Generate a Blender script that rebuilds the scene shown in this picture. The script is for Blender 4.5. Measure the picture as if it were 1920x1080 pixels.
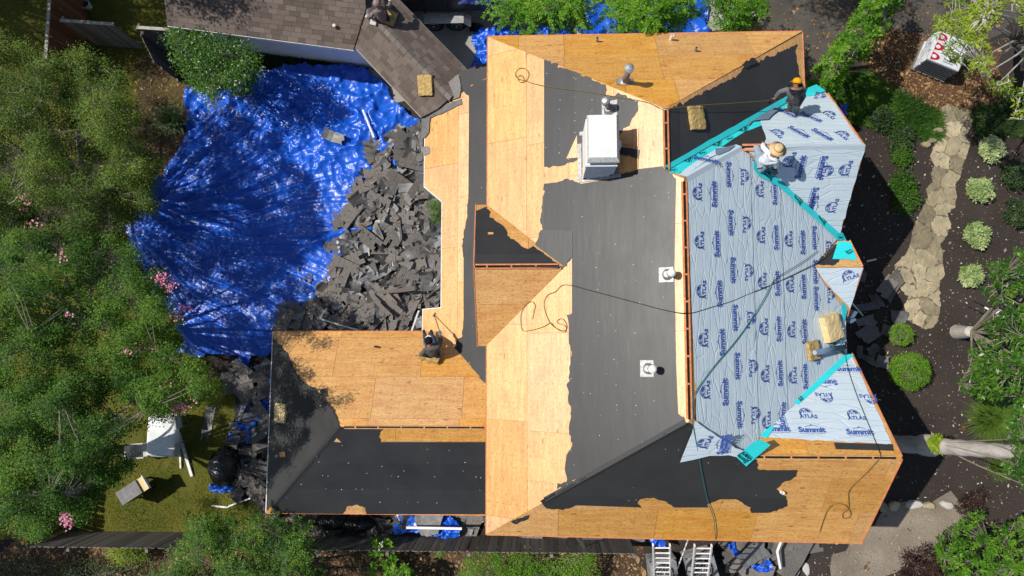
import bpy, bmesh, math, random
import numpy as np
from mathutils import Vector, Matrix, noise as mnoise

for o in list(bpy.data.objects):
    bpy.data.objects.remove(o)
sc = bpy.context.scene
C = sc.collection
random.seed(7)
rng = np.random.default_rng(11)

# ------------------------------------------------------------------ camera
FPX, CAMH = 1270.0, 22.0            # focal length in pixels of a 1920 wide frame, flying height
_d = Vector((50 / FPX, -110 / FPX, -1.0)).normalized()
_n = -_d
_x = (Vector((1, 0, 0)) - _n * _n.x).normalized()
_y = _n.cross(_x)
RW = Matrix((_x, _y, _n))           # camera to world
cam = bpy.data.cameras.new('camera')
cam.sensor_width = 36.0
cam.lens = 36.0 * FPX / 1920.0
cam.clip_start, cam.clip_end = 0.1, 500.0
camo = bpy.data.objects.new('camera', cam)
camo.matrix_world = Matrix.Translation((0, 0, CAMH)) @ RW.to_4x4()
C.objects.link(camo)
sc.camera = camo

# ------------------------------------------------------------------ light
SUN = Vector((-0.586, 0.118, 0.802)).normalized()
wd = bpy.data.worlds.new('World')
sc.world = wd
wd.use_nodes = True
wn = wd.node_tree.nodes
sky = wn.new('ShaderNodeTexSky')
sky.sky_type = 'NISHITA'
sky.sun_disc = False
sky.sun_elevation = math.asin(SUN.z)
sky.sun_rotation = math.atan2(SUN.x, SUN.y)
bg = wn['Background']
bg.inputs['Strength'].default_value = 0.095
wd.node_tree.links.new(sky.outputs['Color'], bg.inputs['Color'])
sl = bpy.data.lights.new('sun', 'SUN')
sl.energy = 4.8
sl.angle = math.radians(0.53)
sl.color = (1.0, 0.95, 0.87)
so = bpy.data.objects.new('sun', sl)
so.rotation_euler = (-SUN).to_track_quat('-Z', 'Y').to_euler()
so.location = (-20, 4, 30)
C.objects.link(so)
sc.view_settings.view_transform = 'Standard'
sc.view_settings.look = 'None'
sc.view_settings.exposure = 0.10
sc.view_settings.gamma = 1.0
sc.render.engine = 'CYCLES'
sc.cycles.max_bounces = 6
sc.cycles.diffuse_bounces = 3
sc.cycles.transparent_max_bounces = 4
sc.cycles.use_denoising = True

# ------------------------------------------------------------------ survey helpers
def ray(u, v):
    return RW @ Vector(((u - 960) / FPX, -(v - 540) / FPX, -1.0))

def at(u, v, z=0.0):
    """survey point of the photograph, at a known height above the ground"""
    r = ray(u, v)
    t = (CAMH - z) / -r.z
    return Vector((r.x * t, r.y * t, z))

class Plane:
    """roof slope z = a + b x + c y"""
    def __init__(s, p0, gx, gy):
        s.b, s.c = gx, gy
        s.a = p0[2] - gx * p0[0] - gy * p0[1]
        s.n = Vector((-gx, -gy, 1)).normalized()
        up = Vector((gx, gy, 0)).normalized()
        s.h = Vector((-up.y, up.x, 0))                   # level direction
        s.up = s.n.cross(s.h).normalized()               # up the slope
        if s.up.z < 0:
            s.up = -s.up
    def z(s, x, y):
        return s.a + s.b * x + s.c * y
    def p(s, x, y):
        return Vector((x, y, s.z(x, y)))
    def on(s, u, v):
        r = ray(u, v)
        t = (s.a - CAMH) / (r.z - s.b * r.x - s.c * r.y)
        return Vector((r.x * t, r.y * t, CAMH + r.z * t))
    def uv(s, p):
        return (p.dot(s.h), p.dot(s.up))
    def fr(s, q):
        # q: (level, upslope) coordinates back to 3-D
        d = s.n.dot(s.p(0, 0))
        return s.h * q[0] + s.up * q[1] + s.n * d

# ------------------------------------------------------------------ object helpers
def tag(o, label=None, cat=None, group=None, kind=None):
    if label: o['label'] = label
    if cat: o['category'] = cat
    if group: o['group'] = group
    if kind: o['kind'] = kind
    return o

def T(name, label, cat, loc, group=None):
    o = bpy.data.objects.new(name, None)
    o.empty_display_size = 0.2
    o.location = loc
    C.objects.link(o)
    return tag(o, label, cat, group)

def root_of(o):
    # where the frame of a parent sits: parts themselves are modelled in place
    return Vector(o.location) if o.parent is None else Vector((0, 0, 0))

def put(o, parent):
    if parent is not None:
        o.parent = parent
        o.matrix_parent_inverse = Matrix.Translation(-root_of(parent))
    return o

def mk(name, verts, faces, mat, parent=None, smooth=False, uvs=None):
    me = bpy.data.meshes.new(name)
    me.from_pydata([tuple(v) for v in verts], [], faces)
    if uvs is not None:
        l = me.uv_layers.new(name='UVMap')
        k = np.empty(len(me.loops), np.int32)
        me.loops.foreach_get('vertex_index', k)
        l.data.foreach_set('uv', np.asarray(uvs, np.float32)[k].ravel())
    if smooth:
        me.polygons.foreach_set('use_smooth', [True] * len(me.polygons))
    me.materials.append(mat)
    me.update()
    o = bpy.data.objects.new(name, me)
    C.objects.link(o)
    return put(o, parent)

def mkq(name, V, Q, mat, parent=None, smooth=False, tint=None):
    """numpy quads or triangles"""
    V = np.asarray(V, np.float32); Q = np.asarray(Q, np.int32)
    k = Q.shape[1]
    me = bpy.data.meshes.new(name)
    me.vertices.add(len(V)); me.vertices.foreach_set('co', V.ravel())
    me.loops.add(Q.size); me.loops.foreach_set('vertex_index', Q.ravel())
    me.polygons.add(len(Q)); me.polygons.foreach_set('loop_start', np.arange(0, Q.size, k, dtype=np.int32))
    try:
        me.polygons.foreach_set('loop_total', np.full(len(Q), k, np.int32))
    except Exception:
        pass
    if smooth:
        me.polygons.foreach_set('use_smooth', np.ones(len(Q), bool))
    if tint is not None:
        a = me.attributes.new('tint', 'FLOAT', 'POINT')
        a.data.foreach_set('value', np.asarray(tint, np.float32))
    me.materials.append(mat)
    me.update(calc_edges=True)
    o = bpy.data.objects.new(name, me)
    C.objects.link(o)
    return put(o, parent)

class MB:
    """collects boxes, bars, tubes and prisms; build() links them as one mesh object"""
    def __init__(s):
        s.v, s.f = [], []
    def add(s, v, f):
        b = len(s.v)
        s.v += [Vector(p) for p in v]
        s.f += [tuple(b + i for i in q) for q in f]
        return s
    def box(s, c, d, rz=0.0, M=None):
        x, y, z = d[0] / 2, d[1] / 2, d[2] / 2
        m = (Matrix.Translation(c) @ Matrix.Rotation(rz, 4, 'Z')) if M is None else M
        P = [m @ Vector((i * x, j * y, k * z)) for i, j, k in ((-1,-1,-1),(1,-1,-1),(1,1,-1),(-1,1,-1),(-1,-1,1),(1,-1,1),(1,1,1),(-1,1,1))]
        return s.add(P, [(0,3,2,1),(4,5,6,7),(0,1,5,4),(1,2,6,5),(2,3,7,6),(3,0,4,7)])
    def bar(s, a, b, w, h, up=Vector((0, 0, 1))):
        a, b = Vector(a), Vector(b)
        d = (b - a).normalized()
        r = d.cross(up)
        if r.length < 1e-4: r = d.cross(Vector((1, 0, 0)))
        r.normalize(); q = r.cross(d)
        r *= w / 2; q *= h / 2
        P = [a - r - q, a + r - q, a + r + q, a - r + q, b - r - q, b + r - q, b + r + q, b - r + q]
        return s.add(P, [(0,1,2,3),(7,6,5,4),(4,5,1,0),(5,6,2,1),(6,7,3,2),(7,4,0,3)])
    def tube(s, pts, rad, n=6, caps=True):
        pts = [Vector(p) for p in pts]
        if not hasattr(rad, '__len__'): rad = [rad] * len(pts)
        b = len(s.v); prev = None
        for i, p in enumerate(pts):
            d = (pts[min(i + 1, len(pts) - 1)] - pts[max(i - 1, 0)])
            d = d.normalized() if d.length > 1e-6 else Vector((0, 0, 1))
            if prev is None:
                r = d.cross(Vector((0, 0, 1)))
                if r.length < .1: r = d.cross(Vector((1, 0, 0)))
            else:
                r = prev - d * prev.dot(d)
            r.normalize(); prev = r; q = d.cross(r)
            for k in range(n):
                a = 2 * math.pi * k / n
                s.v.append(p + (r * math.cos(a) + q * math.sin(a)) * rad[i])
        for i in range(len(pts) - 1):
            for k in range(n):
                k2 = (k + 1) % n
                s.f.append((b + i * n + k, b + i * n + k2, b + (i + 1) * n + k2, b + (i + 1) * n + k))
        if caps:
            s.f.append(tuple(b + k for k in reversed(range(n))))
            s.f.append(tuple(b + (len(pts) - 1) * n + k for k in range(n)))
        return s
    def lathe(s, c, prof, n=16, M=None):
        """prof: list of (radius, height)"""
        m = Matrix.Translation(c) if M is None else M
        b = len(s.v)
        for r, z in prof:
            for k in range(n):
                a = 2 * math.pi * k / n
                s.v.append(m @ Vector((r * math.cos(a), r * math.sin(a), z)))
        for i in range(len(prof) - 1):
            for k in range(n):
                k2 = (k + 1) % n
                s.f.append((b + i * n + k, b + i * n + k2, b + (i + 1) * n + k2, b + (i + 1) * n + k))
        s.f.append(tuple(b + k for k in reversed(range(n))))
        s.f.append(tuple(b + (len(prof) - 1) * n + k for k in range(n)))
        return s
    def prism(s, top, dvec):
        n = len(top)
        P = [Vector(p) for p in top] + [Vector(p) + dvec for p in top]
        return s.add(P, [tuple(range(n)), tuple(reversed(range(n, 2 * n)))] + [((i + 1) % n, i, n + i, n + (i + 1) % n) for i in range(n)])
    def build(s, name, mat, parent=None, smooth=False):
        return mk(name, s.v, s.f, mat, parent, smooth)

def copy_tree(o, parent=None):
    c = o.copy()
    C.objects.link(c)
    if parent is not None: c.parent = parent
    for ch in o.children: copy_tree(ch, c)
    return c

def area2(p):
    return 0.5 * sum(p[i][0] * p[(i + 1) % len(p)][1] - p[(i + 1) % len(p)][0] * p[i][1] for i in range(len(p)))

def clip_half(poly, a, b, c):
    """keep a x + b y <= c"""
    out = []
    for i in range(len(poly)):
        p, q = poly[i], poly[(i + 1) % len(poly)]
        dp, dq = a * p[0] + b * p[1] - c, a * q[0] + b * q[1] - c
        if dp <= 0: out.append(p)
        if (dp < 0 < dq) or (dq < 0 < dp):
            t = dp / (dp - dq)
            out.append((p[0] + (q[0] - p[0]) * t, p[1] + (q[1] - p[1]) * t))
    return out

def clip_rect(poly, x0, x1, y0, y1):
    for h in ((-1, 0, -x0), (1, 0, x1), (0, -1, -y0), (0, 1, y1)):
        poly = clip_half(poly, *h)
        if len(poly) < 3: return []
    out = [poly[0]]
    for p in poly[1:]:
        if abs(p[0] - out[-1][0]) + abs(p[1] - out[-1][1]) > 1e-4: out.append(p)
    return out

def rough_edge(pts, amp, step, seed=0, keep=()):
    """torn outline: subdivides every edge and pushes the points about; edges in keep stay straight"""
    r = random.Random(seed)
    out = []
    for i in range(len(pts)):
        a, b = pts[i], pts[(i + 1) % len(pts)]
        out.append(a)
        L = math.hypot(b[0] - a[0], b[1] - a[1])
        if (keep != 'auto' and i in keep) or L < step: continue
        if keep == 'auto' and L > .3 and min(abs(b[0] - a[0]), abs(b[1] - a[1])) < .05 * L: continue
        n = int(L / step)
        nx, ny = -(b[1] - a[1]) / L, (b[0] - a[0]) / L
        for k in range(1, n):
            t = (k + r.uniform(-.3, .3)) / n
            d = r.gauss(0, amp) * (2.2 if r.random() < .18 else 1)
            out.append((a[0] + (b[0] - a[0]) * t + nx * d, a[1] + (b[1] - a[1]) * t + ny * d))
    return out

def slab(name, pl, poly, lift, thick, mat, parent, tilt=0.0, swap=False):
    """polygon (level, upslope) laid on a roof slope as a thin solid; tilt lifts its low edge"""
    if area2(poly) < 0: poly = poly[::-1]
    h0 = pl.h
    ccw = h0.cross(pl.up).dot(pl.n) > 0
    if not ccw: poly = poly[::-1]
    v0 = min(p[1] for p in poly); v1 = max(p[1] for p in poly)
    top, bot, uv = [], [], []
    for p in poly:
        b = pl.fr(p)
        e = lift + (tilt * (v1 - p[1]) / max(v1 - v0, 1e-3))
        top.append(b + pl.n * (e + thick)); bot.append(b + pl.n * e)
        uv.append((p[1], p[0]) if swap else (p[0], p[1]))
    n = len(top)
    F = [tuple(range(n)), tuple(reversed(range(n, 2 * n)))] + [((i + 1) % n, i, n + i, n + (i + 1) % n) for i in range(n)]
    return mk(name, top + bot, F, mat, parent, uvs=uv + uv)

def vnoise(x, y, seed=0):
    """smooth value noise, numpy arrays, about -1..1"""
    x = np.asarray(x, float); y = np.asarray(y, float)
    xi = np.floor(x).astype(np.int64); yi = np.floor(y).astype(np.int64)
    xf, yf = x - xi, y - yi
    def hsh(a, b):
        n = (a * 374761393 + b * 668265263 + seed * 974711) & 0x7fffffff
        n = ((n ^ (n >> 13)) * 1274126177) & 0x7fffffff
        return ((n ^ (n >> 16)) & 0xffff) / 32767.5 - 1
    u, v = xf * xf * (3 - 2 * xf), yf * yf * (3 - 2 * yf)
    return (hsh(xi, yi) * (1 - u) + hsh(xi + 1, yi) * u) * (1 - v) + (hsh(xi, yi + 1) * (1 - u) + hsh(xi + 1, yi + 1) * u) * v

def fbm(x, y, seed=0, o=4):
    s, a, f = 0, 1, 1
    for i in range(o):
        s = s + a * vnoise(x * f, y * f, seed + i * 17); a *= .5; f *= 2.03
    return s

def inside(px, py, poly):
    px = np.asarray(px); py = np.asarray(py)
    r = np.zeros(px.shape, bool)
    n = len(poly)
    for i in range(n):
        x0, y0 = poly[i][0], poly[i][1]; x1, y1 = poly[(i + 1) % n][0], poly[(i + 1) % n][1]
        if y0 == y1: continue
        c = ((y0 > py) != (y1 > py)) & (px < (x1 - x0) * (py - y0) / (y1 - y0) + x0)
        r ^= c
    return r

def spline(pts, n=8):
    """Catmull-Rom through points"""
    P = [Vector(p) for p in pts]
    out = []
    for i in range(len(P) - 1):
        p0, p1, p2, p3 = P[max(i - 1, 0)], P[i], P[i + 1], P[min(i + 2, len(P) - 1)]
        for k in range(n):
            t = k / n
            out.append(0.5 * ((2 * p1) + (p2 - p0) * t + (2 * p0 - 5 * p1 + 4 * p2 - p3) * t * t + (3 * p1 - p0 - 3 * p2 + p3) * t ** 3))
    out.append(P[-1])
    return out

# ------------------------------------------------------------------ materials
class NT:
    def __init__(s, name):
        s.m = bpy.data.materials.new(name)
        s.m.use_nodes = True
        s.t = s.m.node_tree
        s.b = s.t.nodes['Principled BSDF']
        s.b.inputs['Specular IOR Level'].default_value = 0.3
    def N(s, typ, **k):
        n = s.t.nodes.new('ShaderNode' + typ)
        for a, v in k.items():
            if a in n.bl_rna.properties: setattr(n, a, v)
            else: s.set(n, a, v)
        return n
    def set(s, n, key, v):
        i = n.inputs[key]
        if isinstance(v, bpy.types.NodeSocket): s.t.links.new(v, i)
        else: i.default_value = v
    def coord(s, which='Object', scale=(1, 1, 1), loc=None):
        c = s.N('TexCoord')
        mp = s.N('Mapping')
        mp.inputs['Scale'].default_value = scale
        s.t.links.new(c.outputs[which], mp.inputs['Vector'])
        if loc is not None: s.set(mp, 'Location', loc)
        return mp.outputs['Vector']
    def noise(s, vec, scale, detail=4, rough=.55):
        n = s.N('TexNoise')
        s.set(n, 'Vector', vec); s.set(n, 'Scale', scale); s.set(n, 'Detail', detail); s.set(n, 'Roughness', rough)
        return n.outputs['Fac']
    def voro(s, vec, scale, feature='F1', out='Distance'):
        n = s.N('TexVoronoi'); n.feature = feature
        s.set(n, 'Vector', vec); s.set(n, 'Scale', scale)
        return n.outputs[out]
    def ramp(s, fac, lo, hi, a=0.0, b=1.0):
        n = s.N('MapRange')
        s.set(n, 'Value', fac); s.set(n, 'From Min', lo); s.set(n, 'From Max', hi); s.set(n, 'To Min', a); s.set(n, 'To Max', b)
        return n.outputs['Result']
    def mix(s, fac, a, b, mode='MIX'):
        n = s.N('Mix'); n.data_type = 'RGBA'; n.blend_type = mode
        for i, v in ((0, fac), (6, a), (7, b)):
            if isinstance(v, bpy.types.NodeSocket): s.t.links.new(v, n.inputs[i])
            else: n.inputs[i].default_value = (*v, 1) if hasattr(v, '__len__') else v
        return n.outputs[2]
    def math(s, op, a, b=0.0):
        n = s.N('Math'); n.operation = op
        for i, v in ((0, a), (1, b)):
            if isinstance(v, bpy.types.NodeSocket): s.t.links.new(v, n.inputs[i])
            else: n.inputs[i].default_value = v
        return n.outputs[0]
    def bump(s, h, strength=.4, dist=.02, prev=None):
        n = s.N('Bump'); s.set(n, 'Height', h); s.set(n, 'Strength', strength); s.set(n, 'Distance', dist)
        if prev is not None: s.set(n, 'Normal', prev)
        return n.outputs['Normal']
    def orand(s):
        return s.N('ObjectInfo').outputs['Random']
    def out(s, color=None, rough=None, normal=None, spec=None, metal=None):
        for k, v in (('Base Color', color), ('Roughness', rough), ('Normal', normal), ('Specular IOR Level', spec), ('Metallic', metal)):
            if v is None: continue
            if k == 'Base Color' and not isinstance(v, bpy.types.NodeSocket): v = (*v, 1)
            s.set(s.b, k, v)
        return s.m

def pm(name, c1, c2=None, scale=6, rough=.8, bump=.2, bscale=40, spec=.25, rand=.0, metal=0.0, coord='Object', stretch=(1, 1, 1), bdist=.01):
    """general weathered surface"""
    t = NT(name)
    c2 = c2 or tuple(x * .7 for x in c1)
    v = t.coord(coord, stretch)
    f = t.ramp(t.noise(v, scale, 5, .6), .35, .65)
    col = t.mix(f, c1, c2)
    if rand:
        k = t.ramp(t.orand(), 0, 1, 1 - rand, 1 + rand)
        g = t.N('CombineColor')
        for i in range(3): t.set(g, i, k)
        col = t.mix(1.0, col, g.outputs[0], 'MULTIPLY')
    nrm = t.bump(t.noise(v, bscale, 3), bump, bdist) if bump else None
    return t.out(col, rough, nrm, spec, metal)

def mat_plywood():
    t = NT('plywood')
    r = t.orand()
    off = t.N('CombineXYZ'); t.set(off, 0, t.math('MULTIPLY', r, 37.0)); t.set(off, 1, t.math('MULTIPLY', r, 91.0))
    def crd(sc_):
        return t.coord('UV', sc_, off.outputs[0])
    g1 = t.noise(crd((.9, 9, 1)), 1.0, 5, .6)
    g2 = t.noise(crd((2.2, 60, 1)), 1.0, 4, .65)
    blot = t.noise(crd((1.1, 1.6, 1)), 1.3, 4, .6)
    c = t.mix(t.ramp(g1, .35, .68), (.73, .415, .115), (.59, .275, .055))
    c = t.mix(t.ramp(blot, .50, .8, 0, .8), c, (.54, .195, .040))
    c = t.mix(t.ramp(g2, .52, .70, 0, .85), c, (.33, .125, .026))
    c = t.mix(t.math('MULTIPLY', t.ramp(t.noise(crd((9, 110, 1)), 1.0, 2, .5), .57, .65), .9), c, (.14, .055, .016))
    # knots: ovals along the grain
    fl = t.noise(crd((14, 70, 1)), 1.0, 3, .6)
    c = t.mix(t.ramp(fl, .50, .68, 0, .75), c, (.37, .15, .035))
    c = t.mix(t.ramp(t.noise(crd((5, 16, 1)), 1.0, 4, .7), .55, .8, 0, .5), c, (.78, .47, .15))
    k = t.voro(crd((1.15, 3.2, 1)), 1.0)
    c = t.mix(t.ramp(k, .055, .12, .85, 0), c, (.26, .1, .028))
    n = t.voro(crd((3.1, 3.1, 1)), 2.3)
    c = t.mix(t.ramp(n, .035, .05, .85, 0), c, (.05, .03, .02))
    sx = t.N('SeparateXYZ'); t.set(sx, 0, t.coord('UV'))
    def cell(i, p): return t.math('MULTIPLY', t.math('SUBTRACT', t.math('FRACT', t.math('DIVIDE', sx.outputs[i], p)), .5), p)
    ca, cb = cell(0, .61), cell(1, .203)
    dd = t.math('SQRT', t.math('ADD', t.math('MULTIPLY', ca, ca), t.math('MULTIPLY', cb, cb)))
    c = t.mix(t.ramp(dd, .010, .016, .75, 0), c, (.07, .035, .015))
    hs = t.N('HueSaturation')
    t.set(hs, 'Color', c)
    t.set(hs, 'Value', t.ramp(t.math('FRACT', t.math('MULTIPLY', r, 13.7)), 0, 1, .90, 1.08))
    t.set(hs, 'Saturation', t.ramp(t.math('FRACT', t.math('MULTIPLY', r, 5.3)), 0, 1, .90, 1.08))
    nb = t.bump(g2, .25, .004)
    return t.out(hs.outputs[0], t.ramp(g2, .3, .7, .42, .52), nb, .95)

def mat_felt():
    t = NT('roofing_felt')
    v = t.coord('UV')
    r = t.orand()
    wide = t.noise(v, .9, 4, .6)
    scr = t.noise(t.coord('UV', (1.6, 9, 1)), 1.0, 5, .7)
    dust = t.noise(v, 11, 4, .7)
    c = t.mix(t.ramp(wide, .3, .7), (.0185, .0185, .019), (.029, .0285, .0285))
    c = t.mix(t.ramp(scr, .58, .8, 0, .4), c, (.062, .061, .058))
    c = t.mix(t.ramp(dust, .62, .84, 0, .3), c, (.075, .074, .072))
    sp = t.voro(v, 4.3)
    c = t.mix(t.ramp(sp, .012, .022, .5, 0), c, (.3, .27, .22))
    c = t.mix(t.ramp(r, 0, 1, 0, .3), c, (.055, .055, .056))
    nb = t.bump(t.noise(v, 140, 2), .2, .0012)
    nb = t.bump(t.noise(t.coord('UV', (.5, 2.2, 1)), 1.2, 3), .22, .02, nb)
    return t.out(c, t.ramp(wide, .3, .7, .40, .48), nb, .36)

def mat_summit():
    t = NT('synthetic_underlayment')
    v = t.coord('UV')
    wr = t.noise(t.coord('UV', (.7, 2.6, 1)), 1.6, 5, .6)
    wr2 = t.noise(t.coord('UV', (2.2, 6, 1)), 2.2, 5, .6)
    cr = t.voro(t.coord('UV', (.6, 3.2, 1)), 1.6, 'DISTANCE_TO_EDGE')
    c = t.mix(t.ramp(t.noise(v, 1.4, 4), .3, .7), (.455, .54, .595), (.505, .585, .63))
    dots = t.voro(v, 7.5)
    c = t.mix(t.ramp(dots, .045, .06, .55, 0), c, (.16, .19, .24))
    c = t.mix(t.ramp(t.noise(v, 9, 4, .7), .62, .8, 0, .35), c, (.3, .36, .4))
    nb = t.bump(wr, .45, .04)
    nb = t.bump(wr2, .3, .010, nb)
    nb = t.bump(t.ramp(cr, 0, .05), .7, .010, nb)
    return t.out(c, .42, nb, .45)

def mat_tarp():
    t = NT('blue_tarpaulin')
    v = t.coord('Object')
    wv = t.N('TexNoise'); t.set(wv, 'Vector', v); t.set(wv, 'Scale', 1.3); t.set(wv, 'Detail', 3)
    ad = t.N('VectorMath'); ad.operation = 'ADD'; t.set(ad, 0, v); t.t.links.new(wv.outputs['Color'], ad.inputs[1])
    def ridge_(s_, d_): return t.math('ABSOLUTE', t.math('SUBTRACT', t.noise(ad.outputs[0], s_, d_, .55), .5))
    cr = ridge_(2.6, 3); cr2 = ridge_(8.5, 4)
    fac = t.voro(ad.outputs[0], 5.5)
    c = t.mix(t.ramp(t.noise(v, .8, 4), .3, .7), (.006, .082, .50), (.008, .10, .57))
    nb = t.bump(cr, .6, .05)
    nb = t.bump(cr2, .32, .010, nb)
    return t.out(c, .36, nb, .5)

def mat_leaf(name, dark, mid, light, trans=.35, rough=.5):
    t = NT(name)
    a = t.N('Attribute'); a.attribute_name = 'tint'
    f = a.outputs['Fac']
    c = t.mix(t.ramp(f, 0, .5), dark, mid)
    c = t.mix(t.ramp(f, .5, 1), c, light)
    t.out(c, rough, None, .22)
    tr = t.N('BsdfTranslucent')
    t.set(tr, 'Color', t.mix(.5, c, light))
    mx = t.N('MixShader'); mx.inputs[0].default_value = trans
    t.t.links.new(t.b.outputs[0], mx.inputs[1]); t.t.links.new(tr.outputs[0], mx.inputs[2])
    t.t.links.new(mx.outputs[0], t.t.nodes['Material Output'].inputs['Surface'])
    return t.m

def mat_mulch(name, a, b, fleck, sc_=1.0):
    t = NT(name)
    v = t.coord('Object')
    c = t.mix(t.ramp(t.noise(v, .5 * sc_, 5, .6), .35, .65), a, b)
    c = t.mix(t.ramp(t.noise(v, 22 * sc_, 4, .7), .45, .75, 0, .8), c, tuple(x * .45 for x in a))
    c = t.mix(t.ramp(t.voro(v, 5.5 * sc_), .05, .085, .8, 0), c, fleck)
    c = t.mix(t.ramp(t.noise(v, 60, 2), .66, .72, 0, .6), c, fleck)
    nb = t.bump(t.noise(v, 28, 5, .7), .8, .05)
    return t.out(c, .95, nb, .1)

MAT = {}
def materials():
    m = MAT
    m['ply'] = mat_plywood(); m['felt'] = mat_felt(); m['summit'] = mat_summit(); m['tarp'] = mat_tarp()
    m['deck'] = pm('deck_edge', (.50, .30, .14), (.36, .2, .09), 5)
    m['redwood'] = pm('ridge_lumber', (.62, .24, .10), (.45, .15, .06), 8, .7, rand=.15)
    m['gap_shade'] = pm('painted_gap_shade', (.01, .009, .008), None, 5, 1)  # near black colour standing in for the shade inside gaps
    m['turq'] = pm('leak_barrier', (.025, .60, .62), (.025, .54, .58), 3, .42, .5, 9, .45, bdist=.012)
    m['ink'] = pm('navy_ink', (.035, .075, .30), (.06, .11, .36), 30, .5, 0)
    m['ink2'] = pm('faded_ink', (.10, .15, .36), (.16, .22, .42), 40, .5, 0)
    m['inkb'] = pm('black_ink', (.008, .05, .06), None, 9, .5, 0)
    m['undersheet'] = pm('underlayment_back', (.10, .15, .21), (.13, .19, .26), 4, .5, .6, 8, .4, bdist=.015)
    m['white'] = pm('white_paint', (.80, .79, .76), (.72, .71, .68), 4, .55, .05, 60)
    m['siding'] = pm('white_siding', (.74, .76, .80), (.68, .70, .74), 3, .6, .1, 30)
    m['trim'] = pm('drip_edge', (.82, .81, .78), (.6, .58, .54), 8, .4, .1)
    m['glass'] = NT('window_glass').out((.03, .04, .05), .06, None, .8)
    m['metal'] = pm('galvanised_metal', (.60, .60, .60), (.42, .42, .43), 9, .38, .1, 30, .5, metal=.7)
    m['chimcap'] = pm('chimney_cap_metal', (.78, .78, .76), (.62, .62, .59), 4, .45, .15, 9, .5)
    m['cap_grey'] = pm('streaked_grey_metal', (.62, .63, .60), (.30, .31, .28), 14, .5, .2, 20, .4, stretch=(1, 4, 1))
    m['panel'] = pm('chimney_panel', (.66, .71, .77), (.58, .63, .69), 4, .5, .1)
    m['rust'] = pm('rusty_flue', (.26, .22, .20), (.16, .12, .10), 18, .7, .3)
    m['lead'] = pm('lead_flashing', (.34, .34, .335), (.19, .19, .19), 14, .45, .4, 25, .4, metal=.3)
    m['foam'] = pm('foam', (.50, .36, .15), (.30, .20, .075), 12, .95, .8, 30, .1, bdist=.02)
    m['foam2'] = pm('new_foam', (.66, .52, .28), (.58, .44, .21), 5, .95, .5, 40, .1)
    m['shingle'] = pm('shingle_granules', (.150, .120, .102), (.096, .077, .067), 60, .95, .5, 120, .1, rand=.28)
    m['ridgeshingle'] = pm('ridge_shingle', (.19, .165, .145), (.13, .112, .10), 60, .95, .5, 120, .1, rand=.2)
    m['scrap'] = pm('torn_shingle_back', (.052, .052, .053), (.10, .098, .096), 7, .42, .35, 25, .6, rand=.35)
    m['scrapb'] = pm('torn_shingle_face', (.19, .172, .158), (.11, .10, .093), 30, .95, .5, 90, .1, rand=.3)
    m['scrapg'] = pm('torn_felt', (.22, .22, .222), (.13, .13, .132), 6, .55, .4, 10, .4, rand=.3)
    m['rubble'] = pm('debris_bed', (.022, .022, .023), (.05, .048, .047), 9, .9, .9, 14, .2, bdist=.06)
    m['black'] = pm('black_paint', (.012, .012, .013), (.02, .02, .02), 6, .4, .05, 40, .4)
    m['rubber'] = pm('rubber', (.016, .016, .016), (.026, .025, .024), 9, .8, .3)
    m['navy'] = pm('navy_canvas', (.008, .018, .10), (.012, .025, .14), 4, .5, .5, 9)
    m['binliner'] = pm('black_plastic', (.010, .010, .011), (.016, .016, .017), 4, .22, .9, 9, .6, bdist=.05)
    m['hose'] = pm('dark_hose', (.03, .028, .022), None, 9, .6, 0)
    m['hoseg'] = pm('teal_hose', (.02, .16, .15), None, 9, .6, 0)
    m['hosey'] = pm('tan_hose', (.20, .13, .04), None, 9, .6, 0)
    m['rope'] = pm('blue_rope', (.03, .18, .30), None, 30, .8, .3)
    m['fence'] = pm('weathered_fence', (.20, .18, .155), (.12, .105, .09), 9, .9, .4, 20, .1, rand=.3, stretch=(6, 6, .6))
    m['fencep'] = pm('fence_rail', (.36, .34, .30), (.26, .24, .21), 9, .9, .3, 20, .1, rand=.15)
    m['fenceb'] = pm('cedar_fence', (.19, .085, .042), (.11, .05, .026), 9, .9, .4, 20, .1, rand=.25, stretch=(6, 6, .6))
    m['concrete'] = pm('driveway_concrete', (.36, .34, .31), (.27, .255, .235), 1.3, .9, .25, 40, .15)
    m['asphalt'] = pm('dusty_drive', (.060, .054, .048), (.095, .085, .074), 1.1, .95, .5, 50, .1)
    m['stone'] = pm('flagstone', (.34, .285, .180), (.225, .195, .135), 3.2, .95, .9, 9, .1, rand=.4, bdist=.05)
    m['grit'] = pm('path_mortar', (.17, .14, .105), (.11, .09, .07), 5, .95, .7, 20, .1, bdist=.03)
    m['ground'] = mat_mulch('soil_and_mulch', (.042, .034, .030), (.062, .050, .043), (.23, .20, .16))
    m['litter'] = mat_mulch('leaf_litter', (.075, .050, .034), (.12, .080, .050), (.30, .21, .13), 1.4)
    m['straw'] = mat_mulch('pine_straw', (.13, .07, .040), (.085, .045, .026), (.28, .18, .11), 1.6)
    m['sand'] = mat_mulch('sandy_path', (.33, .28, .22), (.20, .165, .13), (.45, .39, .31), 1.2)
    m['turf'] = mat_mulch('turf_soil', (.075, .090, .016), (.15, .135, .030), (.22, .20, .06), 1.3)
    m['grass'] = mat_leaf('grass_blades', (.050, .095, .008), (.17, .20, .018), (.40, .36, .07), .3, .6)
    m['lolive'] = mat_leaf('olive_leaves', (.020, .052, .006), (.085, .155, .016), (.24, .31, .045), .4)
    m['lmyrt'] = mat_leaf('myrtle_leaves', (.014, .052, .005), (.058, .150, .012), (.17, .29, .028), .4)
    m['lgloss'] = mat_leaf('glossy_leaves', (.014, .055, .006), (.045, .125, .012), (.12, .23, .025), .22, .32)
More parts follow.
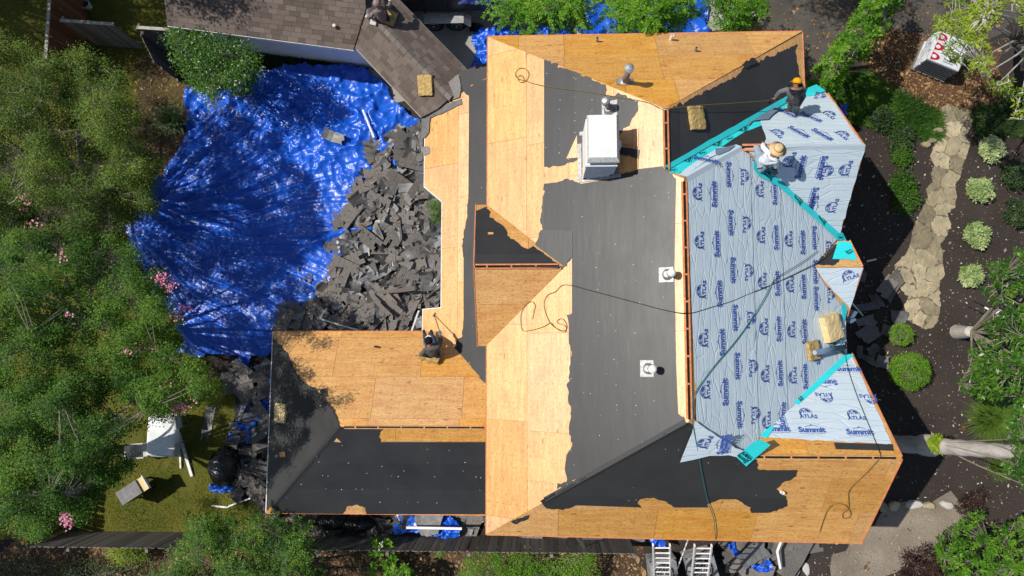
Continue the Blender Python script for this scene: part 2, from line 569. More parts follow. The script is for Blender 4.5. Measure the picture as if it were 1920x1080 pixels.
    m['lbright'] = mat_leaf('bright_leaves', (.035, .12, .006), (.11, .28, .014), (.27, .44, .035), .4)
    m['lyellow'] = mat_leaf('yellow_green_leaves', (.11, .20, .012), (.25, .37, .022), (.44, .52, .06), .45)
    m['lbox'] = mat_leaf('boxwood_leaves', (.055, .15, .006), (.13, .30, .010), (.22, .42, .02), .3)
    m['lhosta'] = mat_leaf('variegated_leaves', (.16, .25, .075), (.34, .44, .17), (.62, .66, .38), .3)
    m['ldark'] = mat_leaf('dark_leaves', (.014, .034, .009), (.032, .07, .016), (.075, .13, .03), .25)  # darkest of the green leaf tones
    m['lplum'] = mat_leaf('plum_leaves', (.014, .007, .007), (.035, .015, .013), (.08, .035, .028), .2)
    m['lneedle'] = mat_leaf('spiky_leaves', (.05, .11, .012), (.12, .22, .03), (.25, .36, .07), .3)
    m['pink'] = mat_leaf('pink_petals', (.52, .10, .22), (.72, .22, .36), (.85, .46, .55), .3)
    m['whitef'] = mat_leaf('white_petals', (.6, .6, .5), (.75, .75, .68), (.85, .85, .8), .3)
    m['bark'] = pm('grey_bark', (.50, .465, .42), (.34, .31, .275), 4, .95, .6, 18, .1, stretch=(1, 1, .4), bdist=.03)
    m['barkd'] = pm('brown_bark', (.12, .095, .075), (.07, .055, .045), 6, .95, .6, 18, .1)
    m['twig'] = pm('pale_twigs', (.30, .27, .21), (.19, .165, .125), 6, .9, .2, 20, .1)
    m['skin'] = pm('skin', (.30, .145, .085), (.26, .12, .07), 9, .55, .1, 60, .35)
    m['hair'] = pm('dark_hair', (.010, .008, .007), None, 30, .6, .5, 90)
    m['cement'] = pm('pale_cement', (.50, .48, .44), (.40, .38, .34), 3, .9, .3, 30, .1)
materials()
# ================================================================== GROUND
def sheet(name, px, z, mat, amp=.12, step=.35, kind='structure', seed=1):
    pts = [at(u, v, z) for u, v in px]
    q = rough_edge([(p.x, p.y) for p in pts], amp, step, seed)
    if area2(q) < 0: q = q[::-1]
    o = mk(name, [(x, y, z) for x, y in q], [tuple(range(len(q)))], mat)
    return tag(o, kind=kind)

gr = mk('ground', [(-70, -60, 0), (70, -60, 0), (70, 60, 0), (-70, 60, 0)], [(0, 1, 2, 3)], MAT['ground'])
tag(gr, kind='structure')
sheet('lawn', [(-60, 560), (60, 470), (340, 640), (420, 700), (520, 720), (520, 960), (480, 1003), (-60, 1010)], .004, MAT['turf'], seed=3)
sheet('side_lawn', [(-80, -60), (330, -60), (330, 60), (345, 160), (330, 240), (240, 300), (100, 300), (-80, 240)], .004, MAT['turf'], seed=4)
sheet('leaf_litter_ground', [(-60, 1026), (1210, 1026), (1210, 1150), (-60, 1150)], .004, MAT['litter'], seed=5)
sheet('leaf_litter_bed', [(270, 110), (352, 100), (360, 330), (300, 420), (250, 400), (230, 260)], .008, MAT['litter'], seed=6)
sheet('driveway', [(735, -80), (1420, -80), (1420, 40), (1320, 62), (930, 80), (925, 150), (860, 165), (700, 200), (690, 130), (735, 60)], .004, MAT['concrete'], .02, .8, seed=7)
sheet('dirt_drive', [(1420, -80), (1990, -80), (1990, 40), (1790, 70), (1640, 90), (1500, 150), (1420, 120)], .004, MAT['asphalt'], seed=8)
sheet('pine_straw_bed', [(1600, 70), (1700, 60), (1850, 80), (1880, 150), (1850, 215), (1780, 215), (1700, 190), (1640, 150)], .008, MAT['straw'], seed=9)
sheet('sandy_path', [(1560, 1040), (1640, 985), (1690, 942), (1800, 942), (1830, 960), (1800, 1000), (1720, 1040), (1640, 1090), (1560, 1100)], .008, MAT['sand'], seed=10)

# ================================================================== HOUSE
house = T('house', 'large house with stripped plywood roof, black felt and grey printed underlayment', 'house', (3, 1.5, 0))
ZE = 4.15
KW, KS, KE = .545, .807, .557
pW = Plane((-1.36, 0, ZE), KW, 0)
pS = Plane((0, -4.8, ZE), 0, KS)
pE = Plane((3.32, 0, 6.70), -KE, 0)
pN = Plane((0, 3.81, 6.70), 0, -.885)         # north side of main block and of the upper gable wing
pU = Plane((2.97, 0, 6.51), -.571, 0)         # east side of the north wing
pH = Plane((0, 8.45, ZE), 0, -.805)           # north hip
pGS = Plane((0, 4.77, 5.85), 0, .9)           # upper gable, south side
pSN = Plane((0, -2.52, 5.99), 0, -.80)        # lower gable, north side
pMN = Plane((0, 2.0, 4.68), 0, -.5)           # small gable over the entry
pMS = Plane((0, 2.0, 4.68), 0, .5)
pDN = Plane((0, 1.99, 5.26), 0, -.62)         # west dormer
pDS = Plane((0, 1.99, 5.26), 0, .57)
pL = Plane((-2.78, 0, 2.70), .545, 0)         # low roof along the west wall
pQN = Plane((0, .43, 2.70), 0, -.52)          # south-west wing
pQS = Plane((0, -4.66, 2.70), 0, .52)
pQW = Plane((-7.65, 0, 2.70), .55, 0)
QR = (0.43 - 4.66) / 2
QZ = 2.70 + .52 * (0.43 - QR)
QX = -7.65 + (QZ - 2.7) / .55

PL = {
 'W': (pW, [(-1.36, -4.8), (-1.36, 8.45), (2.97, 5.52), (2.97, 4.025), (3.32, 3.81), (3.32, -1.64)]),
 'S': (pS, [(-1.36, -4.8), (8.13, -4.95), (8.24, -2.52), (4.595, -2.52), (3.32, -1.64)]),
 'E': (pE, [(3.32, 3.81), (3.32, -1.64), (4.595, -2.52), (7.9, -.22), (7.9, 2.9), (4.846, 4.77)]),
 'N': (pN, [(3.32, 3.81), (2.97, 4.025), (7.1, 6.69), (7.72, 6.70), (7.78, 4.77), (4.846, 4.77)]),
 'U': (pU, [(2.97, 5.52), (2.97, 4.025), (7.1, 6.69), (7.1, 8.4)]),
 'H': (pH, [(2.97, 5.52), (7.1, 8.43), (-1.36, 8.45)]),
 'GS': (pGS, [(4.846, 4.77), (7.78, 4.77), (7.82, 2.9)]),
 'SN': (pSN, [(4.595, -2.52), (8.24, -2.52), (8.06, -.2), (7.9, -.22)]),
 'MN': (pMN, [(6.98, 2.0), (8.17, 2.0), (8.04, 2.72), (7.75, 2.72)]),
 'MS': (pMS, [(6.98, 2.0), (8.17, 2.0), (8.0, .8), (7.9, .8)]),
 'DN': (pDN, [(.68, 1.99), (-1.6, 1.99), (-1.66, 3.78), (-1.36, 3.78)]),
 'DS': (pDS, [(.68, 1.99), (-1.6, 1.99), (-1.6, .02), (-1.36, .02)]),
 'L': (pL, [(-3.36, 6.75), (-3.36, 4.72), (-2.78, 4.2), (-2.78, 1.1), (-3.36, 1.07), (-3.36, .43), (-2.78, .43), (-1.2, -1.22), (-1.2, 7.6), (-1.9, 7.45)]),
 'QN': (pQN, [(-7.65, .43), (QX, QR), (-1.2, QR), (-1.2, -1.22), (-2.78, .43)]),
 'QS': (pQS, [(-7.7, -4.66), (QX, QR), (-1.2, QR), (-1.2, -4.66)]),
 'QW': (pQW, [(-7.65, .43), (QX, QR), (-7.7, -4.66)]),
}
FACE = {'W': 'west', 'S': 'south', 'E': 'east', 'N': 'north', 'U': 'east', 'H': 'north'}
DECK = {}
def loc2(pl, xy):
    return pl.uv(pl.p(*xy))
for k, (pl, xy) in PL.items():
    q = [pl.p(*p) for p in xy]
    if area2([(p.x, p.y) for p in q]) < 0: q = q[::-1]
    DECK[k] = MB().prism(q, Vector((0, 0, -.06))).build('roof_deck', MAT['deck'], house)

# ---- felt outlines surveyed on each slope
FELT = {
 'W': [
  [(1021, 112), (1076, 134), (1137, 160), (1137, 180), (1152, 182), (1160, 174), (1197, 190), (1197, 208), (1186, 222), (1181, 236), (1170, 241), (1160, 262), (1158, 318), (1105, 335), (1083, 300), (1078, 303), (1050, 312), (1021, 313)],
  [(1020, 345), (1045, 342), (1065, 335), (1090, 345), (1130, 338), (1170, 326), (1200, 317), (1243, 312), (1268, 335), (1265, 500), (1268, 680), (1272, 775), (1286, 789), (1250, 806), (1150, 862), (1060, 912), (1045, 917), (1046, 906), (1063, 903), (1060, 880), (1063, 853), (1073, 837), (1067, 803), (1072, 770), (1067, 757), (1063, 720), (1068, 693), (1073, 660), (1067, 643), (1067, 607), (1063, 590), (1073, 587), (1073, 484), (1053, 507), (1003, 461), (1015, 447), (1018, 430), (1013, 412), (1017, 395)]],
 'S': [[(1012, 938), (1150, 868), (1290, 791), (1330, 810), (1400, 849), (1420, 853), (1420, 878), (1437, 880), (1495, 880), (1493, 891), (1480, 900), (1465, 905), (1455, 915), (1462, 922), (1474, 930), (1476, 948), (1460, 953), (1440, 960), (1408, 960), (1408, 950), (1380, 935), (1350, 935), (1325, 945), (1328, 950), (1268, 950), (1250, 940), (1225, 932), (1200, 935), (1195, 940), (1203, 950), (1080, 946), (1075, 948), (1055, 955), (1025, 952)],
       [(957, 976), (975, 970), (993, 964), (990, 972), (968, 982)]],
 'U': [[(1253, 205), (1380, 143), (1392, 128), (1410, 120), (1495, 84), (1490, 95), (1499, 150), (1502, 172), (1470, 192), (1360, 254), (1249, 313)]],
 'N': [[(1246, 313), (1350, 256), (1470, 196), (1525, 168), (1540, 250), (1420, 276), (1340, 277), (1284, 333)]],
 'MN': [[(1520, 497), (1566, 459), (1590, 459), (1596, 482), (1578, 486), (1560, 499)]],
 'DN': [[(893, 396), (913, 389), (918, 402), (925, 410), (945, 425), (955, 445), (975, 460), (990, 468), (1000, 462), (1052, 500), (1045, 503), (890, 499)]],
 'L': [[(917, 124), (862, 134), (866, 162), (872, 174), (880, 180), (880, 215), (879, 370), (877, 390), (876, 410), (870, 440), (868, 470), (870, 490), (870, 600), (868, 630), (850, 645), (857, 660), (868, 668), (872, 678), (885, 690), (905, 712), (912, 722), (930, 720), (930, 124)]],
 'QS': [[(506, 961), (640, 800), (722, 802), (712, 815), (712, 828), (912, 828), (912, 963), (687, 963), (685, 951), (670, 945), (650, 949), (643, 963)]],
 'QW': [[(513, 634), (540, 661), (556, 700), (570, 716), (590, 728), (608, 746), (625, 768), (637, 796), (600, 850), (501, 958)]],
 'SN': [[(1563, 831), (1673, 834), (1676, 846), (1567, 843)]],
}
FQ = {}
for k, L in FELT.items():
    pl = PL[k][0]
    FQ[k] = [rough_edge([pl.uv(pl.on(*p)) for p in poly], .016, .065, 40 + i, 'auto') for i, poly in enumerate(L)]

def covered(k, poly):
    c = (sum(p[0] for p in poly) / len(poly), sum(p[1] for p in poly) / len(poly))
    pts = list(poly) + [c] + [((p[0] * 2 + c[0]) / 3, (p[1] * 2 + c[1]) / 3) for p in poly]
    for f in FQ.get(k, []):
        if all(inside(np.array([p[0] + (c[0] - p[0]) * .03]), np.array([p[1] + (c[1] - p[1]) * .03]), f)[0] for p in pts): return True
    return False

def sheets(k, stag=0.0, rowoff=0.0, L=2.44, Wd=1.22, sliver=.04):
    pl, xy = PL[k]
    poly = [loc2(pl, p) for p in xy]
    if area2(poly) < 0: poly = poly[::-1]
    x0, x1 = min(p[0] for p in poly), max(p[0] for p in poly)
    y0, y1 = min(p[1] for p in poly), max(p[1] for p in poly)
    r = random.Random(k)
    j, y = 0, y0 + rowoff
    if rowoff > 0: y -= Wd
    while y < y1:
        x = x0 - L + stag + (j % 2) * L / 2 + r.uniform(-.15, .15)
        while x < x1:
            ln = L if r.random() < .8 else L * .5
            q = clip_rect(poly, x + .004, x + ln - .004, y + .004, y + Wd - .004)
            if len(q) >= 3 and abs(area2(q)) > sliver and not covered(k, q):
                slab('plywood_sheet', pl, q, .001 + r.uniform(0, .002), .012, MAT['ply'], DECK[k], tilt=r.uniform(0, .002))
            x += ln
        y += Wd; j += 1

for k, st, ro in (('W', .4, 0), ('S', .3, .0), ('H', .9, 0), ('DS', .2, 0), ('L', .5, 0), ('QN', .7, .2), ('QS', .2, 0), ('DN', .3, 0), ('SN', .4, 0), ('MN', 0, 0), ('U', .6, .3), ('N', .3, 0)):
    sheets(k, st, ro)

def felt(k, width=.88):
    pl, xy = PL[k]
    y0 = min(loc2(pl, p)[1] for p in xy)
    for poly in FQ[k]:
        a, b = min(p[1] for p in poly), max(p[1] for p in poly)
        j = int((a - y0) / width)
        while y0 + j * width < b:
            q = clip_rect(poly, -99, 99, y0 + j * width - .03, y0 + (j + 1) * width)
            if len(q) >= 3 and abs(area2(q)) > .01:
                slab('felt_strip', pl, q, .017 + .0004 * (j % 2), .003, MAT['felt'], DECK[k], tilt=.007)
            j += 1
for k in FELT: felt(k)

# loose torn felt scraps and lifted edges
def scrap_on(pl, px, parent, mat='felt', lift=.03, name='felt_scrap', tilt=.03, amp=.01):
    q = rough_edge([pl.uv(pl.on(*p)) for p in px], amp, .08, int(px[0][0]))
    return slab(name, pl, q, lift, .004, MAT[mat], parent, tilt)
scrap_on(pW, [(1016, 432), (1074, 433), (1074, 482), (1054, 505), (1005, 462)], DECK['W'], lift=.028)
scrap_on(pL, [(893, 708), (902, 706), (911, 714), (904, 727), (896, 722)], DECK['L'])
scrap_on(pW, [(1160, 275), (1200, 281), (1198, 300), (1180, 292), (1161, 290)], DECK['W'])
scrap_on(pU, [(1388, 123), (1408, 110), (1416, 118), (1396, 130)], DECK['U'], lift=.06)
scrap_on(pL, [(793, 276), (805, 275), (807, 288), (796, 292)], DECK['L'], 'scrap')
scrap_on(pQN, [(600, 733), (612, 730), (616, 745), (604, 742)], DECK['QN'])
# bare patches where the felt is torn through
for pl, k, px in ((pDN, 'DN', [(915, 437), (925, 437), (925, 441), (915, 441)]), (pQW, 'QW', [(525, 848), (535, 846), (537, 856), (526, 857)]), (pQS, 'QS', [(627, 827), (632, 820), (640, 828)])):
    slab('plywood_patch', pl, [pl.uv(pl.on(*p)) for p in px], .030, .003, MAT['ply'], DECK[k])

# felt hip cap on the south-west hip
def capstrip(a, b, pa, pb, w, lift, mat, name, parent):
    a, b = Vector(a), Vector(b)
    d = (b - a).normalized()
    sa = pa.n.cross(d).normalized(); sb = pb.n.cross(d).normalized()
    if sa.dot(Vector((pa.n.x, pa.n.y, 0))) < 0: sa = -sa
    if sb.dot(Vector((pb.n.x, pb.n.y, 0))) < 0: sb = -sb
    u = Vector((0, 0, 1)) * lift
    P = [a + u + sa * w - Vector((0, 0, lift * .4)), a + u * 1.3, a + u + sb * w - Vector((0, 0, lift * .4)), b + u + sa * w - Vector((0, 0, lift * .4)), b + u * 1.3, b + u + sb * w - Vector((0, 0, lift * .4))]
    f = [(0, 1, 4, 3), (1, 2, 5, 4)]
    return mk(name, P, f, mat, parent)
capstrip(pW.p(.15, -3.775), pW.p(3.25, -1.69), pW, pS, .10, .045, MAT['felt'], 'felt_hip_cap', house)
capstrip(pQW.p(-7.5, -4.5), (QX, QR, QZ), pQW, pQS, .10, .04, MAT['felt'], 'felt_hip_cap', house)

# ---- edge boards
def fascia(a, b, mat, h=.13, out=(0, 0), name='fascia_board'):
    a, b = Vector(a), Vector(b)
    o = Vector((out[0], out[1], 0)) * .014
    return MB().bar(a + o + Vector((0, 0, -h / 2 + .02)), b + o + Vector((0, 0, -h / 2 + .02)), .024, h).build(name, MAT[mat], house)
m = 'redwood'
fascia(pW.p(-1.36, -4.8), pW.p(-1.36, 8.45), m, out=(-1, 0))
fascia(pS.p(-1.36, -4.8), pS.p(8.13, -4.95), m, out=(0, -1))
fascia(pS.p(8.13, -4.95), pS.p(8.24, -2.52), m, out=(1, 0))
fascia(pSN.p(8.24, -2.52), pSN.p(8.06, -.2), m, out=(1, 0))
fascia(pE.p(7.9, -.2), pE.p(7.9, .8), 'trim', out=(1, 0))
fascia(pMS.p(8.17, 2), pMS.p(8, .8), m, out=(1, 0))
fascia(pMN.p(8.17, 2), pMN.p(8.04, 2.72), m, out=(1, 0))
fascia(pGS.p(7.78, 4.77), pGS.p(7.82, 2.9), m, out=(1, 0))
fascia(pN.p(7.78, 4.77), pN.p(7.72, 6.7), m, out=(1, 0))
fascia(pN.p(7.1, 6.7), pN.p(7.72, 6.7), m, out=(0, 1))
fascia(pU.p(7.1, 6.69), pU.p(7.1, 8.42), m, out=(1, 0))
fascia(pH.p(-1.36, 8.45), pH.p(7.1, 8.43), m, out=(0, 1))
fascia(pDN.p(-1.6, 1.99), pDN.p(-1.66, 3.78), m, out=(-1, 0))
fascia(pDS.p(-1.6, 1.99), pDS.p(-1.6, .02), m, out=(-1, 0))
for a, b, o in (((-3.36, 6.75), (-3.36, 4.72), (-1, 0)), ((-3.36, 4.72), (-2.78, 4.2), (-.7, -.7)), ((-2.78, 4.2), (-2.78, 1.1), (-1, 0)), ((-2.78, 1.1), (-3.36, 1.07), (0, 1)), ((-3.36, 1.07), (-3.36, .43), (-1, 0))):
    fascia(pL.p(*a), pL.p(*b), 'trim', .12, o, 'drip_edge')
fascia(pL.p(-1.9, 7.45), pL.p(-1.2, 7.6), m, .1, (0, 1))
fascia(pQN.p(-7.65, .43), pQN.p(-3.36, .43), m, .12, (0, 1))
fascia(pQW.p(-7.65, .43), pQW.p(-7.7, -4.66), 'trim', .1, (-1, 0))
fascia(pQS.p(-7.7, -4.66), pQS.p(-1.3, -4.66), m, .12, (0, -1))
# south downspout of the wing
MB().tube([(-4.0, -4.74, 2.55), (-4.0, -4.95, 2.2), (-4.0, -4.95, .1)], .035, 6).build('downspout', MAT['trim'], house)

# ---- walls and openings
def wall(foot, z0, z1, mat='siding'):
    if area2(foot) < 0: foot = foot[::-1]
    return MB().prism([Vector((x, y, z1)) for x, y in foot], Vector((0, 0, z0 - z1))).build('wall', MAT[mat], house)
wm = wall([(-1.1, -4.5), (7.75, -4.55), (7.75, -.4), (7.5, -.4), (7.5, 6.35), (6.8, 6.4), (6.8, 8.1), (-1.1, 8.1)], 0, 4.08)
wall([(-2.5, .5), (-1.11, .5), (-1.11, 7.0), (-3.0, 6.4), (-3.0, 4.75), (-2.5, 4.3)], 0, 2.5)
wall([(-7.35, -4.35), (-1.11, -4.35), (-1.11, .13), (-7.35, .13)], 0, 2.62)
def gable(x, y0, y1, yr, z0, z1, t=.12):
    MB().prism([Vector((x, y0, z0)), Vector((x, y1, z0)), Vector((x, yr, z1))], Vector((-t, 0, 0))).build('gable_wall', MAT['siding'], house)
gable(7.6, 2.95, 6.5, 4.77, 4.08, 5.6); gable(7.9, -4.7, -.4, -2.52, 4.08, 5.8); gable(7.8, 1.0, 3.0, 2.0, 4.08, 4.5); gable(-1.38, .3, 3.5, 1.99, 3.4, 5.05)
def window(c, w, h, axis):
    c = Vector(c)
    d = Vector((0, 1, 0)) if axis == 'x' else Vector((1, 0, 0))
    o = Vector((1, 0, 0)) if axis == 'x' else Vector((0, -1, 0))
    f = MB()
    for s in (-1, 1):
        f.bar(c + d * s * w / 2 - Vector((0, 0, h / 2)), c + d * s * w / 2 + Vector((0, 0, h / 2)), .08, .08)
        f.bar(c - d * w / 2 + Vector((0, 0, s * h / 2)), c + d * w / 2 + Vector((0, 0, s * h / 2)), .076, .076)
    fo = f.build('window', MAT['white'], house)
    p = MB(); p.bar(c - d * w / 2, c + d * w / 2, .03, h); p.build('pane', MAT['glass'], fo)
for y in (-3.4, -1.6): window((7.76, y, 1.5), 1.1, 1.5, 'x')
for y in (1.2, 3.4, 5.2): window((7.51, y, 1.5), .9, 1.6, 'x')
for x in (0.5, 3.0, 5.6): window((x, -4.54, 1.6), 1.1, 1.3, 'y')
for x in (-6.0, -2.6): window((x, -4.36, 1.4), 1.0, 1.2, 'y')

# ---- open ridges with their red battens
def ridge(a, b, pa, pb, w=.05, pale=True, bw=.05, bmat='redwood'):
    a, b = Vector(a), Vector(b)
    d = (b - a).normalized()
    up = Vector((0, 0, 1))
    side = d.cross(up).normalized()
    MB().bar(a + up * .006, b + up * .006, w * 1.2, .03).build('ridge_shade_bar', MAT['gap_shade'], house)  # solid black bar: shade of the open ridge painted in
    L = (b - a).length
    n = max(1, int(L / 2.4))
    for s, pl in ((1, None), (-1, None)):
        for i in range(n):
            p = a + d * (L * i / n + .01) + side * s * (w * .5 + .01 + bw / 2) + up * .008
            q = a + d * (L * (i + 1) / n - .01) + side * s * (w * .5 + .01 + bw / 2) + up * .008
            MB().bar(p, q, bw, .045).build('ridge_batten', MAT[bmat], house)
    for i in range(int(L / .61)):
        p = a + d * (.3 + .61 * i) + up * .004
        MB().bar(p - side * .05, p + side * .05, .04, .04).build('rafter_end', MAT['redwood'], house)
ridge(pW.p(3.32, 3.75), pW.p(3.32, -1.6), pW, pE, .04, True, .036)
ridge(pW.p(2.97, 5.48), pW.p(2.97, 4.06), pW, pU, .04, True, .036)
ridge(pS.p(4.85, -2.52), pS.p(8.1, -2.52), pS, pSN, .035, True, .024, 'deck')
ridge((QX + .1, QR, QZ), (-1.45, QR, QZ), pQN, pQS, .03, True, .022, 'deck')
ridge((-1.58, 1.99, 5.26), (.5, 1.99, 5.26), pDN, pDS, .04, True, .035)
ridge((4.9, 4.77, 5.85), (5.6, 4.77, 5.85), pN, pGS)

# thin pale strip of deck beside the main ridge, east side
slab('plywood_sheet', pE, [pE.uv(pE.on(u, v)) for u, v in ((1287, 340), (1297, 340), (1305, 560), (1310, 785), (1296, 788), (1290, 560))], .002, .012, MAT['ply'], DECK['E'])

# ================================================================== PRINTED UNDERLAYMENT
def text_geo(body, size, bold=.0, spacing=1.0):
    cu = bpy.data.curves.new('t', 'FONT')
    cu.body = body; cu.size = size; cu.offset = bold; cu.space_character = spacing
    cu.align_x = 'CENTER'; cu.align_y = 'CENTER'
    cu.resolution_u = 2; cu.fill_mode = 'FRONT'
    o = bpy.data.objects.new('t', cu)
    C.objects.link(o)
    bpy.context.view_layer.update()
    me = bpy.data.meshes.new_from_object(o.evaluated_get(bpy.context.evaluated_depsgraph_get()))
    v = [Vector(x.co) for x in me.vertices]; f = [tuple(p.vertices) for p in me.polygons]
    bpy.data.objects.remove(o); bpy.data.curves.remove(cu); bpy.data.meshes.remove(me)
    return v, f

def stroke(mb, pts, w):
    for a, b in zip(pts[:-1], pts[1:]):
        a, b = Vector((*a, 0)), Vector((*b, 0))
        d = (b - a).normalized(); s = Vector((-d.y, d.x, 0)) * w / 2
        mb.add([a - s, b - s, b + s, a + s], [(0, 1, 2, 3)])

def flat_mesh(mb, name, mat):
    me = bpy.data.meshes.new(name)
    me.from_pydata([tuple(v) for v in mb.v], [], mb.f)
    me.materials.append(MAT[mat]); me.update()
    return me

def arc(cx, cy, rx, ry, a0, a1, n=12):
    return [(cx + rx * math.cos(math.radians(a0 + (a1 - a0) * i / n)), cy + ry * math.sin(math.radians(a0 + (a1 - a0) * i / n))) for i in range(n + 1)]

def summit_mesh():
    mb = MB(); mb.add(*text_geo('Summit', .235, .011))
    stroke(mb, [(-.17, .085), (-.09, .125), (-.05, .115), (.02, .175), (.075, .125), (.11, .14), (.20, .09)], .013)
    stroke(mb, [(-.02, .12), (.02, .15), (.045, .125)], .010)
    stroke(mb, [(-.33, -.115), (-.20, -.115)], .012); stroke(mb, [(-.18, -.115), (.05, -.115)], .012); stroke(mb, [(.07, -.115), (.33, -.115)], .012)
    return flat_mesh(mb, 'printed_wordmark', 'ink')
def atlas_mesh():
    mb = MB()
    v, f = text_geo('ATLAS', .155, .006, 1.05)
    mb.add([Vector((p.x * 1.05 + .03, p.y - .095 - .35 * p.x * p.x, 0)) for p in v], f)
    R = .17
    stroke(mb, arc(-.02, .0, R, R, -25, 205, 22), .014)
    for k in (.35, .7): stroke(mb, arc(-.02, .0, R * k, R, 0, 180, 10), .007)
    stroke(mb, [(-.02, 0), (-.02, R)], .007)
    for h in (.045, .10): stroke(mb, [(-.02 - math.sqrt(R * R - h * h), h), (-.02 + math.sqrt(R * R - h * h), h)], .007)
    mb.add([Vector((x, y, 0)) for x, y in arc(-.02, 0, R, R, 150, 212, 8)] + [Vector((x, y, 0)) for x, y in reversed(arc(.01, -.01, R * .93, R * .93, 158, 205, 8))], [tuple(range(18))])
    for c, r, q in (((.03, .11), .045, 3), ((.075, .07), .035, 5), ((-.1, .10), .03, 8), ((-.07, .06), .022, 2)):
        rr = random.Random(q)
        pts = [Vector((c[0] + r * rr.uniform(.7, 1.25) * math.cos(a * .7), c[1] + r * rr.uniform(.6, 1.1) * math.sin(a * .7), 0)) for a in range(9)]
        mb.add(pts, [tuple(range(9))])
    return flat_mesh(mb, 'printed_globe', 'ink')
def storm_mesh():
    mb = MB()
    for body, y, s in (('Storm', .055, .15), ('Guard', -.06, .15)):
        v, f = text_geo(body, s, .006); mb.add([p + Vector((0, y, 0)) for p in v], f)
    stroke(mb, [(-.16, -.135), (.16, -.135)], .01)
    return flat_mesh(mb, 'printed_wordmark', 'inkb')
def shield_mesh():
    mb = MB(); v, f = text_geo('GAF', .10, .006); mb.add(v, f)
    stroke(mb, [(-.14, .10), (.14, .10), (.14, -.03), (.0, -.13), (-.14, -.03), (-.14, .10)], .010)
    return flat_mesh(mb, 'printed_emblem', 'inkb')
ME_S, ME_A, ME_T, ME_G = summit_mesh(), atlas_mesh(), storm_mesh(), shield_mesh()

def logo(me, pl, p, direction, lift, parent, scale=.86, name='printed_logo'):
    X = Vector(direction); X = (X - pl.n * X.dot(pl.n)).normalized()
    Y = pl.n.cross(X)
    M = Matrix((X, Y, pl.n)).transposed().to_4x4()
    M.translation = p + pl.n * lift
    o = bpy.data.objects.new(name, me)
    C.objects.link(o)
    o.matrix_world = M @ Matrix.Scale(scale, 4)
    o.parent = parent
    o.matrix_parent_inverse = Matrix.Translation(-root_of(parent))
    return o

SUMM = []       # (plane, polygon, object, top lift) of every laid strip, for the printing
def under(name, pl, q, lift, tilt=.008, amp=.008, thick=.003, mat='summit', keep=()):
    q = rough_edge(q, amp, .18, int(abs(q[0][0] * 100)), keep)
    o = slab(name, pl, q, lift, thick, MAT[mat], house, tilt)
    if mat == 'summit': SUMM.append((pl, q, o, lift + thick + tilt + .004))
    return o
def upx(pl, L): return [pl.uv(pl.on(*p)) if len(p) == 2 else pl.uv(Vector(p)) for p in L]

# east slope: three courses running along the ridge, upper laps lower
polyE = upx(pE, [(1287, 338), (1293, 527), (1300, 693), (1304, 789)]) + [loc2(pE, p) for p in ((4.5, -2.48), (4.7, -2.42), (7.86, -.24), (7.92, -.2), (7.92, .95), (7.3, 1.55), (6.98, 2.0), (7.86, 2.92), (4.9, 4.72), (4.75, 4.68))]
if area2(polyE) < 0: polyE = polyE[::-1]
sx = [pE.uv(pE.on(1287, 500))[1] + .3, pE.uv(pE.on(1410, 500))[1], pE.uv(pE.on(1465, 500))[1], -99]
for i in range(3):
    q = clip_rect(polyE, -99, 99, sx[i + 1] - .0, sx[i] + (.05 if i else 0))
    under('underlayment_strip', pE, q, .016 + .011 * (2 - i), .008, .006)
# wings and flaps
under('underlayment_strip', pN, upx(pN, [(1425, 229), (1470, 206), (1500, 190), (1546, 176), (1560, 192), (1618, 275), (1600, 276), (1500, 278), (1428, 281), (1436, 262)]), .034)
under('underlayment_strip', pGS, [loc2(pGS, p) for p in ((4.95, 4.775), (7.80, 4.775), (7.84, 2.92), (6.2, 4.0))], .034)
under('underlayment_strip', pSN, upx(pSN, [(1436, 802), (1427, 821), (1470, 823), (1565, 829), (1671, 833), (1596, 667), (1580, 671), (1510, 745)]), .034)
under('underlayment_strip', pMS, [loc2(pMS, p) for p in ((7.0, 2.0), (8.18, 2.0), (8.03, 1.0), (7.7, 1.3), (7.3, 1.65))], .036)
under('underlayment_flap', pS, upx(pS, [(1303, 786), (1290, 822), (1274, 861), (1300, 856), (1330, 849), (1365, 848), (1382, 852), (1400, 846), (1345, 815)]), .045, .05)
under('underlayment_flap', pN, upx(pN, [(1272, 331), (1286, 319), (1330, 291), (1345, 281), (1372, 279), (1330, 300), (1285, 334)]), .045, .02)
# folded-back loose ends
under('underlayment_fold', pN, upx(pN, [(1395, 224), (1412, 212), (1432, 205), (1436, 202), (1462, 211), (1446, 222), (1440, 229), (1426, 230), (1410, 232), (1403, 240), (1396, 233)]), .07, .05, .01, .006, 'undersheet')
under('underlayment_fold', pN, upx(pN, [(1340, 284), (1378, 277), (1365, 288), (1346, 295), (1341, 293)]), .06, .03, .01, .006, 'undersheet')

capstrip((3.36, 3.84, 6.68), (4.87, 4.785, 5.84), pN, pE, .15, .062, MAT['summit'], 'underlayment_hip_lap', house)
capstrip((5.75, 4.77, 5.85), (7.79, 4.77, 5.85), pN, pGS, .14, .062, MAT['summit'], 'underlayment_ridge_lap', house)
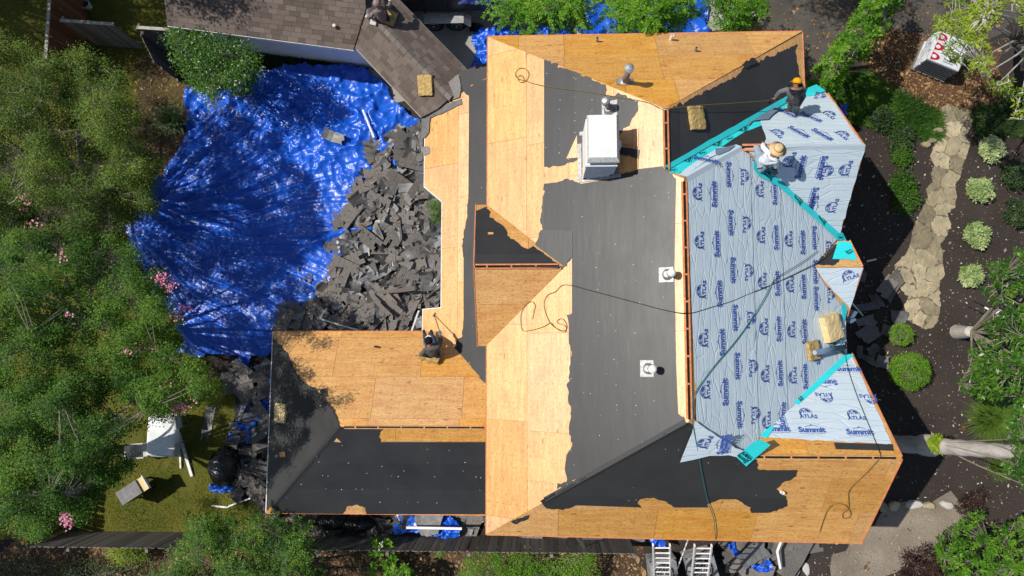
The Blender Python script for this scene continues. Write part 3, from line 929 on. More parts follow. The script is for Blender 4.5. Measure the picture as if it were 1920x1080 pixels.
# leak barrier strips in the valleys
def guard(pl, px, lift=.026, prints=(), tilt=.004):
    q = upx(pl, px)
    o = slab('leak_barrier_strip', pl, rough_edge(q, .004, .25, 3), lift, .003, MAT['turq'], house, tilt)
    for me, u, v, d, s in prints:
        logo(me, pl, pl.on(u, v), d, lift + .003 + tilt + .004, o, s)
    return o
dv = Vector((0.12, 1, 0)); dv2 = Vector((-.12, -1, 0))
guard(pN, [(1241, 313), (1300, 280), (1400, 224), (1480, 180), (1530, 160), (1548, 172), (1500, 192), (1470, 210), (1425, 238), (1396, 249), (1350, 279), (1300, 312), (1272, 327), (1258, 326)], .024,
      [(ME_T, 1287, 298, (.25, 1, 0), .95), (ME_T, 1342, 269, (.25, 1, 0), .95), (ME_T, 1392, 242, (.25, 1, 0), .95), (ME_G, 1260, 321, (1, .15, 0), .8), (ME_G, 1316, 289, (1, .3, 0), .8), (ME_G, 1368, 262, (1, .3, 0), .8)])
guard(pE, [(1409, 300), (1424, 296), (1450, 325), (1500, 369), (1540, 405), (1577, 439), (1585, 456), (1566, 451), (1530, 416), (1500, 390), (1458, 352), (1418, 330), (1409, 318)], .060,
      [(ME_G, 1420, 305, (0, -1, 0), .8), (ME_T, 1437, 330, (-.9, .4, 0), .8), (ME_T, 1493, 374, (-.8, .6, 0), .8), (ME_T, 1538, 412, (-.8, .6, 0), .8), (ME_G, 1572, 446, (1, 0, 0), .8)])
guard(pS, [(1379, 851), (1397, 868), (1443, 829), (1425, 819), (1410, 824)], .075, [(ME_T, 1393, 851, (-.6, .8, 0), .95)], .03)
guard(pSN, [(1424, 821), (1437, 824), (1450, 804), (1439, 797)], .06)
guard(pSN, [(1483, 758), (1496, 761), (1540, 722), (1585, 681), (1600, 668), (1575, 664), (1545, 700), (1508, 734)], .052, [(ME_T, 1497, 748, (-.5, .9, 0), .55)])
guard(pMN, [(1570, 455), (1594, 455), (1606, 490), (1590, 487), (1560, 487)], .03, [(ME_T, 1591, 473, (.9, .5, 0), .5)])
guard(pE, [(1536, 510), (1565, 479), (1592, 494), (1576, 499), (1552, 500), (1561, 521)], .055, [(ME_G, 1556, 498, (1, 0, 0), .8)])
guard(pE, [(1574, 544), (1592, 545), (1588, 570), (1579, 603), (1575, 596)], .06, [(ME_T, 1583, 560, (.6, .8, 0), .6)])

guard(pU, [(1243, 313), (1300, 280), (1400, 222), (1478, 178), (1500, 168), (1503, 176), (1440, 212), (1360, 257), (1255, 316)], .030)
# printing on the underlayment
UPW, DNW = Vector((0, 1, 0)), Vector((0, -1, 0))
PR = []
for y in (362, 453, 545, 636, 733): PR.append((ME_A, 1305 + (y - 362) * .04, y, UPW))
for y in (365, 458, 551, 642, 735, 826): PR.append((ME_S, 1336 + (y - 365) * .055, y, UPW))
for y in (328, 418, 507, 596, 686, 777): PR.append((ME_S, 1364 + (y - 328) * .045, y, DNW))
for y in (331, 420, 509, 598, 688, 776): PR.append((ME_A, 1393 + (y - 331) * .045, y, DNW))
for y in (357, 443, 529, 615, 703, 790): PR.append((ME_A, 1422 + (y - 357) * .03, y, UPW))
for y in (362, 446, 532, 617, 700, 783): PR.append((ME_S, 1450 + (y - 362) * .03, y, UPW))
for y in (450, 535, 620, 706): PR.append((ME_A, 1477 + (y - 450) * .03, y, UPW))
for y in (455, 538, 622, 706): PR.append((ME_S, 1503 + (y - 450) * .02, y, UPW))
for y in (370, 446, 510, 560, 660): PR.append((ME_S, 1526 + (y - 450) * .03, y, DNW))
for y in (320, 420, 465, 552, 640): PR.append((ME_A, 1553 + (y - 450) * .03, y, DNW))
for u, v, me, d in ((1500, 312, ME_S, UPW), (1540, 312, ME_S, DNW), (1583, 316, ME_A, UPW), (1478, 300, ME_A, UPW), (1558, 386, ME_A, UPW), (1590, 540 - 25, ME_A, (1, .5, 0)), (1523, 385, ME_S, DNW),
                    (1537, 182, ME_A, (-.3, -.9, 0)), (1520, 222, ME_S, (.5, -.85, 0)), (1555, 217, ME_A, (.35, -.9, 0)), (1458, 252, ME_A, (.3, -.9, 0)), (1497, 250, ME_S, (.45, -.9, 0)), (1541, 255, ME_S, (.4, -.9, 0)), (1580, 255, ME_A, (.3, -.9, 0)), (1475, 214, ME_S, (.5, -.85, 0)),
                    (1521, 808, ME_S, (1, 0, 0)), (1611, 812, ME_S, (1, 0, 0)), (1511, 777, ME_A, (1, 0, 0)), (1601, 780, ME_A, (1, 0, 0)), (1547, 747, ME_A, (-1, 0, 0)), (1545, 719, ME_S, (-1, 0, 0)), (1590, 694, ME_S, (1, 0, 0)), (1630, 750, ME_A, (-1, 0, 0)), (1455, 806, ME_S, (1, 0, 0)), (1465, 778, ME_S, (.2, 1, 0)),
                    (1318, 824, ME_A, (.15, 1, 0)), (1352, 828, ME_S, (0, 1, 0)), (1322, 303, ME_S, (1, -.6, 0))):
    PR.append((me, u, v, Vector((*d, 0)) if len(d) == 2 else Vector(d)))
for me, u, v, d in PR:
    best = None
    for pl, q, o, lift in SUMM:
        p = pl.on(u, v)
        a, b = pl.uv(p)
        if inside(np.array([a]), np.array([b]), q)[0]:
            if best is None or p.z + lift > best[0]: best = (p.z + lift, pl, p, o, lift)
    if best: logo(me, best[1], best[2], d, best[4], best[3])

# cap nails in rows over the felt
def cap_nails(k, rows, n, mat='white', r=.014, seed=0):
    pl = PL[k][0]
    rr = random.Random(seed)
    mb = MB()
    for poly in FQ[k]:
        u0, u1 = min(p[0] for p in poly), max(p[0] for p in poly); v0, v1 = min(p[1] for p in poly), max(p[1] for p in poly)
        for _ in range(n):
            a, b = rr.uniform(u0, u1), rr.uniform(v0, v1)
            if rows and rr.random() < .7: b = v0 + round((b - v0) / rows) * rows + rr.gauss(0, .015)
            if not inside(np.array([a]), np.array([b]), poly)[0]: continue
            c = pl.fr((a, b)) + pl.n * .031
            s = r * rr.uniform(.5, 1.1)
            mb.add([c + (pl.h * math.cos(t) + pl.up * math.sin(t)) * s for t in (0, 1.05, 2.1, 3.15, 4.2, 5.25)], [(0, 1, 2, 3, 4, 5)] if pl.h.cross(pl.up).dot(pl.n) > 0 else [(5, 4, 3, 2, 1, 0)])
    if mb.v: tag(mb.build('cap_nails', MAT[mat], DECK[k]), kind='stuff')
cap_nails('W', .44, 70, seed=1, r=.009); cap_nails('QS', .44, 46, seed=2, r=.012); cap_nails('S', .44, 24, seed=3, r=.009); cap_nails('L', 0, 16, seed=4, r=.01); cap_nails('QW', .44, 8, seed=5, r=.01)
# ================================================================== GARAGE AND BREEZEWAY
def shingles(pl, xy, parent, mat, ex=.145, wd=.34, lift=.004, seed=0, name='shingle', clipxy=None):
    poly = [pl.uv(pl.p(*p)) for p in xy]
    if area2(poly) < 0: poly = poly[::-1]
    x0, x1 = min(p[0] for p in poly), max(p[0] for p in poly)
    y0, y1 = min(p[1] for p in poly), max(p[1] for p in poly)
    r = random.Random(seed)
    j, y = 0, y0
    while y < y1:
        x = x0 - r.uniform(0, wd)
        while x < x1:
            w = wd * r.choice((.6, .8, 1, 1.1))
            q = clip_rect(poly, x + .003, x + w - .003, y, y + ex + .02)
            if len(q) >= 3 and abs(area2(q)) > .004:
                slab(name, pl, q, lift + r.uniform(0, .002), .006, MAT[mat], parent, tilt=.013)
            x += w
        y += ex; j += 1

garage = T('garage', 'brown shingled garage with white wall at the top left', 'garage', (-8, 10.5, 0))
gd = Vector((5.71, -.86, 0)).normalized()
gn = Vector((-gd.y, gd.x, 0))
pG = Plane((-5.54, 8.91, 2.5), gn.x * .5, gn.y * .5)
gpoly = [(-11.3, 9.78), (-5.54, 8.91), (-5.05, 9.91), (-4.75, 12.4), (-10.9, 13.3)]
q = [pG.p(*p) for p in gpoly]
gdeck = MB().prism(q, Vector((0, 0, -.08))).build('roof_deck', MAT['shingle'], garage)
shingles(pG, [(-11.3, 9.78), (-5.54, 8.91), (-5.05, 9.91), (-4.93, 10.95), (-11.1, 11.85)], gdeck, 'shingle', seed=1)
MB().prism([Vector((-11.0, 10.22, 2.45)), Vector((-5.35, 9.37, 2.45)), Vector((-4.9, 12.3, 2.45)), Vector((-10.6, 13.1, 2.45))], Vector((0, 0, -2.45))).build('wall', MAT['siding'], garage)
MB().bar(pG.p(-11.3, 9.77) + Vector((0, 0, -.07)), pG.p(-5.54, 8.9) + Vector((0, 0, -.07)), .03, .12).build('fascia_board', MAT['trim'], garage)
MB().lathe(at(616, 88, 1.9) + Vector((0, .0, 0)), [(.05, 0), (.09, .05), (.08, .12), (.03, .16)], 10).build('wall_lamp', MAT['black'], garage)
# small roof vent pipe near the valley
gp = pG.on(629, 52)
MB().lathe(gp, [(.05, -.02), (.05, .16), (.035, .16)], 10).build('vent_pipe', MAT['metal'], garage)

bway = T('breezeway', 'narrow brown shingled breezeway roof running diagonally to the house', 'breezeway', (-3.9, 8.7, 0))
bd = Vector((1.98, -2.12, 0)).normalized(); bn = Vector((-bd.y, bd.x, 0))
pBW = Plane((-4.485, 7.905, 2.5), bn.x * .5, bn.y * .5)
hw = (Vector((-3.15, 9.32, 0)) - Vector((-4.485, 7.905, 0))).dot(bn) / 2
rz = 2.5 + .5 * hw
pBE = Plane((-4.485 + bn.x * hw, 7.905 + bn.y * hw, rz), -bn.x * .5, -bn.y * .5)
def bpt(s, t): return (-4.485 + bd.x * s + bn.x * t, 7.905 + bd.y * s + bn.y * t)
bw = [bpt(-1.45, 0), bpt(1.52, 0), bpt(1.75, hw * .5), bpt(1.85, hw), bpt(-1.45 - .75, hw)]
be = [bpt(-3.2, hw), bpt(1.85, hw), bpt(1.62, hw * 1.5), bpt(1.4, 2 * hw), bpt(-3.2, 2 * hw)]
for pl, poly, sd in ((pBW, bw, 5), (pBE, be, 6)):
    pts = [pl.p(*p) for p in poly]
    if area2([(p.x, p.y) for p in pts]) < 0: pts = pts[::-1]
    dk = MB().prism(pts, Vector((0, 0, -.08))).build('roof_deck', MAT['shingle'], bway)
    shingles(pl, poly, dk, 'shingle', seed=sd)
for i in range(17):
    a, b = bpt(-2.2 + .24 * i, hw), bpt(-2.2 + .24 * i + .23, hw)
    capstrip((*a, rz), (*b, rz + .006), pBW, pBE, .13, .028, MAT['ridgeshingle'], 'ridge_cap', bway)
MB().bar(Vector((*bpt(-1.4, -.015), 2.45)), Vector((*bpt(1.5, -.015), 2.45)), .025, .10).build('fascia_board', MAT['fencep'], bway)
MB().bar(Vector((*bpt(-3.2, 2 * hw + .015), 2.45)), Vector((*bpt(1.4, 2 * hw + .015), 2.45)), .025, .10).build('fascia_board', MAT['fencep'], bway)
for s in (-1.0, .2, 1.3):
    for t in (.3, 2 * hw - .3):
        x, y = bpt(s, t)
        MB().box((x, y, 1.22), (.1, .1, 2.45)).build('post', MAT['white'], bway)
# torn old shingle edge and felt where the breezeway meets the house
for px in ([(797, 208), (866, 186), (868, 196), (834, 212), (809, 222), (806, 250), (800, 258), (793, 262), (792, 215)],):
    qq = rough_edge([pL.uv(pL.on(*p)) for p in px], .01, .09, 9)
    slab('old_shingle_edge', pL, qq, .03, .012, MAT['scrap'], bway, .02)
qq = rough_edge([pL.uv(pL.on(*p)) for p in [(797, 206), (864, 183), (866, 160), (862, 140), (850, 150), (830, 165)]], .01, .09, 9)
slab('old_shingle_edge', pL, qq, .055, .01, MAT['scrapb'], bway, .02)

# ================================================================== HELPERS ON THE ROOF
def hit(u, v):
    best = None
    for k, (pl, xy) in PL.items():
        p = pl.on(u, v)
        if inside(np.array([p.x]), np.array([p.y]), xy)[0] and (best is None or p.z > best[0].z): best = (p, pl, k)
    return best
def frame(pl, p, d=(1, 0, 0)):
    X = Vector(d); X = (X - pl.n * X.dot(pl.n)).normalized(); Y = pl.n.cross(X)
    M = Matrix((X, Y, pl.n)).transposed().to_4x4(); M.translation = p
    return M

# ================================================================== CHIMNEY
cx0, cx1, cy0, cy1 = 1.10, 1.80, 4.13, 5.22
ch = T('chimney', 'white metal chimney with flat cap and grey panel on the felt slope', 'chimney', pW.p((cx0 + cx1) / 2, (cy0 + cy1) / 2))
def cbox(z1):
    P = [Vector((x, y, pW.z(x, y) - .02)) for x, y in ((cx0, cy0), (cx1, cy0), (cx1, cy1), (cx0, cy1))]
    Q = [Vector((x, y, z1)) for x, y in ((cx0, cy0), (cx1, cy0), (cx1, cy1), (cx0, cy1))]
    return MB().add(P + Q, [(3, 2, 1, 0), (4, 5, 6, 7), (0, 1, 5, 4), (1, 2, 6, 5), (2, 3, 7, 6), (3, 0, 4, 7)])
cbox(6.74).build('chase', MAT['white'], ch)
MB().box(((cx0 + cx1) / 2, (cy0 + cy1) / 2, 6.80), (.60, .96, .14)).build('vent_shade_box', MAT['gap_shade'], ch)  # black box painted as the shade below the cap
fm = MB()
fm.box(((cx0 + cx1) / 2, cy0 - .008, 6.69), (cx1 - cx0 + .03, .03, .10))
fm.box((cx0 + .04, cy0 - .008, 6.08), (.08, .03, 1.12)); fm.box((cx1 - .04, cy0 - .008, 6.22), (.08, .03, .84)); fm.bar((cx0, cy0 - .008, pW.z(cx0, 0) + .1), (cx1, cy0 - .008, pW.z(cx1, 0) + .1), .03, .09)
fm.build('panel_frame', MAT['panel'], ch)
MB().box(((cx0 + cx1) / 2, cy0 - .003, 6.30), (.54, .02, .70)).build('panel', MAT['panel'], ch)
mxx, myy = (cx0 + cx1) / 2 + .03, (cy0 + cy1) / 2 + .03
c = MB(); a, b = .365, .55; a2, b2 = .315, .49
P = [Vector((mxx + i * a, myy + j * b, 6.84)) for i, j in ((-1, -1), (1, -1), (1, 1), (-1, 1))] + [Vector((mxx + i * a, myy + j * b, 6.90)) for i, j in ((-1, -1), (1, -1), (1, 1), (-1, 1))]
c.add(P, [(3, 2, 1, 0), (0, 1, 5, 4), (1, 2, 6, 5), (2, 3, 7, 6), (3, 0, 4, 7)])
c.build('cap_rim', MAT['chimcap'], ch)
Q = [Vector((mxx + i * a, myy + j * b, 6.90)) for i, j in ((-1, -1), (1, -1), (1, 1), (-1, 1))] + [Vector((mxx - .02 + i * a2, myy + .03 + j * b2, 7.00)) for i, j in ((-1, -1), (1, -1), (1, 1), (-1, 1))]
MB().add(Q, [(0, 1, 5, 4), (1, 2, 6, 5), (2, 3, 7, 6), (3, 0, 4, 7)]).build('cap_slope', MAT['cap_grey'], ch)  # slopes greyer and more streaked than the flat top
MB().add(Q[4:], [(0, 1, 2, 3)]).build('cap_top', MAT['chimcap'], ch)
fl = MB()
for x0, x1, y0, y1 in ((cx0 - .10, cx1 + .2, cy0 - .09, cy0 - .005), (cx0 - .10, cx0 - .005, cy0, cy1 - .2), (cx1 + .005, cx1 + .12, cy0, cy0 + .25), (cx0 - .05, cx1 + .08, cy1 + .005, cy1 + .1)):
    P = [pW.p(x, y) + pW.n * .04 for x, y in ((x0, y0), (x1, y0), (x1, y1), (x0, y1))]
    fl.prism(P, Vector((0, 0, -.012)))
fl.build('flashing', MAT['lead'], ch)
MB().box((cx1 + .09, 4.75, 6.2), (.14, .16, .3)).build('meter_box', MAT['panel'], ch)

def vent(name, label, pl, px, h, r, group=None, mat='metal', cap=False, flash=None, lean=(0, 0, 1), fmat='lead', col=None):
    p = pl.on(*px)
    t = T(name, label, 'pipe' if not cap else 'vent', p, group)
    d = Vector(lean).normalized()
    if cap:
        MB().tube([p - d * .05, p + d * (h - .05)], r, 14).build('pipe', MAT[mat], t, True)
        M = d.to_track_quat('Z', 'Y').to_matrix().to_4x4(); M.translation = p + d * (h - .08)
        MB().lathe((0, 0, 0), [(r * 1.05, 0), (r * 1.5, .01), (r * 1.5, .09), (r * .9, .13), (.005, .14)], 16, M).build('cap', MAT[col or mat], t)
    else:
        M = d.to_track_quat('Z', 'Y').to_matrix().to_4x4(); M.translation = p
        MB().lathe((0, 0, 0), [(r, -.05), (r, h), (r * .8, h), (r * .8, h - .06)], 14, M).build('pipe', MAT[mat], t)
    if flash:
        w, l, off = flash
        M = frame(pl, p + pl.n * .035)
        b = MB().box((0, 0, 0), (w, l, .006), M=M @ Matrix.Translation((off[0], off[1], 0)))
        b.lathe((0, 0, 0), [(r * 2.2, .0), (r * 1.15, .1), (r * 1.05, .1)], 16, M)
        b.build('flashing', MAT[fmat], t)
    return t
vent('flue_pipe', 'tall flue pipe with round cap on the north plywood slope', pH, (1171, 155), .88, .075, mat='rust', cap=True, flash=(.42, .30, (0, 0)), col='metal')
vent('flue_pipe', 'short leaning flue pipe with shiny cap just above the chimney', pW, (1144, 206), .5, .07, mat='rust', cap=True, flash=(.4, .42, (0, 0)), lean=(-.35, .12, 1), col='metal')
vent('vent_pipe', 'leftmost small pipe on the north plywood slope', pH, (1119, 78), .22, .035, mat='lead')
vent('vent_pipe', 'small white pipe at the top eave right of the tall flue', pH, (1257, 75), .30, .04, mat='white')
vent('vent_pipe', 'rightmost small pipe on the north plywood slope', pH, (1303, 96), .2, .035, mat='lead')
vent('roof_vent', 'pipe vent with white flashing beside the main ridge, upper one', pW, (1253, 515), .42, .062, mat='lead', cap=True, flash=(.34, .34, (-.04, 0)), fmat='lead', col='chimcap')
vent('roof_vent', 'pipe vent with white flashing low on the felt slope', pW, (1217, 691), .5, .062, mat='lead', cap=True, flash=(.32, .38, (-.04, 0)), fmat='lead', col='chimcap')
vent('vent_pipe', 'short dark pipe on the left wing plywood slope', pQN, (706, 650), .18, .03, mat='black')
vent('vent_pipe', 'small white pipe in the shaded felt on the far left slope', pQW, (521, 854), .14, .035, mat='white')
vent('vent_pipe', 'short white pipe in the torn felt of the south slope', pS, (1464, 922), .16, .04, mat='white')
# torn ply pieces round the chimney
for px in ([(1170, 241), (1198, 241), (1198, 276), (1170, 270)], [(1168, 302), (1190, 283), (1198, 300), (1198, 318), (1172, 324)], [(1063, 298), (1083, 254), (1084, 296)]):
    slab('plywood_patch', pW, [pW.uv(pW.on(*p)) for p in px], .034, .004, MAT['ply'], DECK['W'])

# ================================================================== FOAM SEATS
def foam(label, pl, px, w, l, h, ang, mat='foam', bend=.0, group='foam cushions used as roof seats', z0=.03):
    p = pl.on(*px)
    t = frame(pl, p + pl.n * z0, (math.cos(ang), math.sin(ang), 0))
    r = random.Random(int(px[0]))
    nx, ny = 7, 8
    V, F = [], []
    for k, zz in ((0, 0.0), (1, h)):
        for j in range(ny + 1):
            for i in range(nx + 1):
                x, y = (i / nx - .5) * w, (j / ny - .5) * l
                ed = (i in (0, nx)) + (j in (0, ny))
                z = zz - (k * ed * .012) + bend * (x / w) ** 2 * 4 + (r.gauss(0, .005) if k else 0)
                if ed: x += r.gauss(0, .006); y += r.gauss(0, .006)
                V.append(t @ Vector((x, y, z)))
    n1 = (nx + 1) * (ny + 1)
    for j in range(ny):
        for i in range(nx):
            a = j * (nx + 1) + i
            F.append((n1 + a, n1 + a + 1, n1 + a + nx + 2, n1 + a + nx + 1)); F.append((a + nx + 1, a + nx + 2, a + 1, a))
    for i in range(nx):
        F.append((i, i + 1, n1 + i + 1, n1 + i)); b = ny * (nx + 1) + i; F.append((b + 1, b, n1 + b, n1 + b + 1))
    for j in range(ny):
        a = j * (nx + 1); F.append((a + nx + 1, a, n1 + a, n1 + a + nx + 1)); b = a + nx; F.append((b, b + nx + 1, n1 + b + nx + 1, n1 + b))
    o = mk('foam_cushion', V, F, MAT[mat])
    return tag(o, label, 'cushion', group)
foam('speckled foam cushion lying on the breezeway shingles', pBW, (800, 160), .46, .58, .10, .0)
foam('thick brown foam cushion lying on the black felt near the top ridge', pU, (1302, 223), .42, .56, .11, .13)
foam('large pale foam block on the printed underlayment near the east edge', pE, (1551, 614), .54, .66, .20, .28, 'foam2')
foam('brown foam pad under the rolled underlayment', pE, (1519, 657), .36, .46, .10, .15, bend=.02)
foam('foam pad on the shaded felt of the far left slope', pQW, (529, 774), .42, .52, .08, -.05, 'foam2')
foam('foam wedge seat under the man in grey', pQN, (809, 668), .58, .42, .17, -.35)
foam('foam pad under the seated person in camouflage', pBE, (728, 36), .44, .48, .10, -.2)

# ================================================================== ROLLS, TOOLS, HOSES
r0, r1 = pE.on(1512, 661) + pE.n * .25, pE.on(1569, 652) + pE.n * .15
roll = T('underlayment_roll', 'grey blue roll of underlayment lying across the brown foam pad', 'roll', r0)
MB().tube([r0, r1], .075, 16).build('sheet_roll', MAT['undersheet'], roll, True)
MB().tube([r0 - (r1 - r0).normalized() * .012, r0], .06, 14).build('core', MAT['metal'], roll)
# hose reel / nailer beside it
ng = T('nail_gun', 'black nail gun resting at the east eave beside the roll', 'tool', pE.on(1571, 655))
p = pE.on(1572, 652) + pE.n * .12
MB().box(p, (.16, .09, .12), .4).box(p + Vector((-.03, -.06, .02)), (.07, .2, .08), .5).build('body', MAT['black'], ng)
MB().tube([p + Vector((.02, .02, .03)), p + Vector((.1, .16, .02))], .03, 8).build('handle', MAT['rubber'], ng)
rc = random.Random(4)
c0 = pE.on(1562, 643) + pE.n * .1
pts = []
for i in range(26):
    a = i * 1.15
    rr = .06 + .05 * rc.random()
    pts.append(c0 + Vector((math.cos(a) * rr * 1.5, math.sin(a) * rr, .02 * rc.random() + .002 * i)))
tag(MB().tube(spline(pts, 4), .008, 5).build('rope_coil', MAT['rope']), 'tangled coil of blue rope beside the pale foam block', 'rope')

def hose(name, label, px, mat='hose', r=.011, lift=.045, cat='hose', n=7, closed=()):
    P = []
    for q in px:
        if len(q) == 3: P.append(at(*q))
        else:
            h = hit(*q)
            P.append(h[0] + h[1].n * lift)
    o = MB().tube(spline(P, n), r, 6).build(name, MAT[mat])
    return tag(o, label, cat)
def z7(L): return [(960 + x / 3, 360 + y / 3) for x, y in L]
hose('air_hose', 'dark air hose looped on plywood and stretched to the worker in the yellow cap',
     [(989, 153), (972, 148), (968, 138), (976, 129), (988, 131), (993, 141), (988, 152), (977, 155), (972, 146), (980, 143), (989, 153), (1021, 162), (1100, 173), (1165, 184), (1215, 193), (1245, 203, 6.62), (1300, 198, 6.35), (1380, 193, 5.75), (1447, 188, 5.25)], 'hosey', .008)
hose('air_hose', 'dark air hose crossing the felt slope and ridge to the east eave',
     z7([(340, 525), (420, 548), (540, 580), (700, 622), (820, 655), (915, 676)]) + [(1278, 587, 6.78), (1288, 587, 6.78), (1300, 586), (1330, 577), (1370, 565), (1400, 552), (1440, 536), (1500, 508), (1545, 486), (1566, 466)], 'hose', .010)
hose('air_hose', 'tan air hose squiggled on the plywood below the dormer',
     z7([(120, 715), (128, 670), (135, 640), (120, 618), (95, 625), (65, 660), (54, 710), (62, 775), (100, 780), (170, 762), (205, 745), (222, 736), (250, 765), (285, 785), (308, 783), (305, 755), (285, 745), (262, 738), (262, 720), (290, 715), (312, 750), (300, 780), (250, 765), (215, 730), (190, 670), (185, 620), (205, 580), (250, 560), (285, 526), (340, 525)]), 'hosey', .0075)
hose('air_hose', 'teal air hose running over the printed underlayment and down the south slope',
     [(1440, 536), (1428, 560), (1400, 605), (1372, 643), (1340, 680), (1318, 708), (1296, 743), (1299, 775, 6.75), (1300, 800, 6.68), (1309, 850), (1316, 890), (1326, 935), (1337, 968), (1340, 1000), (1344, 1015, 3.9)], 'hoseg', .010, .075)
hose('extension_cord', 'brown cord with a loop on the lower right plywood slope',
     [(1536, 994), (1542, 975), (1550, 955), (1562, 943), (1580, 943), (1590, 951), (1594, 962), (1588, 969), (1579, 967), (1580, 959), (1590, 950), (1590, 935), (1590, 920), (1600, 906), (1625, 882), (1650, 859, 6.06)], 'hosey', .011, cat='cord')
hose('extension_cord', 'thin black cord from the east eave to the lower gable ridge',
     [(1581, 668), (1590, 700), (1605, 745), (1625, 795), (1645, 845), (1652, 858, 6.06)], 'hose', .008, .07, 'cord')
hose('air_hose', 'second dark hose curving across the right side underlayment',
     [(1442, 533), (1452, 522), (1470, 510), (1500, 492), (1522, 476), (1528, 470)], 'hose', .008, .07)

# east ladder and scraps hanging at the entry eave
def ladder(label, top_l, top_r, foot_l, foot_r, nr, mat='metal'):
    tl, tr, fl_, fr = map(Vector, (top_l, top_r, foot_l, foot_r))
    t = T('ladder', label, 'ladder', (fl_ + fr) / 2)
    for a, b in ((tl, fl_), (tr, fr)):
        MB().bar(a, b, .032, .07).build('rail', MAT[mat], t)
    for i in range(nr):
        k = (i + .6) / nr
        MB().bar(tl.lerp(fl_, k), tr.lerp(fr, k), .032, .03).build('rung', MAT[mat], t)
    for f in (fl_, fr):
        MB().box(f, (.09, .12, .06)).build('foot_pad', MAT['rubber'], t)
    return t
ladder('metal ladder with white top leaning on the entry eave at the east side', at(1580, 616, 4.5), at(1581, 645, 4.5), (8.75, .62, .03), (8.75, .20, .03), 14)
for i, px in enumerate(([(1579, 600), (1587, 577), (1609, 585), (1602, 595)], [(1578, 604), (1600, 592), (1606, 600), (1597, 606), (1583, 605)])):
    P = [at(u, v, 3.95 - .12 * (u - 1578) / 30 - .1 * i) for u, v in px]
    o = MB().prism(P, Vector((0, 0, -.01))).build('underlayment_scrap', MAT['undersheet'])
    tag(o, ('upper', 'lower')[i] + ' of two folded grey blue scraps hanging off the entry eave', 'scrap')

# roofer's shingle shovel is built with its man
# two extension ladders at the south eave
LT = [((1224, 1000), (1250, 1000), (1262, 1096), (1290, 1096)), ((1302, 998), (1325, 998), (1342, 1096), (1372, 1096))]
for i, (a, b, c_, d_) in enumerate(LT):
    tl, tr = at(*a, 4.45), at(*b, 4.45)
    w = (tr - tl).normalized() * .45
    tl = Vector((tl.x, -4.93, 4.45)); tr = tl + Vector((.42, 0, 0))
    fl_ = Vector((tl.x + .75, -8.1, .03)); fr = fl_ + Vector((.46, 0, 0))
    ladder(('left', 'right')[i] + ' aluminium ladder leaning on the south eave', tl, tr, fl_, fr, 15, 'trim')
o = T('pole', 'white telescopic pole leaning between the two ladders', 'pole', (3.4, -6.6, 0))
a, b = at(1293, 1004, 3.4), at(1258, 1100, .3)
MB().tube([a, a.lerp(b, .5)], .02, 8).build('upper_tube', MAT['white'], o)
MB().tube([a.lerp(b, .5), b], .014, 8).build('lower_tube', MAT['metal'], o)
# ================================================================== TARPAULINS
def tarp(name, label, px, z0, step, hfun, mat='tarp', cat='tarp', rot=0, thick=False, seed=1):
    pts = [at(u, v, z0) for u, v in px]
    poly = rough_edge([(p.x, p.y) for p in pts], .05, .25, seed)
    x0, x1 = min(p[0] for p in poly), max(p[0] for p in poly); y0, y1 = min(p[1] for p in poly), max(p[1] for p in poly)
    nx, ny = int((x1 - x0) / step) + 2, int((y1 - y0) / step) + 2
    X, Y = np.meshgrid(x0 + np.arange(nx) * step, y0 + np.arange(ny) * step)
    ins = inside(X, Y, poly)
    keep = ins[:-1, :-1] & ins[1:, :-1] & ins[:-1, 1:] & ins[1:, 1:]
    Z = hfun(X, Y) + z0
    idx = np.arange(nx * ny).reshape(ny, nx)
    Q = np.stack([idx[:-1, :-1][keep], idx[:-1, 1:][keep], idx[1:, 1:][keep], idx[1:, :-1][keep]], 1)
    used = np.unique(Q); rm = np.full(nx * ny, -1); rm[used] = np.arange(len(used))
    V = np.stack([X.ravel(), Y.ravel(), Z.ravel()], 1)[used]
    o = mkq(name, V, rm[Q], MAT[mat], None, True)
    return tag(o, label, cat)

P0 = at(252, 432, .1)
heap_px = [(697, 258), (792, 246), (800, 330), (834, 372), (834, 590), (780, 640), (560, 640), (542, 602), (610, 548), (640, 480), (655, 420), (690, 330)]
HEAP = [(at(u, v).x, at(u, v).y) for u, v in heap_px]
def big(X, Y):
    dx, dy = X - P0.x, Y - P0.y
    r = np.hypot(dx, dy) + 1e-3
    th = np.arctan2(dy, dx)
    wob = th + .10 * vnoise(X * .5, Y * .5, 3)
    fade = np.clip(1.25 - r / 9.0, .15, 1)
    f = 0
    for k, a, s in ((9, .10, 1), (21, .075, 2), (47, .05, 3), (90, .022, 4)):
        w = 1 - np.abs(vnoise(wob * k, np.zeros_like(r) + s * 7.3 + r * .15, s))
        f = f + a * w ** 5 * np.clip(r / 1.2, 0, 1)
    Z = f * fade * 1.6
    top = np.clip((Y - 4.2) / 3.0, 0, 1)
    cr = 1 - np.abs(fbm(X * 1.6, Y * 1.6, 9, 4))
    Z = Z + .10 * np.clip(cr, 0, 1) ** 2 * (.25 + 1.4 * top)
    Z = Z + .05 * (1 - np.abs(vnoise(X * 3.1 + .8 * Y, Y * 2.2, 21))) ** 3 * (.4 + top)
    Z = Z + .012 * fbm(X * 7, Y * 7, 31, 3)
    # long curved creases
    Z = Z + .16 * np.exp(-((Y - (-.15 * (X + 5.5) ** 2 + 3.9)) / .14) ** 2) * np.clip(1 - np.abs(X + 7) / 3, 0, 1)
    Z = Z + .9 * np.exp(-(r / 1.0) ** 2) * .35 + .05
    return Z
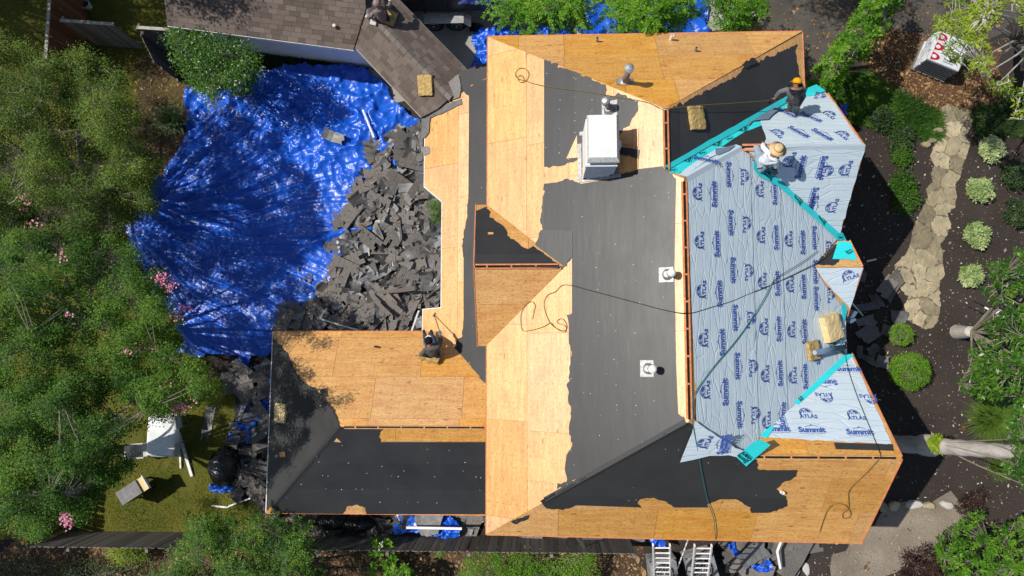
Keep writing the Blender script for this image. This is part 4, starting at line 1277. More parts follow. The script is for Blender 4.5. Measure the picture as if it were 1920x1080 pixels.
tarp('tarpaulin', 'huge crumpled blue tarp spread over the back yard', [(353, 168), (395, 172), (480, 140), (560, 122), (640, 124), (690, 130), (728, 160), (735, 185), (760, 205), (790, 225), (800, 300), (700, 420), (690, 480), (610, 560), (575, 620), (520, 640), (505, 670), (475, 668), (468, 690), (452, 700), (446, 668), (330, 665), (345, 640), (325, 600), (285, 560), (268, 500), (246, 440), (255, 412), (290, 350), (330, 290), (352, 250)], .03, .045, big)

def crump(amp, fr, seed, base=.0):
    return lambda X, Y: base + amp * (1 - np.abs(fbm(X * fr, Y * fr, seed, 4))) ** 2 + .3 * amp * np.abs(vnoise(X * fr * 3 + Y, Y * fr * 3, seed + 5))
tarp('tarpaulin', 'blue tarp bunched on the driveway at the top eave corner', [(884, 66), (930, 50), (1010, 42), (1060, 30), (1080, 75), (1060, 110), (985, 130), (880, 128), (893, 100), (884, 84)], .05, .04, crump(.28, 1.9, 4), seed=2)
tarp('tarpaulin', 'blue tarp on the ground behind the leafy trees at the top', [(1085, -10), (1330, -30), (1320, 75), (1095, 85)], .04, .05, crump(.16, 1.4, 6), seed=3)
tarp('tarpaulin', 'blue tarp strip sagging beside the far left roof edge', [(447, 800), (460, 760), (490, 735), (515, 690), (530, 720), (520, 790), (485, 790), (470, 830), (428, 828), (432, 812)], .1, .04, crump(.2, 2.2, 8), seed=4)
tarp('tarpaulin', 'small blue tarp end under the black bin liner', [(393, 905), (425, 900), (452, 912), (447, 930), (415, 925), (395, 922)], .05, .035, crump(.14, 3, 10), seed=5)
tarp('tarpaulin', 'blue tarp in the shaded gap below the left wing eave', [(742, 962), (800, 962), (800, 1002), (735, 1000)], .15, .045, crump(.14, 2, 12), seed=6)
tarp('tarpaulin', 'bright blue tarp crumple under the white gutter piece', [(832, 960), (850, 968), (868, 985), (862, 1006), (800, 1006), (820, 990)], .3, .035, crump(.16, 3, 14), seed=7)
tarp('tarpaulin', 'small blue tarp hanging at the top of the left ladder', [(1208, 998), (1245, 998), (1250, 1030), (1220, 1018)], .7, .03, crump(.14, 3, 15), seed=8)
tarp('tarpaulin', 'bright blue tarp fold right of the right ladder', [(1360, 1018), (1378, 1014), (1378, 1028), (1392, 1040), (1378, 1044), (1366, 1030)], .3, .025, crump(.2, 3, 17), seed=9)
tarp('tarpaulin', 'bright blue tarp crumple at the bottom edge beside torn shingles', [(1400, 1054), (1415, 1056), (1440, 1046), (1452, 1062), (1440, 1072), (1415, 1070)], .3, .025, crump(.2, 3, 19), seed=10)
tarp('tarpaulin', 'dark blue bundle on the soil right of the upper gable', [(1568, 198), (1588, 196), (1586, 220), (1572, 218)], .15, .03, crump(.25, 3, 23), seed=11)

# ================================================================== DEBRIS
def scrap_mesh(w, l, bend, seed, tabs=False, curl=0):
    r = random.Random(seed)
    nx, ny = 5, 4
    V, F = [], []
    jag = [[(r.gauss(0, .04) * w, r.gauss(0, .04) * l) if (i in (0, nx) or j in (0, ny)) else (0, 0) for i in range(nx + 1)] for j in range(ny + 1)]
    cut = r.random()
    for k in (0, 1):
        for j in range(ny + 1):
            for i in range(nx + 1):
                x, y = (i / nx - .5) * w + jag[j][i][0], (j / ny - .5) * l + jag[j][i][1]
                if cut < .4: x *= .55 + .45 * (j / ny)
                elif cut < .6: y += x * .5
                z = bend * ((2 * x / w) ** 2) + curl * max(0, y / l) ** 2 + .012 * math.sin(9 * x + seed) + (.006 if k else 0)
                V.append((x, y, z))
    n1 = (nx + 1) * (ny + 1)
    for j in range(ny):
        for i in range(nx):
            a = j * (nx + 1) + i
            F.append((n1 + a, n1 + a + 1, n1 + a + nx + 2, n1 + a + nx + 1)); F.append((a + nx + 1, a + nx + 2, a + 1, a))
    for i in range(nx):
        F.append((i, i + 1, n1 + i + 1, n1 + i)); b = ny * (nx + 1) + i; F.append((b + 1, b, n1 + b, n1 + b + 1))
    for j in range(ny):
        a = j * (nx + 1); F.append((a + nx + 1, a, n1 + a, n1 + a + nx + 1)); b = a + nx; F.append((b, b + nx + 1, n1 + b + nx + 1, n1 + b))
    return V, F
def cluster_mesh(seed):
    """several courses of still joined shingles"""
    r = random.Random(seed)
    mb = MB()
    n = r.randint(3, 6)
    for j in range(n):
        x0, x1 = -.45 + r.uniform(-.15, .12), .45 + r.uniform(-.12, .15)
        x = x0
        while x < x1:
            w = r.uniform(.12, .3)
            mb.box((x + w / 2, (j - n / 2) * .14, .012 + .006 * r.random() + .004 * j), (w - .008, .155, .010), r.gauss(0, .01))
            x += w
    return mb.v, mb.f
DM = {}
def dmesh(kind, i, mat):
    key = (kind, i, mat)
    if key not in DM:
        r = random.Random(i * 7 + 1)
        if kind == 'c': V, F = cluster_mesh(i)
        else: V, F = scrap_mesh(r.uniform(.3, .85), r.uniform(.25, .6), r.uniform(-.03, .10), i, curl=r.uniform(-.1, .45))
        me = bpy.data.meshes.new('torn_shingle'); me.from_pydata([tuple(v) for v in V], [], F); me.materials.append(MAT[mat]); me.update()
        DM[key] = me
    return DM[key]

def mound(X, Y):
    return .10 + .22 * np.clip(fbm(X * .8, Y * .8, 5, 3) + .5, 0, 1.3)
HX0, HX1 = min(p[0] for p in HEAP), max(p[0] for p in HEAP); HY0, HY1 = min(p[1] for p in HEAP), max(p[1] for p in HEAP)
def bed(name, poly, z0, amp, fr, seed, step=.06):
    x0, x1 = min(p[0] for p in poly), max(p[0] for p in poly); y0, y1 = min(p[1] for p in poly), max(p[1] for p in poly)
    X, Y = np.meshgrid(np.arange(x0, x1, step), np.arange(y0, y1, step))
    ny, nx = X.shape
    ins = inside(X, Y, poly)
    keep = ins[:-1, :-1] & ins[1:, :-1] & ins[:-1, 1:] & ins[1:, 1:]
    cell = np.floor(fbm(X * fr * .5, Y * fr * .5, seed, 2) * 5) / 5
    Z = z0 + amp * np.abs(fbm(X * fr, Y * fr, seed + 1, 3)) + .06 * cell
    idx = np.arange(nx * ny).reshape(ny, nx)
    Q = np.stack([idx[:-1, :-1][keep], idx[:-1, 1:][keep], idx[1:, 1:][keep], idx[1:, :-1][keep]], 1)
    o = mkq(name, np.stack([X.ravel(), Y.ravel(), Z.ravel()], 1), Q, MAT['rubble'])
    return tag(o, kind='stuff')
bed('shingle_rubble', HEAP, .12, .16, 2.6, 3)

LOOK = {'scrapb': 'brown course of joined shingles', 'scrap': 'torn black shingle scrap', 'scrapg': 'torn grey felt scrap'}
def debris(poly, n, zf, where, group, seed, cl=.3, name='torn_shingle', sc_=1.0, loose=0, bands=None):
    """n single scraps, then the loose rest of the heap joined as one mass"""
    r = random.Random(seed)
    x0, x1 = min(p[0] for p in poly), max(p[0] for p in poly); y0, y1 = min(p[1] for p in poly), max(p[1] for p in poly)
    k = 0
    mv, mf, mi = [], [], []
    mats = ['scrap', 'scrapg', 'scrapb']
    while k < n + loose:
        x, y = r.uniform(x0, x1), r.uniform(y0, y1)
        if not inside(np.array([x]), np.array([y]), poly)[0]: continue
        if r.random() < cl: me, mt = dmesh('c', r.randint(0, 9), 'scrapb'), 'scrapb'
        else:
            mt = r.choice(('scrap', 'scrap', 'scrap', 'scrapg', 'scrapg', 'scrapb'))
            me = dmesh('s', r.randint(0, 21), mt)
        s = sc_ * r.uniform(.7, 1.15)
        M = Matrix.Translation((x, y, zf(x, y) + .16 * r.random())) @ Matrix.Rotation(r.uniform(0, 6.28), 4, 'Z') @ Matrix.Rotation(r.gauss(0, .24), 4, 'Y') @ Matrix.Rotation(r.gauss(0, .24), 4, 'X') @ Matrix.Scale(s, 4)
        if k < n:
            o = bpy.data.objects.new(name, me); C.objects.link(o)
            o.matrix_world = M
            pl = where
            if bands:
                t = (y - y0) / (y1 - y0)
                pl = bands[min(len(bands) - 1, int(t * len(bands)))] + ' ' + where
            tag(o, LOOK[mt] + ' ' + pl, 'shingle', group + ', ' + {'scrapb': 'brown', 'scrap': 'black', 'scrapg': 'grey'}[mt])
        else:
            M = Matrix.Translation((0, 0, -.07)) @ M
            b = len(mv)
            mv += [tuple(M @ v.co) for v in me.vertices]
            for p in me.polygons: mf.append(tuple(b + i for i in p.vertices)); mi.append(mats.index(mt))
        k += 1
    if mv:
        o = mk('shingle_rubble', mv, mf, MAT['scrap'])
        o.data.materials.append(MAT['scrapg']); o.data.materials.append(MAT['scrapb'])
        o.data.polygons.foreach_set('material_index', mi)
        tag(o, kind='stuff')
debris(HEAP, 185, lambda x, y: .18 + .12 * math.sin(x * 2.1) * math.sin(y * 1.7), 'of the heap beside the blue tarp', 'debris heap', 2, .2, sc_=.92, loose=330, bands=('in the lower third', 'in the middle third', 'in the upper third'))
G2 = [(at(u, v).x, at(u, v).y) for u, v in ((440, 700), (515, 680), (530, 960), (440, 935), (425, 870), (440, 830))]
bed('shingle_rubble', G2, .06, .12, 2.6, 7)
debris(G2, 30, lambda x, y: .14, 'in the dark pile along the left wing wall', 'left wing pile', 3, .25, loose=14)
G3 = [(at(u, v).x, at(u, v).y) for u, v in ((1600, 470), (1640, 500), (1700, 560), (1700, 600), (1660, 640), (1680, 700), (1610, 700), (1600, 600))]
debris(G3, 12, lambda x, y: .02, 'on the shaded soil below the entry eave', 'scraps by the entry', 4, .2)
G4 = [(at(u, v).x, at(u, v).y) for u, v in ((1350, 985), (1520, 985), (1520, 1030), (1480, 1068), (1420, 1080), (1360, 1060))]
debris(G4, 28, lambda x, y: .08, 'in the heap right of the ladders', 'heap by the ladders', 5, .5, loose=14)
G5 = [(at(u, v).x, at(u, v).y) for u, v in ((550, 968), (960, 968), (1200, 985), (1200, 1000), (560, 1000))]
debris(G5, 26, lambda x, y: .1, 'in the gap between south eave and fence', 'scraps behind the fence', 6, .3, loose=18)
G6 = [(at(u, v).x, at(u, v).y) for u, v in ((560, 500), (600, 505), (600, 530), (570, 530))]
debris(G6, 6, lambda x, y: .12, 'lying out alone on the open blue tarp', 'crumbs on the tarp', 7, 0, sc_=.35)
# single recognisable pieces
def single(name, label, cat, u, v, z, w, l, rot, mat, seed=3, bend=.05, curl=.1, tilt=(0, 0)):
    V, F = scrap_mesh(w, l, bend, seed, curl=curl)
    o = mk(name, V, F, MAT[mat])
    o.location = at(u, v, z); o.rotation_euler = (tilt[0], tilt[1], rot)
    return tag(o, label, cat)
single('felt_sheet', 'curled grey felt sheet lying alone on the blue tarp', 'felt', 628, 258, .25, .75, .36, -.35, 'scrapg', 31, .16, .25)
single('felt_sheet', 'dark felt sheet standing at the left wing corner of the tarp', 'felt', 462, 735, .3, .8, .55, .4, 'scrapb', 33)
single('felt_sheet', 'black felt sheet lying flat on the grass', 'felt', 391, 790, .03, .30, 1.0, -.15, 'scrap', 35, .01, .02)
single('shingle_sheet', 'flat dark shingle sheet on the lower end of the stone path', 'shingle', 1685, 596, .08, .6, .4, -.1, 'scrap', 36, .02, .05)
single('shingle_sheet', 'crumpled shingle sheet at the left edge of the stone path', 'shingle', 1672, 535, .10, .75, .5, .5, 'scrapb', 37, .06, .2)
single('shingle_sheet', 'big brown shingle sheet in the heap under the lower right eave', 'shingle', 1490, 1030, .35, 1.2, .9, .5, 'scrapb', 38, .05, .05)
single('felt_sheet', 'grey felt sheet below the left wing eave next to blue tarp', 'felt', 805, 982, .5, 1.0, .75, .05, 'scrapg', 39, .05, .1)
single('felt_sheet', 'grey felt sheet in the heap right of the right ladder', 'felt', 1410, 1040, .4, .9, .5, .6, 'scrapg', 41, .06, .1)
# stacked clean shingle strips in the heap
for i, (u, v, rz_) in enumerate(((704, 560, -.8), (712, 572, -.8), (722, 582, -.75), (733, 560, -.8), (740, 574, -.85), (728, 546, .12), (760, 543, .12))):
    o = MB().box((0, 0, 0), (.62 if i > 4 else .40, .13, .012)).build('shingle_strip', MAT['ridgeshingle'])
    o.location = at(u, v, .62 + .01 * i); o.rotation_euler = (.02 * i, .03, rz_)
    tag(o, 'clean tan shingle strip near the lower end of the debris heap', 'shingle', 'tan strips in the debris heap')

def stick(label, pts, w, h, mat='trim', name='gutter_piece', cat='gutter'):
    mb = MB()
    P = [at(*p) for p in pts]
    for a, b in zip(P[:-1], P[1:]): mb.bar(a, b, w, h)
    return tag(mb.build(name, MAT[mat]), label, cat)
stick('white strip lying on the tarp above the debris heap', [(680, 206, .4), (701, 258, .35)], .06, .04)
stick('thin bent metal strip at the lower left of the debris heap', [(613, 578, .5), (598, 597, .45), (640, 610, .45), (684, 622, .4)], .04, .03, 'metal')
stick('white strip standing against the small plywood corner', [(770, 626, 1.3), (785, 583, 2.3)], .05, .03)
stick('longer of two white strips lying on the grass by the table', [(335, 812, .15), (360, 893, .05)], .09, .05)
stick('shorter of two white strips lying on the grass by the table', [(335, 811, .2), (339, 878, .05)], .05, .04)
stick('bent white gutter strip on grass at the left wing corner', [(397, 948, .04), (424, 951, .05), (497, 924, .3)], .05, .04)
stick('long white gutter piece in the gap below the left wing', [(762, 989, .9), (866, 991, .95)], .07, .05, 'white')
stick('grey pole leaning on the fence below the south eave', [(1077, 1003, 1.9), (1112, 1045, .4)], .04, .04, 'metal', 'pole', 'pole')
stick('short white strip in the shadow right of the entry', [(1625, 490, .05), (1643, 486, .05)], .05, .03)
stick('long grey strip in the shadow below the entry eave', [(1592, 562, .5), (1618, 592, .1)], .05, .03, 'metal')
stick('bent white strip on the shingle heap at the bottom edge', [(1467, 1008, .9), (1457, 1034, .8), (1463, 1066, .7)], .06, .04, 'white')
# mulch chips and fallen leaves
r = rng
def chips(name, px, n, size, mats, z=.012, seed=1, label=None):
    g = np.random.default_rng(seed)
    poly = [(at(u, v).x, at(u, v).y) for u, v in px]
    x0, x1 = min(p[0] for p in poly), max(p[0] for p in poly); y0, y1 = min(p[1] for p in poly), max(p[1] for p in poly)
    X, Y = g.uniform(x0, x1, n), g.uniform(y0, y1, n)
    k = inside(X, Y, poly); X, Y = X[k], Y[k]; n = len(X)
    a = g.uniform(0, 6.28, n); L = size * g.lognormal(0, .5, n); Wd = L * g.uniform(.25, .7, n)
    c, s = np.cos(a), np.sin(a)
    V = np.zeros((n, 4, 3))
    for i, (p, q) in enumerate(((-1, 0), (0, -1), (1, 0), (0, 1))):
        V[:, i, 0] = X + c * L * p - s * Wd * q; V[:, i, 1] = Y + s * L * p + c * Wd * q
        V[:, i, 2] = z + g.uniform(0, .02, n)
    o = mkq(name, V.reshape(-1, 3), np.arange(n * 4).reshape(n, 4), MAT[mats], tint=np.repeat(g.random(n), 4))
    return tag(o, kind='stuff')
MAT['chip'] = mat_leaf('wood_chips', (.09, .065, .05), (.25, .20, .15), (.55, .48, .38), .0, .9)
MAT['deadleaf'] = mat_leaf('dead_leaves', (.09, .045, .02), (.22, .12, .05), (.42, .28, .14), .1, .8)
chips('mulch_chips', [(1560, 180), (1930, 180), (1930, 1090), (1500, 1090), (1600, 700), (1560, 400)], 3600, .020, 'chip', seed=2)
chips('fallen_leaves', [(1560, 180), (1930, 180), (1930, 1090), (1500, 1090), (1600, 700), (1560, 400)], 420, .035, 'deadleaf', seed=3)
chips('fallen_leaves', [(-20, 1024), (1210, 1024), (1210, 1100), (-20, 1100)], 5200, .035, 'deadleaf', seed=4)
chips('fallen_leaves', [(250, 90), (352, 100), (360, 330), (300, 420), (100, 420), (60, 120)], 2200, .03, 'deadleaf', seed=5)
chips('pine_needles', [(1600, 70), (1700, 60), (1850, 80), (1880, 150), (1850, 215), (1780, 215), (1700, 190), (1640, 150)], 6500, .026, 'deadleaf', seed=6)
chips('fallen_leaves', [(1400, 0), (1900, 0), (1900, 100), (1400, 110)], 900, .03, 'deadleaf', seed=8)

# ================================================================== STONE PATH
path_px = [(1762, 205), (1820, 205), (1820, 240), (1808, 300), (1790, 345), (1775, 400), (1776, 440), (1768, 500), (1762, 560), (1758, 598), (1735, 618), (1700, 600), (1695, 575), (1690, 545), (1680, 515), (1695, 480), (1708, 450), (1715, 420), (1740, 370), (1752, 310), (1755, 260)]
PP = [(at(u, v).x, at(u, v).y) for u, v in path_px]
gb = rough_edge(PP, .10, .25, 4)
if area2(gb) < 0: gb = gb[::-1]
path = mk('stone_path', [(x, y, .012) for x, y in gb], [tuple(range(len(gb)))], MAT['grit'])
tag(path, kind='structure')
rs = random.Random(12)
seeds = []
tries = 0
while len(seeds) < 34 and tries < 4000:
    tries += 1
    x, y = rs.uniform(min(p[0] for p in PP), max(p[0] for p in PP)), rs.uniform(min(p[1] for p in PP), max(p[1] for p in PP))
    if inside(np.array([x]), np.array([y]), PP)[0] and all(math.hypot(x - a, y - b) > .36 for a, b in seeds): seeds.append((x, y))
for i, (x, y) in enumerate(seeds):
    q = list(gb)
    q = clip_rect(q, x - .6, x + .6, y - .6, y + .6)
    for j, (a, b) in enumerate(seeds):
        if i == j or not q: continue
        dx, dy = a - x, b - y
        L = math.hypot(dx, dy)
        if L > 1.5: continue
        q = clip_half(q, dx / L, dy / L, (dx * (a + x) / 2 + dy * (b + y) / 2) / L - .012)
    if len(q) < 3 or abs(area2(q)) < .02: continue
    q = rough_edge(q, .022, .07, i)
    if area2(q) < 0: q = q[::-1]
    MB().prism([Vector((a, b, .026 + .004 * math.sin(a * 31 + b * 17))) for a, b in q], Vector((0, 0, -.04))).build('flagstone', MAT['stone'], path)
def rock(name, label, u, v, w, l, h, mat, seed, group):
    r = random.Random(seed)
    c = at(u, v, 0)
    n = 9
    mb = MB()
    prof = []
    V, F = [], []
    for k, (s, z) in enumerate(((1, 0), (1.02, .5), (.8, .9), (.35, 1.0))):
        for i in range(n):
            a = 2 * math.pi * i / n
            rr = s * (1 + .16 * math.sin(2 * a + seed) + .1 * math.sin(3 * a + seed * 2))
            V.append((c.x + w / 2 * rr * math.cos(a), c.y + l / 2 * rr * math.sin(a), h * z))
    for k in range(3):
        for i in range(n): F.append((k * n + i, k * n + (i + 1) % n, (k + 1) * n + (i + 1) % n, (k + 1) * n + i))
    F.append(tuple(3 * n + i for i in range(n)))
    return tag(mk(name, V, F, MAT[mat]), label, 'stone', group)
for i, (u, v, w, l) in enumerate(((1675, 948, .35, .3), (1712, 945, .5, .3), (1740, 947, .35, .25), (1773, 946, .4, .26), (1655, 950, .3, .3))):
    rock('edging_stone', 'rounded pale stone edging the bed in the lower right', u, v, w, l, .16, 'cement' if i % 2 else 'stone', i, 'edging stones lower right')
rock('edging_stone', 'orange brown stone at the right end of the edging row', 1818, 945, .34, .18, .14, 'straw', 7, 'edging stones lower right')
rock('flat_stone', 'flat pale stone chip on the soil at the bottom right', 1511, 1066, .22, .42, .06, 'cement', 9, 'loose stones')
for i, (u, v) in enumerate(((1745, 265), (1758, 245), (1735, 272))):
    rock('edging_stone', 'tan stone set against the upper end of the path', u, v, .3, .2, .12, 'stone', 20 + i, 'stones at the path top')

# ================================================================== FENCES
BO = {}
def board_mesh(h, w, t, key):
    if key not in BO:
        mb = MB().prism([Vector((-w / 2, 0, 0)), Vector((w / 2, 0, 0)), Vector((w / 2, 0, h - .03)), Vector((w / 2 - .03, 0, h)), Vector((-w / 2 + .03, 0, h)), Vector((-w / 2, 0, h - .03))], Vector((0, t, 0)))
        BO[key] = mb
    return BO[key]
def fence(label, a, b, h, mat='fence', railm='fencep', bw_=.14, cap=True, name='wooden_fence', seed=1):
    a, b = Vector((*a, 0)), Vector((*b, 0))
    d = (b - a); L = d.length; d.normalize()
    ang = math.atan2(d.y, d.x)
    t = T(name, label, 'fence', (a + b) / 2)
    r = random.Random(seed)
    mb = board_mesh(h, bw_ - .008, .02, (h, bw_))
    me = bpy.data.meshes.new('board'); me.from_pydata([tuple(v) for v in mb.v], [], mb.f); me.materials.append(MAT[mat]); me.update()
    n = int(L / bw_)
    for i in range(n):
        o = bpy.data.objects.new('board', me); C.objects.link(o)
        p = a + d * (bw_ * (i + .5))
        o.matrix_world = Matrix.Translation((p.x, p.y, r.uniform(-.03, .02))) @ Matrix.Rotation(ang, 4, 'Z') @ Matrix.Rotation(r.gauss(0, .012), 4, 'Y')
        put(o, t)
    s = Vector((-d.y, d.x, 0))
    for z in (.4, h - .35): MB().bar(a + s * .05 + Vector((0, 0, z)), b + s * .05 + Vector((0, 0, z)), .04, .09).build('rail', MAT[mat], t)
    if cap: MB().bar(a + Vector((0, 0, h + .01)), b + Vector((0, 0, h + .01)), .10, .035).build('cap_rail', MAT[railm], t)
    for i in range(int(L / 2.4) + 1):
        p = a + d * min(2.4 * i + .05, L - .05) + s * .09
        MB().box((p.x, p.y, h / 2), (.09, .09, h)).build('post', MAT[mat], t)
    return t
fence('long weathered grey board fence along the bottom of the yard', (2.8, -5.95), (-15.3, -5.95), 1.75, cap=False, seed=2)
fence('short weathered fence running down the left bottom corner', (-15.35, -5.9), (-15.35, -3.6), 1.75, 'fenceb', cap=False, seed=3)
fence('reddish cedar fence at the top left edge', (-15.6, 9.1), (-15.6, 13.2), 1.8, 'fenceb', bw_=.16, seed=4)
fence('grey board fence section with pale cap left of the open gate', (-15.2, 10.36), (-13.45, 10.2), 1.8, seed=5)
fence('short grey fence with pale cap between gate and garage', (-12.7, 10.08), (-11.2, 9.95), 1.8, seed=6)
gate = fence('open grey wooden gate standing by the fence gap', (-12.68, 9.95), (-12.1, 8.85), 1.7, cap=False, name='wooden_gate', seed=7)
gate['category'] = 'gate'
for (u, v, s_) in ((152, 22, 1), (165, 14, .8)):
    pass
def pot(label, u, v, r_, h, mat):
    p = at(u, v, 0)
    t = T('planter', label, 'planter', p)
    MB().lathe(p, [(r_ * .7, 0), (r_, h), (r_ * 1.08, h), (r_ * 1.08, h + .03), (r_ * .9, h + .03), (r_ * .88, h - .05)], 18).build('pot', MAT[mat], t)
    MB().lathe(p + Vector((0, 0, h - .06)), [(r_ * .87, 0), (r_ * .5, .02)], 14).build('soil', MAT['ground'], t)
pot('pale round planter behind the grey fence, upper one', 168, 14, .16, .25, 'cement')
pot('pale round planter behind the grey fence, lower one', 152, 27, .14, .2, 'cement')

# ================================================================== PATIO TABLE, CHAIRS, GRILL
MAT['check'] = None
def mat_check():
    t = NT('checked_cloth')
    c = t.N('TexCoord'); b = t.N('TexChecker')
    t.set(b, 'Vector', c.outputs['Object']); t.set(b, 'Scale', 24.0)
    b.inputs['Color1'].default_value = (.78, .79, .77, 1); b.inputs['Color2'].default_value = (.42, .46, .45, 1)
    v = t.coord('Object')
    f = t.ramp(t.noise(v, 3, 4), .35, .6, .15, 1)
    return t.out(t.mix(f, (.78, .79, .77), b.outputs[0]), .8, None, .15)
MAT['check'] = mat_check()
tb = at(301, 818, .75)
tt = T('patio_table', 'patio table in the sunny gap of the left trees', 'table', (tb.x, tb.y, 0))
tw, tl_ = .52, 1.16
MB().prism([Vector((tb.x + x * tw, tb.y + y * tl_ / 1.0, .73)) for x, y in ((-.85, -.3), (-.5, -.5), (.4, -.5), (.75, -.3), (.75, .35), (.4, .5), (-.5, .5), (-.85, .3))], Vector((0, 0, -.04))).build('tabletop', MAT['white'], tt)
for sx_ in (-.4, .35):
    for sy in (-.4, .4): MB().tube([(tb.x + sx_, tb.y + sy, 0), (tb.x + sx_ * .9, tb.y + sy, .7)], .025, 8).build('leg', MAT['metal'], tt)
# cloth with hanging corners
nx, ny = 26, 36
V, F = [], []
for j in range(ny + 1):
    for i in range(nx + 1):
        x, y = (i / nx - .5) * 1.06, (j / ny - .5) * 1.46
        ex, ey = max(0, abs(x) - .43), max(0, abs(y) - .58)
        dr = min(.30, (ex + ey) * 1.6)
        k = 1 - .45 * (ex + ey)
        z = .745 - dr + .012 * math.sin(9 * x + 5 * y)
        V.append((tb.x + x * k, tb.y + y * k, z))
for j in range(ny):
    for i in range(nx):
        a = j * (nx + 1) + i; F.append((a, a + 1, a + nx + 2, a + nx + 1))
tag(mk('tablecloth', V, F, MAT['check'], None, True), 'white checked cloth draped over the patio table', 'tablecloth')
def chair(label, u, v, rz_, mat='cement'):
    p = at(u, v, .42)
    t = T('patio_chair', label, 'chair', (p.x, p.y, 0), 'patio chairs')
    M = Matrix.Translation((p.x, p.y, 0)) @ Matrix.Rotation(rz_, 4, 'Z')
    MB().box((0, 0, 0), (.44, .42, .04), M=M @ Matrix.Translation((0, 0, .42))).build('seat', MAT[mat], t)
    MB().box((0, 0, 0), (.04, .42, .42), M=M @ Matrix.Translation((-.22, 0, .66)) @ Matrix.Rotation(-.12, 4, 'Y')).build('backrest', MAT[mat], t)
    for i in (-1, 1):
        for j in (-1, 1): MB().box((0, 0, 0), (.035, .035, .42), M=M @ Matrix.Translation((i * .19, j * .18, .21))).build('leg', MAT['metal'], t)
    for j in (-1, 1): MB().box((0, 0, 0), (.4, .04, .03), M=M @ Matrix.Translation((.0, j * .22, .62))).build('armrest', MAT[mat], t)
chair('pale patio chair on the left side of the table', 264, 844, 0.1)
chair('patio chair tucked under the table, upper right', 328, 792, 3.3)
chair('patio chair tucked under the table, lower right', 326, 840, 3.1)
g = at(277, 910, 0)
gt = T('grill_cart', 'grey metal grill cart standing tilted on the lawn', 'grill', g)
M = Matrix.Translation((g.x, g.y, 0)) @ Matrix.Rotation(.58, 4, 'Z')
MB().box((0, 0, 0), (.72, .45, .05), M=M @ Matrix.Translation((-.1, 0, .86))).build('lid', MAT['scrapg'], gt)
MB().box((0, 0, 0), (.70, .42, .55), M=M @ Matrix.Translation((-.1, 0, .55))).build('cabinet', MAT['black'], gt)
MB().box((0, 0, 0), (.24, .44, .03), M=M @ Matrix.Translation((.38, 0, .80))).build('side_shelf', MAT['foam2'], gt)
MB().box((0, 0, 0), (.03, .46, .26), M=M @ Matrix.Translation((.51, 0, .84)) @ Matrix.Rotation(.3, 4, 'Y')).build('end_panel', MAT['white'], gt)
for i in (-.4, .2):
    for j in (-.18, .18): MB().box((0, 0, 0), (.05, .05, .3), M=M @ Matrix.Translation((i, j, .15))).build('leg', MAT['black'], gt)
# black bin liner bundle
bp = at(418, 876, .35)
V, F = [], []
for j in range(13):
    for i in range(24):
        a, ph = 2 * math.pi * i / 24, math.pi * .5 * j / 12
        rr = .62 * math.cos(ph) ** .7 * (1 + .07 * math.sin(5 * a + 2 * j) + .05 * mnoise.noise(Vector((i * .7, j * .5, 3))))
        V.append((bp.x + rr * math.cos(a) * .8, bp.y + rr * math.sin(a), .02 + .72 * math.sin(ph) + .04 * mnoise.noise(Vector((i, j, 0)))))
for j in range(12):
    for i in range(24): F.append((j * 24 + i, j * 24 + (i + 1) % 24, (j + 1) * 24 + (i + 1) % 24, (j + 1) * 24 + i))
tag(mk('rubbish_bag', V, F, MAT['binliner'], None, True), 'shiny black plastic rubbish bundle on the grass by the left wing', 'bag')
for i, (u, v) in enumerate(((620, 980), (668, 985))):
    bp = at(u, v, .4); V, F = [], []
    for j in range(9):
        for k in range(18):
            a, ph = 2 * math.pi * k / 18, math.pi * .5 * j / 8
            rr = .45 * math.cos(ph) ** .7 * (1 + .09 * math.sin(4 * a + 2 * j + i))
            V.append((bp.x + rr * math.cos(a) * 1.3, bp.y + rr * math.sin(a) * .6, .02 + .55 * math.sin(ph)))
    for j in range(8):
        for k in range(18): F.append((j * 18 + k, j * 18 + (k + 1) % 18, (j + 1) * 18 + (k + 1) % 18, (j + 1) * 18 + k))
    tag(mk('plastic_cover', V, F, MAT['binliner'], None, True), ('left', 'right')[i] + ' of two black plastic covers in the gap below the left wing', 'cover')

